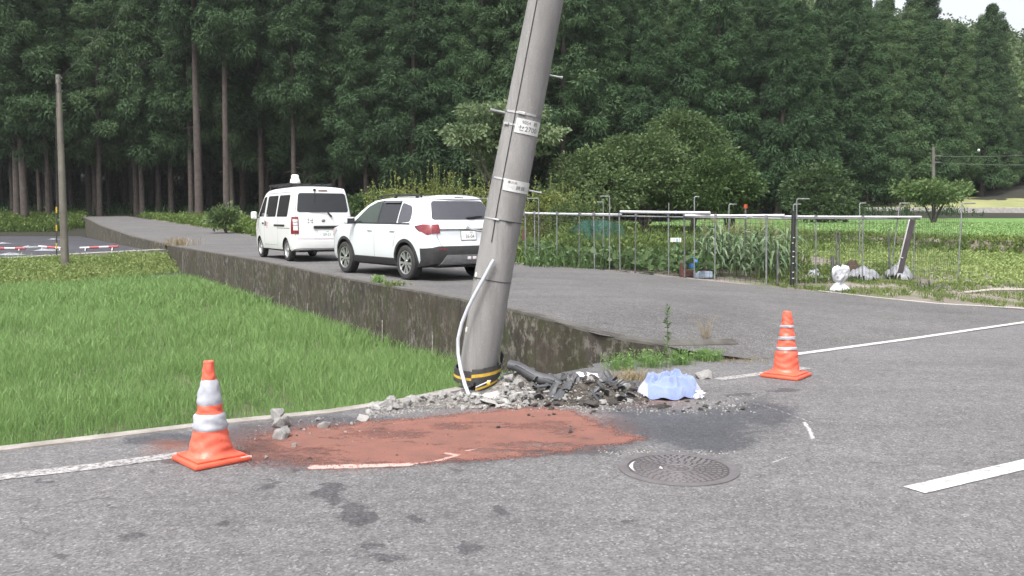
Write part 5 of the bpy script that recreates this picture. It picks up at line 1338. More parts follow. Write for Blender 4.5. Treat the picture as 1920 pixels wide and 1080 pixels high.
# loose grains of the powder, thickest along its rim
V, F, T = [], [], []; ring_ = poly_at(pw_poly + pw_poly[:1], 1200)
for i in range(3200):
    q = ring_[rs.integers(0, 1200)]; inn = rs.uniform() < .35
    if inn: x, y = rs.uniform(-2.4, 1.3), rs.uniform(6.0, 8.2)
    else: x, y = q[0] + rs.normal(0, .07), q[1] + rs.normal(0, .05)
    if inn and float(poly_sd(np.array([[x]]), np.array([[y]]), pw_poly)[0, 0]) < 0: continue
    s = rs.uniform(.0025, .007); a = rs.uniform(0, 6.28); k = len(V)
    for j in range(3): V.append((x + math.cos(a + 2.1 * j) * s, y + math.sin(a + 2.1 * j) * s, .004))
    V.append((x, y, .004 + s * 1.1)); t = rs.uniform(0, 1)
    for fc in ((k, k + 1, k + 3), (k + 1, k + 2, k + 3), (k + 2, k, k + 3)): F.append(fc); T.append(t)
setp(np_mesh('powder_grit', V, F, simple('red grit', (.22, .085, .065), (.13, .055, .045), 30, .95, tint=True), tint=T), 'loose brick red grains strewn over and round the powder patch', None, None, 'stuff')
# ---------------------------------------------------------------- fenced vegetable plot
def polyline_px(pts, px):
    return float(np.interp(px, [p[0] for p in pts], [p[1] for p in pts]))
FB = [(925, 487), (985, 492), (1044, 498), (1115, 505), (1191, 512), (1254, 517), (1284, 520), (1340, 525), (1437, 534), (1485, 537), (1530, 532), (1617, 528), (1713, 524)]
FT = [(925, 399), (985, 401), (1163, 405), (1340, 408), (1485, 410), (1713, 410)]
def fbase(px): return sr(px, polyline_px(FB, px))
def up_to(base, px, py): return at(px, py, base.y)
fence = thing('garden_fence', 'low galvanised pipe and wire fence round the vegetable plot', 'fence', tuple(fbase(1284)))
bpy.context.view_layer.update(); FW_ = fence.matrix_world.inverted()
def fbuild(m, name, mats, **kw):
    m.v = [tuple(FW_ @ Vector(v)) for v in m.v]; return m.build(name, mats, fence, **kw)
posts = [958, 985, 1003, 1044, 1086, 1115, 1163, 1191, 1254, 1284, 1340, 1437, 1485, 1530, 1617, 1713]
random.seed(3)
for px in posts:
    b = fbase(px); t = up_to(b, px + random.uniform(-2, 2), polyline_px(FT, px) - 4); m = MB()
    if px == 1485:
        m.tube([b - Vector((0, 0, .1)), lerp(b, t, .5) + Vector((.01, 0, 0)), t + Vector((.02, 0, .12))], .048, 8)
        for k in range(7): p = lerp(b, t, .12 + .1 * k + random.uniform(-.02, .02)); m.box(p + Vector((random.uniform(-.02, .02), -.05, 0)), (.035, .01, .018), 1)
        fbuild(m, 'wrapped_post', [MT['black'], simple('pale tape', (.5, .5, .5), (.4, .4, .4), 9, .6)])
    else:
        m.tube([b - Vector((0, 0, .1)), t], .021 if px in (1284, 1437) else .016, 8); m.tube([t - Vector((0, 0, .05)), t + Vector((0, 0, .02))], .034, 8)
        fbuild(m, 'post', MT['steel'] if px not in (1086, 1191, 1284) else MT['dark_steel'])
m = MB(); m.tube([up_to(fbase(px), px, polyline_px(FT, px)) for px in range(925, 1726, 20)], .017, 8); fbuild(m, 'top_rail', MT['steel'])
MT['wire'] = simple('dark green fence wire', (.05, .055, .05), (.035, .04, .035), 10, .6)
for pa_, pb_ in zip(posts[1:-1], posts[2:]):
    m = MB(); a, b = fbase(pa_), fbase(pb_); ta, tb = up_to(a, pa_, polyline_px(FT, pa_)), up_to(b, pb_, polyline_px(FT, pb_))
    k = max(2, int((b - a).length / .11))
    for i in range(k): t = i / k; m.tube([lerp(a, b, t), lerp(ta, tb, t) - Vector((0, 0, .03))], .0038, 3, 0, False)
    for i in range(5): t = .04 + .22 * i; m.tube([lerp(a, ta, t), lerp(b, tb, t)], .0038, 3, 0, False)
    fbuild(m, 'mesh_panel', MT['wire'])
# net round the right corner
m = MB(); a, b = fbase(1713), sr(1797, 526); ta, tb = up_to(a, 1713, 410), up_to(b, 1814, 408)
for i in range(26): t = i / 25; m.tube([lerp(a, b, t), lerp(ta, tb, t)], .003, 3, 0, False)
for i in range(9): t = .02 + .12 * i; m.tube([lerp(a, ta, t), lerp(b, tb, t)], .003, 3, 0, False)
fbuild(m, 'corner_net', MT['wire'])
def loose_pipe(p0, p1, rad, label, lift=.045, mt='white_pipe'):
    a = up_to(fbase(p0[0]), *p0); b = up_to(fbase(min(p1[0], 1713)), *p1); a.y -= .03; b.y -= .03
    m = MB(); m.tube([a, lerp(a, b, .5) - Vector((0, 0, .005)), b], rad, 8); return setp(m.build('pipe', MT[mt]), label, 'pipe', None, 'thing')
loose_pipe((1163, 397), (1331, 399), .032, 'white pipe lying along the fence top behind the straight short rod'); loose_pipe((1284, 404), (1470, 404), .028, 'white pipe tied along the fence top before the black wrapped post'); loose_pipe((1400, 405.5), (1726, 407), .026, 'grey white pipe along the fence top running past its right corner', mt='white_pipe'); loose_pipe((985, 399.5), (1165, 402), .022, 'thin white pipe along the left stretch of the fence top')
def rod(px, ytop, ybase, arm, label, lean=0, D=None, rad=.014, bd=0.0):
    b = fbase(min(px, 1713)) if D is None else at(px, ybase, D)
    if D is None: b = Vector((b.x + bd * .2, b.y + bd, b.z)); b = at(px + lean, ybase, b.y)
    t = at(px, ytop, b.y); pts = [b - Vector((0, 0, .15)), t]
    if arm: e = at(px + arm, ytop, b.y); s = 1 if arm > 0 else -1; pts = [b - Vector((0, 0, .15)), t - Vector((0, 0, .03)), t + Vector((.01 * s, 0, -.006)), t + Vector((.03 * s, 0, 0)), e]
    m = MB(); m.tube(pts, rad, 7); return setp(m.build('hooked_rod' if arm else 'rod', MT['steel']), label, 'rod', 'bent steel rods along the vegetable plot', 'thing')
rod(925, 372, 487, -30, 'bent steel rod mostly hidden behind the leaning pole, arm pointing left'); rod(1010, 372, 496, -22, 'bent steel rod nearest the right of the leaning pole'); rod(1143, 368, 507, -18, 'tall bent steel rod in front of the teal net, arm pointing left')
rod(1131, 379, 470, -12, 'shorter bent steel rod close behind the tall one by the teal net', bd=1.5); rod(1254, 380, 465, 0, 'straight short steel rod beside the small white sign', bd=1.2); rod(1302, 369, 521, 9, 'tall bent steel rod by the blue watering can')
rod(1367, 383, 470, 14, 'bent steel rod rising from the maize left of the black wrapped post', bd=1.8); rod(1494, 373, 535, 24, 'tall bent steel rod just right of the black wrapped post'); rod(1488, 383, 470, 14, 'short bent steel rod behind the black wrapped post', bd=1.6); rod(1612, 381, 470, 12, 'bent steel rod in the middle of the right fence stretch', bd=1.2)
rod(1687, 381, 522, 17, 'leaning bent steel rod beside the dark slanting board', lean=-20); rod(1804, 381, 527, 25, 'bent steel rod holding the corner net at the right end', lean=-9)
m = MB(); b = fbase(1398); b = Vector((b.x + .3, b.y + 2, b.z)); m.tube([at(1398, 470, b.y), at(1398, 384, b.y)], .022, 6); m.tube([at(1398, 391, b.y), at(1398, 383, b.y)], .045, 6, 1); setp(m.build('stake', [MT['dark_steel'], simple('orange red cap', (.35, .06, .02), (.3, .05, .02), 9, .6)]), 'thin stake with an orange red cap above the maize', 'stake', None, 'thing')
# objects inside the plot
b = fbase(1690); m = MB(); lo, hi = at(1687, 512, b.y - .05), at(1711, 412, b.y - .05); d = (hi - lo).normalized(); sd_ = Vector((1, 0, 0)) - d * d.x; sd_.normalize(); yv = d.cross(sd_)
rot = Matrix((sd_, yv, d)).transposed(); m.box((lo + hi) / 2, (.13, .035, (hi - lo).length), 0, rot, .004); m.box((lo + hi) / 2 - sd_ * .072, (.02, .03, (hi - lo).length), 1, rot); m.tube([lo + d * .35 - sd_ * .08 - yv * .03, lo + d * .35 + sd_ * .08 + yv * .03], .016, 6, 1)
setp(m.build('slanting_board', [simple('dark weathered board', (.055, .045, .05), (.035, .028, .03), 5, .8), MT['white_pipe']]), 'dark weathered board leaning against the right fence corner', 'board', None, 'thing')
for px, y0, y1, bd, rad, lab in ((1458, 468, 541, 0, .022, 'thin dark stake left of the black wrapped post'), (1561, 480, 531, .2, .035, 'mossy dark stake behind the white bag'), (1568, 430, 500, 1.5, .018, 'taller dark stake of the pair beyond the white bag'), (1574, 436, 500, 1.6, .016, 'shorter dark stake of the pair beyond the white bag'), (1667, 430, 495, 1.2, .016, 'dark stake left of the slanting board')):
    b = fbase(px); m = MB(); m.tube([at(px, y1, b.y + bd) - Vector((0, 0, .1)), at(px, y0, b.y + bd)], rad, 6); setp(m.build('stake', MT['dark_steel']), lab, 'stake', None, 'thing')
b = sr(980, 482); m = MB(); m.box(at(981, 450, b.y), (.10, .04, .75), 0, Matrix.Rotation(R(6), 3, 'Y')); setp(m.build('stake', simple('red brown board', (.09, .04, .035), (.06, .03, .028), 5, .8)), 'red brown board stake right beside the leaning pole', 'stake', None, 'thing')
# white bag tied over a stake
b = sr(1573, 546); m = MB(); nn_, mm_ = 56, 40
A_, Zz = np.meshgrid(np.linspace(0, 2 * np.pi, nn_, endpoint=False), np.linspace(0, 1, mm_), indexing='ij')
prof = np.interp(Zz, [0, .04, .10, .18, .26, .33, .38, .46, .60, .74, .86, .95, 1.0], [.145, .165, .150, .115, .085, .065, .070, .110, .140, .150, .150, .135, .05])
cx_, sx_ = np.cos(A_), np.sin(A_)
lob = 1 + .42 * noise2(cx_ * 1.7 + 5, sx_ * 1.7 + Zz * 2.2, 301, 3) + .22 * (1 - 2 * np.abs(noise2(cx_ * 2.6 + Zz * 1.5, sx_ * 2.6 - Zz * 2, 303, 2))) * .5 + .10 * noise2(cx_ * 6, sx_ * 6 + Zz * 5, 302, 2)
Xb = b.x + prof * lob * cx_ + np.where(Zz < .3, .05 * np.sin(A_ * 1.0 + .6), -.02 + .03 * Zz); Yb = b.y + prof * lob * sx_ * .8; Zb_ = b.z + .50 * Zz + .09 * noise2(cx_ * 1.8, sx_ * 1.8, 305, 2) * (Zz > .7) + .02 * noise2(cx_ * 3, sx_ * 3 + Zz * 4, 306, 2) * (Zz > .02)
idx = np.arange(nn_ * mm_).reshape(nn_, mm_); nx_ = np.roll(idx, -1, 0)
Fb = np.stack([idx[:, :-1], nx_[:, :-1], nx_[:, 1:], idx[:, 1:]], -1).reshape(-1, 4)
Vb = np.concatenate([np.stack([Xb, Yb, Zb_], -1).reshape(-1, 3)])
setp(np_mesh('plastic_bag', Vb, Fb, simple('white plastic bag', (.52, .53, .56), (.44, .45, .49), 8, .4, bump=.03, bscale=12), smooth=True), 'white plastic bag tied over a short stake at the edge of the side road', 'bag', None, 'thing')
def heap(name, px, py, D, w_, d_, h_, mt, label, cat, seed):
    p = at(px, py, D); p.z = Hs(p.x, p.y); U, V_ = np.meshgrid(np.linspace(-1, 1, 26), np.linspace(-1, 1, 20), indexing='ij'); r = np.hypot(U, V_)
    Z = h_ * np.clip(1 - r ** 2, 0, 1) ** .5 * (1 + .5 * noise2(U * 2.5, V_ * 2.5, seed)) + .03 * noise2(U * 7, V_ * 7, seed + 1) * (r < 1)
    o = grid_mesh(name, np.stack([U * w_ / 2, V_ * d_ / 2, np.maximum(Z, 0) + .004], -1), mt, keep=(r[:-1, :-1] < 1.02), smooth=True); o.location = p; return setp(o, label, cat, None, 'thing')
MT['sheet'] = simple('crumpled pale plastic sheet', (.30, .31, .33), (.17, .175, .19), 6, .4, bump=.03, bscale=10)
D0 = fbase(1600).y
heap('plastic_sheet', 1526, 531, D0 + .3, .32, .3, .22, MT['sheet'], 'small crumpled pale plastic sheet right of the black wrapped post', 'plastic sheet', 1); heap('plastic_sheet', 1618, 531, D0 + .6, .75, .6, .25, MT['sheet'], 'long crumpled pale plastic sheet behind the white bag', 'plastic sheet', 3)
heap('plastic_sheet', 1684, 526, D0 + .9, .65, .6, .30, MT['sheet'], 'crumpled pale plastic sheet at the foot of the slanting board', 'plastic sheet', 5); heap('soil_heap', 1597, 520, D0 + 1.0, .45, .4, .34, simple('dark brown heap', (.07, .045, .03), (.04, .03, .022), 6, .95), 'dark brown heap between the pale plastic sheets', 'heap', 7)
# watering can, crates, sign
p = fbase(1298); p = Vector((p.x + .1, p.y + .45, p.z - .0)); m = MB()
m.lathe([(0, .18), (.10, .18), (.125, .21), (.125, .33), (.11, .37), (.07, .39), (.06, .385), (.0, .38)], 20, 0, p); m.tube([p + Vector((.11, 0, .22)), p + Vector((.2, 0, .32)), p + Vector((.26, 0, .40))], [.025, .018, .014], 8); m.tube([p + Vector((-.11, 0, .24)), p + Vector((-.17, 0, .34)), p + Vector((-.10, 0, .44)), p + Vector((.03, 0, .42)), p + Vector((.05, 0, .37))], .013, 7)
setp(m.build('watering_can', simple('blue plastic', (.06, .20, .50), (.045, .16, .42), 6, .4)), 'blue plastic watering can behind the fence on red brown timber', 'watering can', None, 'thing')
m = MB(); m.box(p + Vector((.02, .0, .09)), (.62, .3, .18), bev=.01); m.box(p + Vector((-.28, -.1, .16)), (.05, .05, .32)); setp(m.build('timber_box', simple('red brown timber', (.10, .035, .03), (.07, .028, .024), 6, .8)), 'red brown timber box under the blue watering can', 'box', None, 'thing')
q = fbase(1325); m = MB(); m.box((q.x, q.y + .4, q.z + .08), (.38, .28, .15), bev=.02); setp(m.build('crate', simple('pale blue grey crate', (.28, .34, .42), (.2, .25, .32), 8, .6)), 'pale blue grey crate right of the red brown timber box', 'crate', None, 'thing')
q = fbase(1267); D1 = q.y + 1.4; m = MB(); c_ = at(1267, 450, D1); m.box(c_, (.26, .02, .10), 0, None, .004); m.box(c_ + Vector((.03, -.012, 0)), (.05, .004, .07), 1); m.tube([c_ - Vector((0, -.02, .05)), c_ - Vector((0, -.02, .75))], .01, 5, 2); setp(m.build('small_sign', [simple('white card', (.66, .66, .64), (.55, .55, .53), 5, .5), simple('sky blue print', (.25, .4, .55), (.2, .33, .47), 6, .5), MT['dark_steel']]), 'small white sign with a pale blue mark among the vegetables', 'sign', None, 'thing')
# teal crop net hung on hoops
n = NT('teal crop net'); co = n.coord('Object'); al = n.ramp(n.voro(co, 30, 'DISTANCE_TO_EDGE', 'Distance'), [(.10, .95), (.16, .35)])
bw = n.n('ShaderNodeRGBToBW'); n.l(al, bw.inputs[0])
MT['net'] = n.bsdf(n.mix(n.ramp(n.noise(n.mapping(co, (5, 5, .6)), 1.5, 4), [(.3, 0.0), (.7, 1.0)]), (.035, .135, .115), (.022, .085, .075)), .7, 0, None, alpha=bw.outputs[0])
q = fbase(1115); D1 = q.y + 3.2; a, b = at(1066, 462, D1 + .6), at(1174, 462, D1); U, V_ = np.meshgrid(np.linspace(0, 1, 60), np.linspace(0, 1, 26), indexing='ij')
top = 1.0 * (1 - .35 * np.abs(U * 2 - 1) ** 3) + .03 * np.sin(U * 24); Zb = min(a.z, b.z) - .25
Xn = a.x + (b.x - a.x) * U + .04 * np.sin(V_ * 5 + U * 30); Yn = a.y + (b.y - a.y) * U + .10 * np.sin(U * 17 + V_ * 3) + .12 * np.sin(U * 7) - V_ * .18; Zn = Zb + top * V_
setp(grid_mesh('crop_net', np.stack([Xn, Yn, Zn], -1), MT['net'], smooth=True), 'teal crop net hanging over a row of plants behind the fence', 'net', None, 'thing')

# planks and pole lying on the verge at the right
p = sr(1890, 549); m = MB(); m.tube([(p.x - 1.1, p.y - .35, p.z + .03), (p.x - .35, p.y, p.z + .06), (p.x + 1.5, p.y + .25, p.z + .05)], .03, 7); setp(m.build('wooden_pole', simple('bleached wood', (.36, .33, .29), (.26, .23, .2), 8, .8)), 'bleached bent pole lying on the verge', 'pole', None, 'thing')
m = MB(); random.seed(6)
for i in range(12):
    a = random.uniform(0, 6.3); c0 = Vector((p.x - 1.5 + random.uniform(-.25, .25), p.y + .35 + random.uniform(-.2, .2), p.z)); m.tube([c0, c0 + Vector((math.cos(a) * .2, math.sin(a) * .2, random.uniform(.08, .25))), c0 + Vector((math.cos(a) * .42, math.sin(a) * .4, random.uniform(.0, .2)))], [.012, .009, .004], 5)
setp(m.build('dead_branch', MT['dark_steel']), 'tangle of dead grey branches on the verge', 'branch', None, 'thing')

# ---------------------------------------------------------------- left side: utility pole, guy wire, barrier poles
D1 = 31.0
lp = thing('utility_pole', 'slender grey concrete utility pole standing upright before the black mulched field', 'utility pole', tuple(at(122, 492, D1)))
b, t = at(122, 495, D1), at(109, 140, D1); o_ = Vector(lp.location); m = MB(); m.tube([b - o_ - Vector((0, 0, .4)), lerp(b, t, .5) - o_, t - o_], [.135, .11, .082], 16); m.build('shaft', simple('dirty old pole', (.17, .155, .13), (.11, .10, .085), 2.0, .9), lp)
for py, h in ((146, .05), (156, .04), (170, .07), (343, .03)):
    c_ = lerp(b, t, (495 - py) / 355) - o_; m = MB(); m.lathe([(.09, -h * .7), (.094, 0), (.09, h * .7)], 14, 0, c_); m.box(c_ + Vector((.10, 0, 0)), (.09, .03, .03)); m.build('pole_band', MT['dark_steel'], lp)
g0, g1 = at(106, 478, D1 - .3), at(105, 158, D1 - .1); m = MB(); m.tube([g0, g1], .012, 5); gl = m.build('guy_wire', MT['cable']); setp(gl, 'dark guy wire with a black and yellow guard beside the slender pole', 'guy wire', None, 'thing')
for k in range(8):
    a, c_ = lerp(at(106, 478, D1 - .3), at(106, 388, D1 - .25), k / 8), lerp(at(106, 478, D1 - .3), at(106, 388, D1 - .25), (k + 1) / 8); m = MB(); m.tube([a, c_], .026, 8); m.build('guard_segment', MT['guard_yellow'] if k % 3 == 1 else MT['guard_black'], gl)
for a, c_, lab in ((at(118, 172, D1), at(760, -120, 60), 'long thin wire sagging from the slender pole up to the right'), (at(114, 145, D1), at(300, -70, 36), 'steeper thin wire rising from the top of the slender pole')):
    m = MB(); m.tube([lerp(a, c_, i / 14) - Vector((0, 0, .9 * math.sin(math.pi * i / 14) * (c_ - a).length / 40)) for i in range(15)], .007, 5); setp(m.build('power_line', MT['cable']), lab, 'wire', None, 'thing')
MT['rw_red'] = simple('red barrier paint', (.36, .05, .06), (.28, .04, .05), 9, .5); MT['rw_white'] = simple('white barrier paint', (.50, .48, .49), (.40, .39, .40), 9, .5)
for (x0, y0, x1, y1, lab) in ((-30, 469, 48, 466, 'red and white barrier pole lying at the left edge of the black field'), (72, 462, 120, 470, 'red and white barrier pole lying behind the slender utility pole'), (150, 465, 222, 462, 'red and white barrier pole lying nearest the side road wall')):
    a, c_ = at(x0, y0, 40.4), at(x1, y1, 40.6); a.z = max(a.z, .36); c_.z = max(c_.z, .36); L = (c_ - a).length; k = max(3, int(L / .38)); t_ = thing('barrier_pole', lab, 'barrier pole', tuple((a + c_) / 2 - Vector((0, 0, .1)))); o_ = Vector(t_.location)
    m = MB()
    for i in range(k): m.tube([lerp(a, c_, i / k) - o_, lerp(a, c_, (i + 1) / k) - o_], .05, 8, i % 2)
    m.build('pole', [MT['rw_white'], MT['rw_red']], t_)
    for f in (.15, .85): m = MB(); q = lerp(a, c_, f) - o_; m.tube([q, Vector((q.x, q.y - .1, -.1 + .27 - .27))], .03, 6); m.tube([q, Vector((q.x, q.y + .15, -.1))], .03, 6); m.build('foot', MT['rw_white'], t_)
random.seed(12)
for i, (px, py) in enumerate(((58, 464), (88, 470), (20, 478), (102, 449), (8, 457))):
    p = hit(px, py, flat(.27)); U, V_ = np.meshgrid(np.linspace(-1, 1, 14), np.linspace(-1, 1, 8), indexing='ij'); Z = .08 * np.clip(1 - np.hypot(U, V_) ** 2, 0, 1) * (1 + noise2(U * 3, V_ * 3, i)) + .003
    o = grid_mesh('plastic_film', np.stack([U * random.uniform(.35, .7), V_ * .3, Z], -1), MT['sheet'], smooth=True); o.location = p; setp(o, 'scrap of pale plastic film lying on the black mulched field', 'plastic film', 'pale film scraps on the black field', 'thing')

# ---------------------------------------------------------------- far right utility pole
D2 = 76.0
fp = thing('utility_pole', 'far weathered utility pole rising behind the round trimmed tree', 'utility pole', tuple(at(1751, 417, D2))); o_ = Vector(fp.location)
m = MB(); m.tube([Vector((0, 0, -.4)), at(1750, 275, D2) - o_], [.17, .12], 10); m.build('shaft', simple('weathered pole wood', (.13, .12, .11), (.09, .08, .075), 3, .85), fp)
for py, L_ in ((292, .5), (304, .35)):
    c_ = at(1751, py, D2) - o_; m = MB(); m.box(c_ + Vector((L_ * .6, 0, 0)), (L_ * 1.6, .1, .1)); m.build('cross_arm', MT['dark_steel'], fp)
wl = None
for (y0, y1, lab) in ((293, 271, 'upper far wire running right from the far pole'), (305, 296, 'lower far wire running right from the far pole')):
    a, c_ = at(1757, y0, D2), at(2100, y1, 66); m = MB(); m.tube([lerp(a, c_, i / 10) - Vector((0, 0, .35 * math.sin(math.pi * i / 10))) for i in range(11)], .02, 5); o = setp(m.build('power_line', MT['dark_steel']), lab, 'wire', None, 'thing'); wl = wl or o
m = MB(); m.lathe([(0, -.13), (.09, -.08), (.11, 0), (.09, .09), (0, .13)], 10, 0, at(1835, 282, 73.4)); m.build('line_marker', MT['white_pipe'], wl)
# ---------------------------------------------------------------- vegetation builders
def blades(P, h, wd, lean, rs, tint):
    """grass blades as bent triangles strips: P (n,3) roots, h heights, wd widths, lean (n,2) horizontal tip offset"""
    n = len(P); a = rs.uniform(0, 2 * np.pi, n); s = np.stack([np.cos(a), np.sin(a), np.zeros(n)], -1) * (wd[:, None] / 2)
    mid = P + np.stack([lean[:, 0] * .3, lean[:, 1] * .3, h * .6], -1); tip = P + np.stack([lean[:, 0], lean[:, 1], h], -1)
    V = np.stack([P - s, P + s, mid - s * .8, mid + s * .8, tip], 1).reshape(-1, 3)
    k = np.arange(n)[:, None] * 5
    F = np.concatenate([k + np.array([[0, 1, 3]]), k + np.array([[0, 3, 2]]), k + np.array([[2, 3, 4]])], 1).reshape(-1, 3)
    return V, F, np.repeat(tint, 3)
def leafquads(P, D, ln, wd, rs, tint, droop=0.0, face=None):
    """leaves as folded diamonds: P roots, D axis directions, ln lengths, wd widths"""
    n = len(P); D = D / (np.linalg.norm(D, axis=1, keepdims=True) + 1e-9)
    rnd = rs.normal(size=(n, 3)) if face is None else face
    if face is None: rnd[:, 2] *= .5
    S = np.cross(D, rnd); S /= (np.linalg.norm(S, axis=1, keepdims=True) + 1e-9)
    ln = ln[:, None]; wd = wd[:, None]
    m = P + D * ln * .45; tip = P + D * ln; tip[:, 2] -= droop * ln[:, 0]
    V = np.stack([P, m - S * wd / 2, tip, m + S * wd / 2], 1).reshape(-1, 3)
    F = np.arange(n * 4).reshape(n, 4)
    return V, F, tint
def unit(rs, n):
    v = rs.normal(size=(n, 3)); return v / np.linalg.norm(v, axis=1, keepdims=True)

MT['rice'] = leafmat('young rice leaves', (.105, .190, .060), (.178, .295, .098), (.285, .40, .175), .35, .5, False)
MT['weed'] = leafmat('bank weeds', (.045, .080, .018), (.095, .150, .035), (.18, .22, .07), .3, .6, False)
MT['bank_weed'] = leafmat('light bank weeds', (.10, .15, .045), (.19, .26, .08), (.29, .34, .14), .3, .6, False)
MT['dry'] = leafmat('dry grass', (.16, .12, .06), (.26, .21, .12), (.36, .31, .2), .2, .7, False)
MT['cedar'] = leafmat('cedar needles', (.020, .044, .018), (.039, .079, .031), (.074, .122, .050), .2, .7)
MT['cedar_r'] = leafmat('lighter cedar needles', (.022, .050, .020), (.043, .089, .034), (.080, .134, .053), .2, .7)  # greens slightly lighter than the other cedars
MT['broadleaf'] = leafmat('broad leaves', (.030, .056, .020), (.068, .112, .040), (.13, .18, .075), .28, .55)
MT['broadleaf_light'] = leafmat('fresh broad leaves', (.035, .065, .02), (.075, .125, .04), (.13, .19, .07), .3, .55)
MT['pale_leaf'] = leafmat('pale layered leaves', (.08, .12, .06), (.17, .23, .11), (.29, .36, .20), .28, .5)
MT['yellow_leaf'] = leafmat('yellowish shrub leaves', (.09, .115, .03), (.18, .215, .06), (.30, .33, .12), .3, .55)
MT['crop'] = leafmat('vegetable leaves', (.04, .075, .026), (.085, .145, .052), (.17, .23, .11), .3, .5, False)
MT['maize'] = leafmat('maize leaves', (.065, .115, .055), (.135, .205, .105), (.22, .28, .18), .25, .45)
MT['tassel'] = simple('maize tassel', (.22, .24, .12), (.17, .18, .08), 30, .8)
MT['bark'] = simple('cedar bark', (.070, .057, .050), (.040, .032, .028), 3.0, .95, bump=.02, bscale=12)
MT['bark2'] = simple('grey bark', (.075, .068, .058), (.045, .04, .034), 5.0, .95, bump=.02, bscale=16)
MT['stem'] = simple('green stem', (.08, .12, .04), (.06, .09, .03), 8, .7)

# ---- rice
rs = np.random.default_rng(101)
kx = [p[0] for p in KERB[:9]]; ky = [p[1] for p in KERB[:9]]
wq = [p for p in WALL[::-1]]; wxs = [p[0] for p in WALL[:9]]; wys = [p[1] for p in WALL[:9]]      # x rises, y falls
bx = [p[0] for p in BNK]; by = [p[1] for p in BNK]
Vs, Fs, Ts = [], [], []; off = 0
def push(V, F, T):
    global off
    Vs.append(V); Fs.append(F + off); Ts.append(T); off += len(V)
for (y0, y1, dens, hh, ww, tuft) in ((4.5, 9.5, 250, .23, .0046, 9), (9.5, 14, 190, .23, .006, 8), (14, 21, 110, .24, .009, 7), (21, 35, 46, .28, .017, 7)):
    area = (y1 - y0) * 26; n0 = int(area * dens)
    x = rs.uniform(-21, 2, n0); y = rs.uniform(y0, y1, n0)
    ok = (y > np.interp(x, kx, ky) + .12) & (x < np.interp(-y, [-p for p in wys], wxs) - .06) & (x > np.interp(y, by, bx) - .3) & (np.abs(x) < .62 * y + 1.0)
    x, y = x[ok], y[ok]
    patch = noise2(x * .7, y * .7, 61) + .4 * noise2(x * 3, y * 3, 62); thin = rs.uniform(-1, 1, len(x)) < patch + .50
    x, y, patch = x[thin], y[thin], patch[thin]
    k = tuft; n = len(x) * k; xx = np.repeat(x, k) + rs.normal(0, .045, n); yy = np.repeat(y, k) + rs.normal(0, .045, n); pt = np.repeat(patch, k)
    h = hh * rs.uniform(.45, 1.15, n) * (1 + .25 * pt); la = rs.uniform(0, 2 * np.pi, n); lr = rs.uniform(.05, .95, n) ** 1.3 * h
    push(*blades(np.stack([xx, yy, np.full(n, -.5)], -1), h, ww * rs.uniform(.7, 1.3, n), np.stack([np.cos(la) * lr, np.sin(la) * lr], -1), rs, np.clip(.45 + .22 * pt + rs.normal(0, .17, n), 0, 1)))
setp(np_mesh('rice_grass', np.concatenate(Vs), np.concatenate(Fs), MT['rice'], tint=np.concatenate(Ts)), 'young bright green rice covering the paddy', None, None, 'stuff')

# ---- weeds of the bank, of the verges and along roads, one object of ground cover each
def cover(name, label, pts, mats, rs, hh, ww, tuft=6, leaf=.0, tone=.5, spread=.06, zf=None, tv=.18):
    global Vs, Fs, Ts, off
    Vs, Fs, Ts, off = [], [], [], 0
    x, y, z = pts; n = len(x) * tuft
    xx = np.repeat(x, tuft) + rs.normal(0, spread, n); yy = np.repeat(y, tuft) + rs.normal(0, spread, n); zz = np.repeat(z, tuft)
    big = np.repeat(1 + .5 * noise2(x * 1.1, y * 1.1, 88), tuft)
    h = hh * rs.uniform(.35, 1.2, n) * big; la = rs.uniform(0, 2 * np.pi, n); lr = rs.uniform(.1, .8, n) * h
    t = np.clip(tone + np.repeat(.25 * noise2(x * .8, y * .8, 89), tuft) + rs.normal(0, tv, n), 0, 1)
    V, F, T = blades(np.stack([xx, yy, zz - .03], -1), h, ww * rs.uniform(.6, 1.4, n), np.stack([np.cos(la) * lr, np.sin(la) * lr], -1), rs, t); push(V, F, T)
    if leaf:
        m_ = n; P = np.stack([xx, yy, zz + rs.uniform(0, 1, n) * h], -1); D = unit(rs, m_); D[:, 2] = np.abs(D[:, 2]) * .7
        V, F, T = leafquads(P, D, leaf * rs.uniform(.5, 1.3, m_), leaf * .6 * rs.uniform(.6, 1.2, m_), rs, np.clip(t + .1, 0, 1))
        F = np.concatenate([F[:, [0, 1, 2]], F[:, [0, 2, 3]]]); push(V, F, np.tile(T, 2))
    return setp(np_mesh(name, np.concatenate(Vs), np.concatenate(Fs), mats, tint=np.concatenate(Ts)), label, None, None, 'stuff')
def rand_between(A, B, n, rs, pw_=1.0):
    t = rs.uniform(0, 1, n); s = rs.uniform(0, 1, n) ** pw_; a = poly_at(A, 400)[(t * 399).astype(int)]; b = poly_at(B, 400)[(t * 399).astype(int)]
    q = a + (b - a) * s[:, None]; return q[:, 0], q[:, 1], s
x, y, s = rand_between([(-22, 16), (-15.75, 26.6), (-12.7, 34.0)], [(-24, 18), (-17.6, 30.0), (-14.2, 36.2)], 5200, rs)
cover('weeds', 'rank weeds on the bank at the far side of the rice field', (x, y, -.52 + .8 * s ** .8), MT['bank_weed'], rs, .2, .026, 6, .075, .6)
x, y, s = rand_between([(-55, 76.2), (-37.0, 77.0)], [(-56, 82), (-40, 83)], 2600, rs); 
x2, y2, s2 = rand_between([(-60, 75.9), (-38, 76.2)], [(-60, 77), (-38.5, 77)], 600, rs)
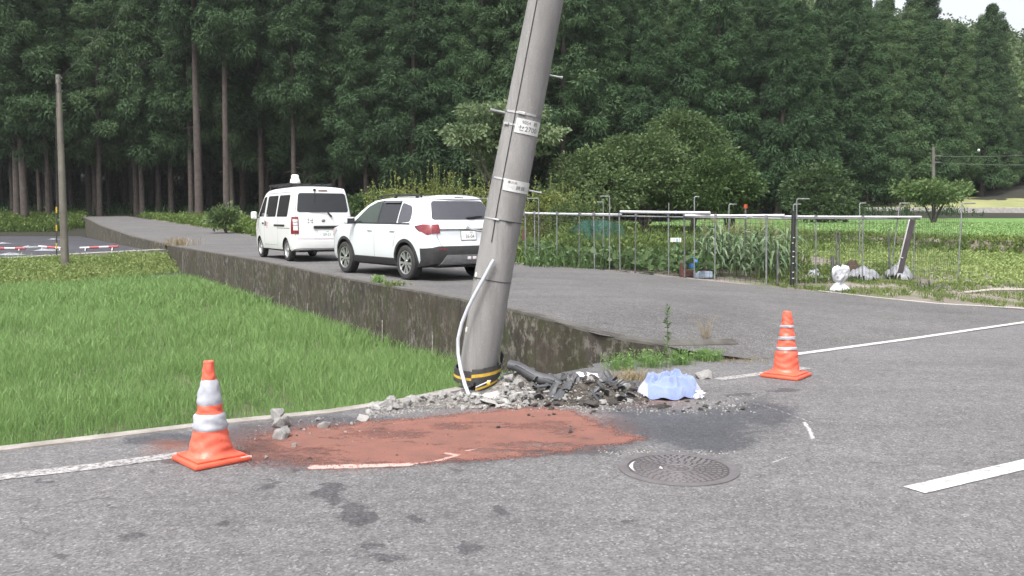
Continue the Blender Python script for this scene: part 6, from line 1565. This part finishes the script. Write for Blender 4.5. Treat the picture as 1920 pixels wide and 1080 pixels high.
cover('undergrowth', 'low green undergrowth at the foot of the cedars on the left', (np.concatenate([x, x2]), np.concatenate([y, y2]), np.concatenate([np.interp(y, GY, GZt), np.interp(y2, GY, GZt)])), MT['weed'], rs, .6, .07, 6, .22, .38, .2)
fx = [p[0] for p in FAR_EDGE]; fy = [p[1] for p in FAR_EDGE]
x, y, s = rand_between([(-34, 81), (-14.3, 48.6), (-7.7, 37.1), (-2.9, 28.8), (.7, 22.9)], [(-26, 81), (-8, 50), (-2, 40), (2, 32), (3.0, 24)], 5200, rs, 1.3)
cover('undergrowth', 'low weeds and ferns along the right edge of the side road', (x, y, Hs_np(x, y)), MT['weed'], rs, .42, .045, 5, .17, .42, .15)
x = rs.uniform(-12, 16, 4200); y = rs.uniform(30, 74, 4200); ok = (x > np.interp(-y, [-v for v in fy[::-1]][::-1], fx) + 1) & (x < 9 + (45.6 - y) * .5025) & (x > -.40 * y + 3)
cover('weeds', 'rough grass beyond the vegetable plot', (x[ok], y[ok], Hs_np(x[ok], y[ok])), MT['weed'], rs, .34, .05, 5, .12, .5, .25)
# weeds right of the fence up to the stone bank
x, y, s = rand_between([(9.6, 19.6), (12.5, 19.4), (17, 20)], [(9.5, 42), (13, 36.5), (17.4, 28)], 5200, rs, .8)
cover('weeds', 'green weeds between the fence corner and the stone bank', (x, y, Hs_np(x, y)), MT['bank_weed'], rs, .14, .03, 5, .08, .5, .1)
x = rs.uniform(5.5, 16, 5000); y = rs.uniform(15.2, 22, 5000); yl = np.interp(x, fe[order, 0], fe[order, 1]); pn = noise2(x * .9, y * .9, 93)
ok = (y > yl + .25) & (pn > .12)
cover('grass', 'patchy grass on the gravel verge', (x[ok], y[ok], Hs_np(x[ok], y[ok])), MT['weed'], rs, .10, .016, 6, .03, .62, .05)
x, y, s = rand_between([(p[0] + .2, p[1] + .1) for p in BK], [(p[0] + .9, p[1] + .3) for p in BK], 2200, rs)
cover('weeds', 'grass along the top of the stone bank', (x, y, .95 + .42 * (y - 30) / 45), MT['weed'], rs, .2, .045, 5, .06, .68, .12)
x, y, s = rand_between([(p[0] - .5, p[1] - .2) for p in BK], [(p[0] + .15, p[1] + .1) for p in BK], 1500, rs)
cover('weeds', 'weeds overgrowing the foot of the stone bank', (x, y, Hs_np(x, y) + .5 * s ** 2), MT['weed'], rs, .22, .05, 4, .10, .45, .12)
n = 60000; t_ = rs.uniform(0, 1, n); u = rs.uniform(0, 1, n) ** 1.6; a = np.stack([b2[(t_ * 59).astype(int), 0] + rs.normal(0, .1, n), b2[(t_ * 59).astype(int), 1]], -1); c_ = np.stack([60 - 55 * t_, np.full(n, 75.0)], -1); q = a + (c_ - a) * u[:, None]; ok = np.abs(q[:, 0]) < q[:, 1] * .62
q = q[ok]; Vs, Fs, Ts, off = [], [], [], 0
V, F, T = blades(np.stack([q[:, 0], q[:, 1], .93 + .42 * (q[:, 1] - 30) / 45], -1),   .14 * rs.uniform(.6, 1.2, len(q)), .002 * q[:, 1] * rs.uniform(.7, 1.3, len(q)), rs.normal(0, .08, (len(q), 2)), rs, np.clip(.62 + rs.normal(0, .15, len(q)), 0, 1))
setp(np_mesh('rice_grass', V, F, MT['rice'], tint=T), 'rice of the upper paddy behind the fenced plot', None, None, 'stuff')
# horsetail-like weeds and straw at the end of the wall
def tuft_thing(name, label, cat, px, py, H, n, hh, ww, spread, mat, lean=.3, leaf=0, tone=.5, sd=0, group=None, loc=None):
    r = np.random.default_rng(sd + int(px)); p = loc if loc is not None else hit(px, py, H)
    P = np.stack([r.normal(0, spread, n), r.normal(0, spread * .6, n), np.zeros(n)], -1); h = hh * r.uniform(.5, 1.1, n); la = r.uniform(0, 6.28, n); lr = r.uniform(.1, 1, n) * lean * h
    V, F, T = blades(P, h, ww * r.uniform(.6, 1.3, n), np.stack([np.cos(la) * lr, np.sin(la) * lr], -1), r, np.clip(tone + r.normal(0, .18, n), 0, 1))
    if leaf:
        k = n * 3; i = r.integers(0, n, k); f = r.uniform(.2, 1, k); Q = P[i] + np.stack([np.cos(la[i]) * lr[i] * f, np.sin(la[i]) * lr[i] * f, h[i] * f], -1); D = unit(r, k); D[:, 2] = np.abs(D[:, 2]) + .3
        V2, F2, T2 = leafquads(Q, D, leaf * r.uniform(.5, 1.3, k), leaf * .35 * np.ones(k), r, np.clip(tone + .1 + r.normal(0, .15, k), 0, 1)); F2 = np.concatenate([F2[:, [0, 1, 2]], F2[:, [0, 2, 3]]]); F = np.concatenate([F, F2 + len(V)]); V = np.concatenate([V, V2]); T = np.concatenate([T, np.tile(T2, 2)])
    o = np_mesh(name, V, F, mat, tint=T); o.location = p; return setp(o, label, cat, group, 'thing')
for i, (px, py, n, hh, sp_, lab) in enumerate(((1163, 694, 160, .26, .085, 'leftmost feathery green weed clump at the foot of the wall end'), (1220, 688, 220, .27, .11, 'widest feathery green weed clump at the foot of the wall end'), (1275, 684, 170, .24, .08, 'feathery green weed clump in front of the wall beside the flat lump'), (1325, 677, 200, .21, .085, 'feathery green weed clump nearest the tip of the wall end'))):
    tuft_thing('weed_clump', lab, 'weed', px, py, ROAD, n, hh * .72, .005, sp_, MT['rice'], .22, .035, .42, i)
tuft_thing('straw_tuft', 'dry straw tuft between the blue towel and the debris', 'straw', 1185, 712, ROAD, 260, .12, .006, .16, MT['dry'], 1.4, 0, .4, 9); tuft_thing('straw_tuft', 'dry grass tuft on the side road behind the wall end', 'dry grass', 1322, 634, Hs, 46, .34, .005, .05, MT['dry'], 1.1, 0, .5, 3)
tuft_thing('straw_tuft', 'strip of dry straw on the ground at the tip of the wall end', 'straw', 1365, 676, ROAD, 200, .05, .006, .22, MT['dry'], 1.8, 0, .4, 4); tuft_thing('weed_clump', 'small weed on the wall top below the parked white car', 'weed', 714, 530, Hs, 60, .16, .008, .05, MT['rice'], .5, .06, .6, 5, loc=Vector((-2.42, 15.95, Hs(-2.3, 15.95) + .0))); tuft_thing('weed_clump', 'low pale weed on the wall top under the rear wheel of the white car', 'weed', 745, 538, Hs, 70, .08, .01, .10, MT['weed'], 1.0, .05, .7, 6, loc=Vector((-2.05, 15.3, Hs(-1.9, 15.3))))
tuft_thing('weed_clump', 'pale grass on the wall top beside the notch in the wall', 'grass', 330, 467, Hs, 160, .4, .02, .4, MT['dry'], .7, 0, .5, 7, loc=Vector((-13.6, 36.2, Hs(-13.4, 36.2))))
# tall weed stalk and leaf rosette
p = gr(1249, 690); m = MB(); m.tube([p, p + Vector((.015, 0, .35)), p + Vector((0, .01, .72))], [.006, .005, .003], 5); st_ = m.build('tall_weed', MT['stem']); setp(st_, 'single tall spindly weed standing before the wall end', 'weed', None, 'thing')
r = np.random.default_rng(2); k = 70; f = r.uniform(.1, 1, k); Q = np.stack([p.x + .01 * f, np.full(k, p.y), p.z + .72 * f], -1); D = unit(r, k); D[:, 2] = np.abs(D[:, 2]) * .8; V, F, T = leafquads(Q, D, .07 * r.uniform(.4, 1.2, k), .02 * np.ones(k), r, r.uniform(.2, .7, k)); np_mesh('weed_leaf', V, F, MT['crop'], tint=T, parent=st_)
p = at(172, 803, 7.25); r = np.random.default_rng(7); k = 40; a = r.uniform(0, 6.28, k); rr_ = r.uniform(0, .12, k); Q = np.stack([p.x + np.cos(a) * rr_, p.y + np.sin(a) * rr_ * .7, np.full(k, -.14) + r.uniform(-.1, .04, k)], -1); D = np.stack([np.cos(a), np.sin(a), r.uniform(.0, .6, k)], -1); V, F, T = leafquads(Q, D, .09 * r.uniform(.6, 1.2, k), .045 * np.ones(k), r, r.uniform(.55, .95, k), .2); setp(np_mesh('broadleaf_weed', V, F, MT['crop'], tint=T), 'pale broad leaved weed growing in the rice by the kerb', 'weed', None, 'thing')

# ---------------------------------------------------------------- vegetable plot planting
r = np.random.default_rng(55); edgep = poly_at([tuple(fbase(px).xy) for px in (930, 985, 1115, 1284, 1340)], 300)
n = 2600; e = edgep[r.integers(0, 300, n)]; dpt = r.uniform(.15, 3.6, n); x = e[:, 0] + dpt * .25 + r.normal(0, .1, n); y = e[:, 1] + dpt; z = Hs_np(x, y) + r.uniform(.05, .42, n) * (1 + .4 * noise2(x * 1.3, y * 1.3, 5))
D = unit(r, n); D[:, 2] = np.abs(D[:, 2]) * .35 + .12; V, F, T = leafquads(np.stack([x, y, z], -1), D, .24 * r.uniform(.5, 1.2, n), .20 * r.uniform(.5, 1.1, n), r, np.clip(.45 + .3 * noise2(x, y, 6) + r.normal(0, .16, n), 0, 1), .25)
setp(np_mesh('ground_cover_leaves', V, F, MT['crop'], tint=T), 'broad leaved pumpkin vines covering the plot behind the fence', None, None, 'stuff')
n = 900; e = poly_at([tuple(fbase(px).xy) for px in (1437, 1530, 1617, 1713)], 300)[r.integers(0, 300, n)]; dpt = r.uniform(.2, 3.5, n); x = e[:, 0] + dpt * .3; y = e[:, 1] + dpt; ok = noise2(x * 1.2, y * 1.2, 15) > -.05; x, y = x[ok], y[ok]
cover('weeds', 'weeds growing between the sheets in the right half of the plot', (x, y, Hs_np(x, y)), MT['weed'], r, .2, .02, 5, .08, .55, .08)
n = 700; x = r.uniform(1.2, 7.2, n); y = 24.2 + r.uniform(-.8, 3.2, n) - x * .25; cover('weeds', 'tall feathery garden plants behind the pumpkin vines', (x, y, Hs_np(x, y)), MT['weed'], r, .85, .03, 7, .13, .48, .12)
cover('weeds', 'mixed stalks and weeds round the teal net', (r.uniform(.3, 3.6, 260), r.uniform(21.3, 24.5, 260), np.full(260, .5)), MT['crop'], r, .45, .025, 5, .12, .45, .12)
def maize(sd):
    r = np.random.default_rng(sd); rd = random.Random(sd); root = bpy.data.objects.new('maize_plant', None); C.objects.link(root)
    H_ = rd.uniform(.95, 1.2); m = MB(); m.tube([(0, 0, -.05), (.01, 0, H_ * .5), (0, .01, H_)], [.016, .013, .006], 6); m.build('stalk', MT['stem'], root)
    V, F, T = [], [], []; off_ = 0
    for i in range(11):
        z = .15 + (H_ - .3) * i / 10; a = (i % 2) * math.pi + rd.uniform(-.6, .6) + sd; L_ = rd.uniform(.38, .62); wd_ = rd.uniform(.05, .075); d = np.array([math.cos(a), math.sin(a), 0]); s_ = np.array([-d[1], d[0], 0]); pts_ = []
        for j in range(6):
            t = j / 5; c_ = np.array([0, 0, z]) + d * L_ * t + np.array([0, 0, .34 * L_ * math.sin(t * 2.2) * 1.5 - .55 * L_ * t * t]); w_ = wd_ * math.sin(math.pi * min(.97, .12 + t * .86)) / 2; pts_ += [c_ - s_ * w_, c_ + s_ * w_ + np.array([0, 0, .012])]
        V += pts_; F += [(off_ + 2 * j, off_ + 2 * j + 1, off_ + 2 * j + 3, off_ + 2 * j + 2) for j in range(5)]; T += [float(np.clip(.5 + r.normal(0, .2), 0, 1))] * 5; off_ += 12
    np_mesh('leaf_blades', np.array(V), np.array(F), MT['maize'], tint=T, smooth=True, parent=root)
    m = MB()
    for i in range(7): a = i * .9; m.tube([(0, 0, H_ - .02), (math.cos(a) * .05, math.sin(a) * .05, H_ + .12), (math.cos(a) * .11, math.sin(a) * .11, H_ + rd.uniform(.14, .24))], [.006, .005, .003], 4)
    m.build('tassel', MT['tassel'], root); return root
protos = [maize(i) for i in range(4)]; used = 0; rd = random.Random(77)
LM = 'tall green maize plant with a pale tassel standing in the maize block behind the fence'
for row in range(4):
    for i in range(11):
        px = 1338 + i * 17 + rd.uniform(-6, 6) + row * 3; b = fbase(px); x, y = b.x + .35 * row * .4, b.y + 1.3 + row * .62 + rd.uniform(-.12, .12)
        o = protos[used] if used < 4 else copy_tree(protos[used % 4]); used += 1
        o.location = (x, y, Hs(x, y)); o.rotation_euler = (0, 0, rd.uniform(0, 6.3)); s = rd.uniform(.74, 1.02); o.scale = (s, s, s); setp(o, LM, 'maize', 'maize plants behind the fence', 'thing')

# ---------------------------------------------------------------- broad leaved trees and shrubs
def bush(name, label, cat, loc, blobs, n, leaf, mat, trunk=None, sd=0, group=None, up=.2, shell=.55, droop=.15, fl=.55):
    """leaf clumps spread through the blobs; blobs (cx, cy, cz, rx, ry, rz) from the foot of the plant"""
    r = np.random.default_rng(sd); t = thing(name, label, cat, loc, 0, group); vol = np.array([b[3] * b[4] + b[3] * b[5] for b in blobs]); vol = vol / vol.sum(); P, D, T = [], [], []
    for b, v in zip(blobs, vol):
        ncl = max(6, int(n * v / 34)); u = unit(r, ncl); rad = r.uniform(shell, 1.0, ncl)[:, None]
        cc = np.array(b[:3]) + u * rad * np.array(b[3:]); cl_r = (leaf * 2.6) * r.uniform(.7, 1.35, ncl); ct = .48 + .20 * u[:, 2] * 0 + r.normal(0, .15, ncl); k = 34
        q = unit(r, ncl * k) * (r.uniform(.2, 1, ncl * k) ** .6)[:, None] * np.array([1, 1, fl]); P.append(np.repeat(cc, k, 0) + q * np.repeat(cl_r, k)[:, None]); d = q + np.repeat(u, k, 0) * .5 + r.normal(0, .35, q.shape); d[:, 2] += up; D.append(d); T.append(np.repeat(ct, k) + r.normal(0, .14, ncl * k))
    P = np.concatenate(P); D = np.concatenate(D); T = np.clip(np.concatenate(T), 0, 1); k = len(P)
    V, F, T = leafquads(P, D, leaf * r.uniform(.6, 1.4, k), leaf * .55 * r.uniform(.6, 1.3, k), r, T, droop); np_mesh('crown', V, F, mat, tint=T, parent=t)
    m = MB(); tr = trunk or [(0, 0, 0)]
    for b in blobs:
        a = Vector((random.uniform(-.1, .1), random.uniform(-.05, .05), -.1)); c_ = Vector(b[:3]); rad0 = .05 + .03 * b[5]
        m.tube([a, Vector((c_.x * .35, c_.y * .35, c_.z * .5)), c_ * .8 + Vector((0, 0, .1)), c_ + Vector((0, 0, b[5] * .6))], [rad0, rad0 * .7, rad0 * .4, .01], 6)
    m.build('trunk', MT['bark2'], t); return t
def P0(px, py, D, dz=0): p = at(px, py, D); return Vector((p.x, p.y, Hs(p.x, p.y) + dz))
def sc(px, D): return px * D / FPX                     # picture length at a distance in metres
def shoots(t, n, x0, x1, z0, z1, y0, y1, leaf, mat, sd):
    r = np.random.default_rng(sd); P, D, T = [], [], []; m = MB()
    for i in range(n):
        f = r.uniform(0, 1); x = x0 + (x1 - x0) * f; y = r.uniform(y0, y1); zt = z0 + (z1 - z0) * r.uniform(.3, 1) * (1 - abs(f - .5) * .9); lx = r.normal(0, .16); k = 46; q = r.uniform(.0, 1, k)
        P.append(np.stack([x + lx * q, np.full(k, y), z0 * .3 + (zt - z0 * .3) * q], -1)); d = unit(r, k); d[:, 2] = np.abs(d[:, 2]) + .5; D.append(d); T.append(np.clip(.5 + .3 * q - .1 + r.normal(0, .15, k), 0, 1)); m.tube([(x, y, 0), (x + lx, y, zt)], [.012, .004], 4)
    P, D, T = map(np.concatenate, (P, D, T)); V, F, T = leafquads(P, D, leaf * r.uniform(.6, 1.3, len(P)), leaf * .5 * r.uniform(.6, 1.2, len(P)), r, T, .1); np_mesh('shoot', V, F, mat, tint=T, parent=t); m.build('stem', MT['stem'], t)
D = 35.0
for i, (px, half, topy, lab) in enumerate(((742, 48, 322, 'left yellowish shrub with upright shoots behind the white car'), (808, 58, 302, 'middle and tallest yellowish shrub with upright shoots behind the white car'), (876, 48, 312, 'yellowish shrub with upright shoots touching the left edge of the leaning pole'))):
    p = P0(px, 440, D + i * .6); H_ = at(px, topy, D).z - p.z; w_ = sc(half, D)
    t = bush('shrub', lab, 'shrub', tuple(p), [(-w_ * .5, 0, H_ * .33, w_ * .7, .8, H_ * .33), (w_ * .45, .1, H_ * .36, w_ * .7, .8, H_ * .34), (0, -.2, H_ * .5, w_ * .75, .7, H_ * .28)], 5200, .10, MT['yellow_leaf'], sd=i + 20)
    shoots(t, 44, -w_ * 1.05, w_ * 1.05, H_ * .55, H_ * 1.08, -.5, .6, .10, MT['yellow_leaf'], i + 3)
for i, (px, topy, half, D, lab) in enumerate(((1024, 330, 42, 37, 'yellowish shrub right of the leaning pole behind the fence'), (1075, 352, 45, 36, 'low yellow green bush behind the left stretch of the fence'))):
    p = P0(px, 430, D); H_ = at(px, topy, D).z - p.z; w_ = sc(half, D); t = bush('shrub', lab, 'shrub', tuple(p), [(-w_ * .4, 0, H_ * .4, w_ * .75, .8, H_ * .4), (w_ * .45, .1, H_ * .42, w_ * .7, .8, H_ * .42)], 4200, .11, MT['yellow_leaf'] if i == 0 else MT['broadleaf'], sd=i + 40)
    shoots(t, 22, -w_, w_, H_ * .6, H_ * 1.12, -.4, .4, .10, MT['yellow_leaf'], i + 13)
def tree_px(lab, foot, D, blobpx, n, leaf, mat, sd, name='broadleaf_tree', cat='tree', zf=None, **kw):
    """blobs given as picture position, picture radii and depth offset at distance D"""
    p = at(foot[0], foot[1], D); p.z = (zf or Hs)(p.x, p.y); bl = []
    for (bxp, byp, rx, rz, dy) in blobpx: c_ = at(bxp, byp, D) - p; bl.append((c_.x, dy, c_.z, sc(rx, D), sc(rx, D) * .8, sc(rz, D)))
    return bush(name, lab, cat, tuple(p), bl, n, leaf, mat, sd=sd, **kw)
tree_px('pale layered dogwood like tree half hidden behind the leaning pole', (950, 410), 44, [(905, 208, 50, 12, 0), (960, 205, 60, 14, .5), (880, 245, 45, 13, -.5), (940, 240, 70, 16, .8), (1010, 250, 46, 13, 0), (890, 272, 42, 12, 0), (960, 280, 60, 18, 1.2), (870, 262, 30, 10, -1), (925, 310, 45, 26, 1.5)], 9000, .22, MT['pale_leaf'], 61, shell=.3, fl=.3, up=.05)
tree_px('dark green bushy tree left of the group behind the vegetable plot', (1120, 412), 45, [(1090, 335, 55, 50, 0), (1130, 315, 60, 40, .5), (1150, 360, 60, 45, -.8), (1060, 370, 50, 36, -.5)], 11000, .19, MT['broadleaf'], 62)
tree_px('broad olive green tree in the middle of the group behind the vegetable plot', (1210, 412), 46, [(1180, 290, 55, 36, .2), (1225, 285, 60, 40, 0), (1200, 330, 75, 50, -.6), (1260, 345, 60, 50, -.4), (1150, 330, 40, 40, 0)], 13000, .20, MT['broadleaf'], 63)
tree_px('tallest rounded tree of the group behind the vegetable plot', (1300, 412), 50, [(1265, 235, 42, 26, 0), (1300, 255, 60, 34, .3), (1290, 300, 75, 50, 0), (1340, 300, 50, 44, 0)], 12000, .21, MT['broadleaf'], 64)
tree_px('lighter green leafy tree at the right of the group behind the vegetable plot', (1370, 412), 45, [(1345, 320, 50, 40, 0), (1375, 345, 48, 44, -.3), (1330, 365, 55, 42, -.6), (1390, 370, 30, 34, .2)], 10000, .19, MT['broadleaf_light'], 65)
tree_px('dark green bush at the edge of the far cedars beyond the upper paddy', (1535, 408), 73, [(1510, 350, 42, 36, 0), (1550, 345, 50, 38, .5), (1580, 375, 36, 32, 0), (1530, 385, 60, 26, -1)], 8000, .30, MT['broadleaf'], 66, zf=lambda x, y: 1.3)
tree_px('low bush beside the far path under the cedars', (1665, 372), 93, [(1655, 365, 16, 9, 0), (1680, 362, 18, 10, 0)], 1500, .3, MT['broadleaf'], 67, zf=lambda x, y: 3.2, name='shrub', cat='shrub')
tree_px('round topped trimmed tree standing alone in the far paddies', (1750, 416), 72.5, [(1700, 352, 28, 11, 0), (1735, 352, 34, 14, -.8), (1765, 350, 36, 15, .5), (1798, 354, 26, 11, 0), (1750, 364, 44, 9, -.4), (1748, 376, 14, 7, 0), (1716, 362, 24, 9, .4), (1776, 366, 26, 9, -.5)], 4600, .27, MT['broadleaf_light'], 68, zf=lambda x, y: 1.36, shell=.45, fl=.5)
tree_px('small dark shrub at the roadside left of the white van', (424, 428), 50, [(424, 405, 15, 16, 0), (410, 412, 12, 12, 0)], 1500, .2, MT['broadleaf'], 69, name='shrub', cat='shrub')
tree_px('broad bush at the roadside between the van and the shrubs', (690, 425), 44, [(675, 385, 22, 12, 0), (705, 375, 24, 12, .3)], 1200, .2, MT['broadleaf'], 70, name='shrub', cat='shrub')

# ---------------------------------------------------------------- cedar forest
def cedar_mesh(sd, H_, hb, Rm, ncl, taper=1.5, blades_n=230):
    """crown of a cedar: big rounded tufts of needle sprays set on drooping branches round the stem"""
    r = np.random.default_rng(sd); z = hb + (H_ - hb) * r.uniform(0, 1, ncl) ** .92; f = (z - hb) / (H_ - hb)
    env = Rm * np.clip(1 - f ** taper, .03, 1) ** .8 * (.62 + .38 * np.clip(f / .10, 0, 1)) * (1 + .16 * r.normal(size=ncl))
    a = r.uniform(0, 2 * np.pi, ncl); rad = env * np.sqrt(r.uniform(.18, 1.0, ncl)); C_ = np.stack([np.cos(a) * rad, np.sin(a) * rad, z - rad * .2], -1)
    cr = (.48 + .75 * r.uniform(0, 1, ncl) ** 1.3) * (1.05 - .45 * f); ct = .46 + r.normal(0, .16, ncl)
    k = blades_n; n = ncl * k; q = unit(r, n); q[:, 2] = q[:, 2] * .9 + .15; out = np.repeat(np.stack([np.cos(a), np.sin(a), np.full(ncl, .1)], -1), k, 0); q = q + out * .35; q /= np.linalg.norm(q, axis=1, keepdims=True)
    R_ = np.repeat(cr, k) * r.uniform(.82, 1.04, n); P = np.repeat(C_, k, 0) + q * (R_ * .86)[:, None] * np.array([1, 1, .82])
    D = r.normal(0, .55, (n, 3)) + q * .62; D[:, 2] -= .55
    t = np.clip(np.repeat(ct, k) + r.normal(0, .09, n), 0, 1)
    V, F, T = leafquads(P, D, R_ * r.uniform(.34, .56, n), R_ * .105 * r.uniform(.7, 1.4, n), r, t, .06, q + r.normal(0, .30, (n, 3)))
    return V, F, T
kinds = []
CED = [(26, 8.0, 3.2, 240), (28, 10.0, 3.1, 230), (25, 5.5, 3.4, 260), (27, 14.5, 2.9, 180), (24, 4.0, 3.3, 270), (19.5, 2.2, 2.8, 220), (21, 1.8, 3.0, 230), (22.5, 3.0, 2.7, 220)]
for i, (H_, hb, Rm, ncl) in enumerate(CED):
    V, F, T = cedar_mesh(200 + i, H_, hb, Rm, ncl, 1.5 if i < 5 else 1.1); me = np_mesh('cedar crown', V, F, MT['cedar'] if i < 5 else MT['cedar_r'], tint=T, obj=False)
    m = MB(); r0 = {1: .27, 2: .27, 3: .36, 5: .33}.get(i, .31)
    m.tube([(0, 0, -.5), (0, 0, .3), (0, 0, 1.5), (.05, 0, H_ * .4), (0, .04, H_ * .75), (0, 0, H_ - .4)], [r0 * 1.35, r0 * 1.15, r0, r0 * .72, r0 * .36, .03], 10)
    rd = random.Random(i)
    for q in range(22):                                                    # dead snags below the crown
        z = rd.uniform(min(2.5, hb * .6), hb + 3); a = rd.uniform(0, 6.28); L_ = rd.uniform(.3, 1.3); m.tube([(0, 0, z), (math.cos(a) * L_, math.sin(a) * L_, z - L_ * .15)], [.03, .012], 4)
    tm = m.build('trunk_proto', MT['bark']); tmesh = tm.data; bpy.data.objects.remove(tm); kinds.append((me, tmesh))
n_tree = 0
def cedar(x, y, k, label, group, s=1.0, rz=None, sw=1.0):
    global n_tree
    n_tree += 1; root = bpy.data.objects.new('cedar_tree', None); C.objects.link(root); root.location = (x, y, GZ(x, y)); root.rotation_euler = (rd2.uniform(-.015, .015), rd2.uniform(-.015, .015), rd2.uniform(0, 6.28) if rz is None else rz); root.scale = (s * sw, s * sw, s)
    for nm, me in zip(('crown', 'trunk'), kinds[k]): o = bpy.data.objects.new(nm, me); C.objects.link(o); o.parent = root
    return setp(root, label, 'cedar', group, 'thing')
rd2 = random.Random(404)
def xat(px, D): return (px - 960) / FPX * D
# the cedars of the front row one can point at
for (px, D, k, s, sw, lab) in ((36, 80.5, 0, 1.0, 1.0, 'pale trunked cedar of the pair at the far left edge, its left stem'), (50, 79.5, 0, 1.04, 1.0, 'thickest pale trunked cedar of the pair at the far left edge'), (94, 81, 2, .96, .9, 'cedar just left of the slender utility pole'),
                               (376, 79.0, 3, 1.2, .85, 'cedar with the tallest bare trunk at the end of the side road'), (427, 78.0, 3, 1.02, .85, 'tall bare cedar with a pale scar on its trunk left of the van'), (553, 80.5, 1, 1.0, .85, 'slim bare cedar rising above the siren lamp of the van'), (587, 82.5, 0, .97, .8, 'cedar with a thin trunk behind the rear roof of the van'), (627, 84, 2, .95, .9, 'reddish trunked cedar right behind the rear of the van'),
                               (688, 80, 2, .92, .9, 'leafy cedar whose low branches hang between the van and the white car'), (1457, 81.5, 5, .98, .95, 'pale thin trunked cedar at the right beyond the black wrapped post'), (1491, 83, 6, .94, .95, 'thick trunked cedar at the right beyond the black wrapped post'), (190, 83, 2, 1.0, .9, 'cedar at the far end of the side road, left of the road'), (270, 84.5, 1, 1.0, .9, 'cedar behind the far end of the side road, in its middle')):
    cedar(xat(px, D), D, k, lab, None, s, None, sw)
# the rest of the wood
GC = 'cedars of the plantation wall'; LC = 'tall dark cedar standing in the dense plantation behind the road and the plot'
def clear(x, y): return True
for row, (D, dx, x0, x1) in enumerate(((84.5, 3.3, -56, 26), (88.5, 3.2, -60, 30), (93, 3.3, -62, 34), (98, 3.3, -66, 42), (104, 3.3, -70, 48), (110, 3.0, -78, 58), (116, 3.0, -84, 64))):
    x = x0
    while x < x1:
        xx = x + rd2.uniform(-.9, .9); yy = D + rd2.uniform(-1.5, 1.5) + (3 if (row == 0 and xx < -44) else 0); k = rd2.choice((0, 2, 2, 4, 4) if xx > -20 else (0, 0, 2, 2, 1)) if row < 4 else rd2.choice((4, 6, 5))
        if xx > 3: k = rd2.choice((2, 4, 4, 6)) 
        cedar(xx, yy, k, LC, GC, rd2.uniform(.92, 1.12) * (1 if xx < 12 else .92), None, rd2.uniform(.85, 1.05)); x += dx
x = -9.0                                                                   # front row right of the van, leafy nearly to the ground
while x < 21:
    cedar(x + rd2.uniform(-.7, .7), 79.5 + rd2.uniform(-1.2, 1.6) + max(0, x - 8) * .12, rd2.choice((2, 4, 4, 6) if x < 10 else (5, 6, 7)), 'tall dark cedar in the front row behind the bushes of the plot', 'front row cedars behind the plot', rd2.uniform(.95, 1.12) if x < 10 else rd2.uniform(.92, 1.02), None, rd2.uniform(.9, 1.1)); x += 3.5
xx = rs.uniform(-75, 45, 3600); yy = rs.uniform(84, 118, 3600); cover('undergrowth', 'dim undergrowth on the forest floor', (xx, yy, GZ_np(xx, yy)), MT['cedar'], rs, .8, .10, 5, .28, .35, .3)
x = 27.0                                                                   # wall of cedars receding to the right, then lower ones
while x < 96:
    for dx_, dy_, dt in ((0, 0, 0), (2.0, 5.0, -8)):
        D = 86 + (x - 27) * .72 + rd2.uniform(-1, 1) + dy_; px = 960 + (x + dx_) / D * FPX; k = rd2.choice((5, 6, 7))
        ytop = float(np.interp(px, [1400, 1560, 1640, 1780, 1825, 1856, 1920, 2200], [14, 36, 42, 58, 74, 190, 235, 250])) + (rd2.uniform(-14, 16) if px < 1600 else rd2.uniform(-7, 8)) + dt
        s = (at(px, ytop, D).z - GZ(x + dx_, D)) / CED[k][0]
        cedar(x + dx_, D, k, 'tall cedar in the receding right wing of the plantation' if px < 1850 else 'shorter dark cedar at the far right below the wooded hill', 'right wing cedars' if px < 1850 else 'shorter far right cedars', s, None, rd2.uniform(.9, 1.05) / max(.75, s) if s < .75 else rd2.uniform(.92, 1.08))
    x += 3.2

# far wooded hillside: reads as one mass
r = np.random.default_rng(900); P, Dv, T, S_ = [], [], [], []
m = MB()
for i in range(1500):
    y = 135 + 190 * r.uniform(0, 1) ** 1.1; x = r.uniform(.26 * y, .72 * y); z = GZ(x, y); con = r.uniform() < .35; h = r.uniform(7, 12) * (1.2 if con else 1); Rr = r.uniform(2.0, 3.4) * (.7 if con else 1); ncl = 14; k = 22
    if con: zz = r.uniform(.1, 1, ncl); u = unit(r, ncl); cc = np.stack([x + u[:, 0] * Rr * (1.05 - zz), y + u[:, 1] * Rr * (1.05 - zz), z + h * zz], -1)
    else: u = unit(r, ncl); u[:, 2] = np.abs(u[:, 2]); cc = np.array([x, y, z + h * .5]) + u * np.array([Rr, Rr, h * .5])
    t = (.15 if con else .36) + r.normal(0, .13); q = unit(r, ncl * k); P.append(np.repeat(cc, k, 0) + q * .9); q[:, 2] += .2; Dv.append(q); T.append(np.clip(t + r.normal(0, .12, ncl * k), 0, 1)); S_.append(r.uniform(.5, 1.0, ncl * k))
P, Dv, T, S_ = map(np.concatenate, (P, Dv, T, S_)); V, F, T = leafquads(P, Dv, S_, S_ * .6, r, T, .1)
setp(np_mesh('forest', V, F, MT['broadleaf'], tint=T), 'mixed wooded hillside far behind the cedars', None, None, 'stuff')
# ---------------------------------------------------------------- the damp valley air
m = MB(); m.box((20, 190, 55), (520, 480, 120))
n = NT('valley haze'); pv = n.n('ShaderNodeVolumePrincipled'); pv.inputs['Color'].default_value = (.86, .90, .93, 1); pv.inputs['Density'].default_value = .00022; pv.inputs['Anisotropy'].default_value = .2
n.l(pv.outputs[0], n.out.inputs['Volume'])
setp(m.build('haze', n.m), 'thin grey haze in front of the far hillside', None, None, 'stuff')
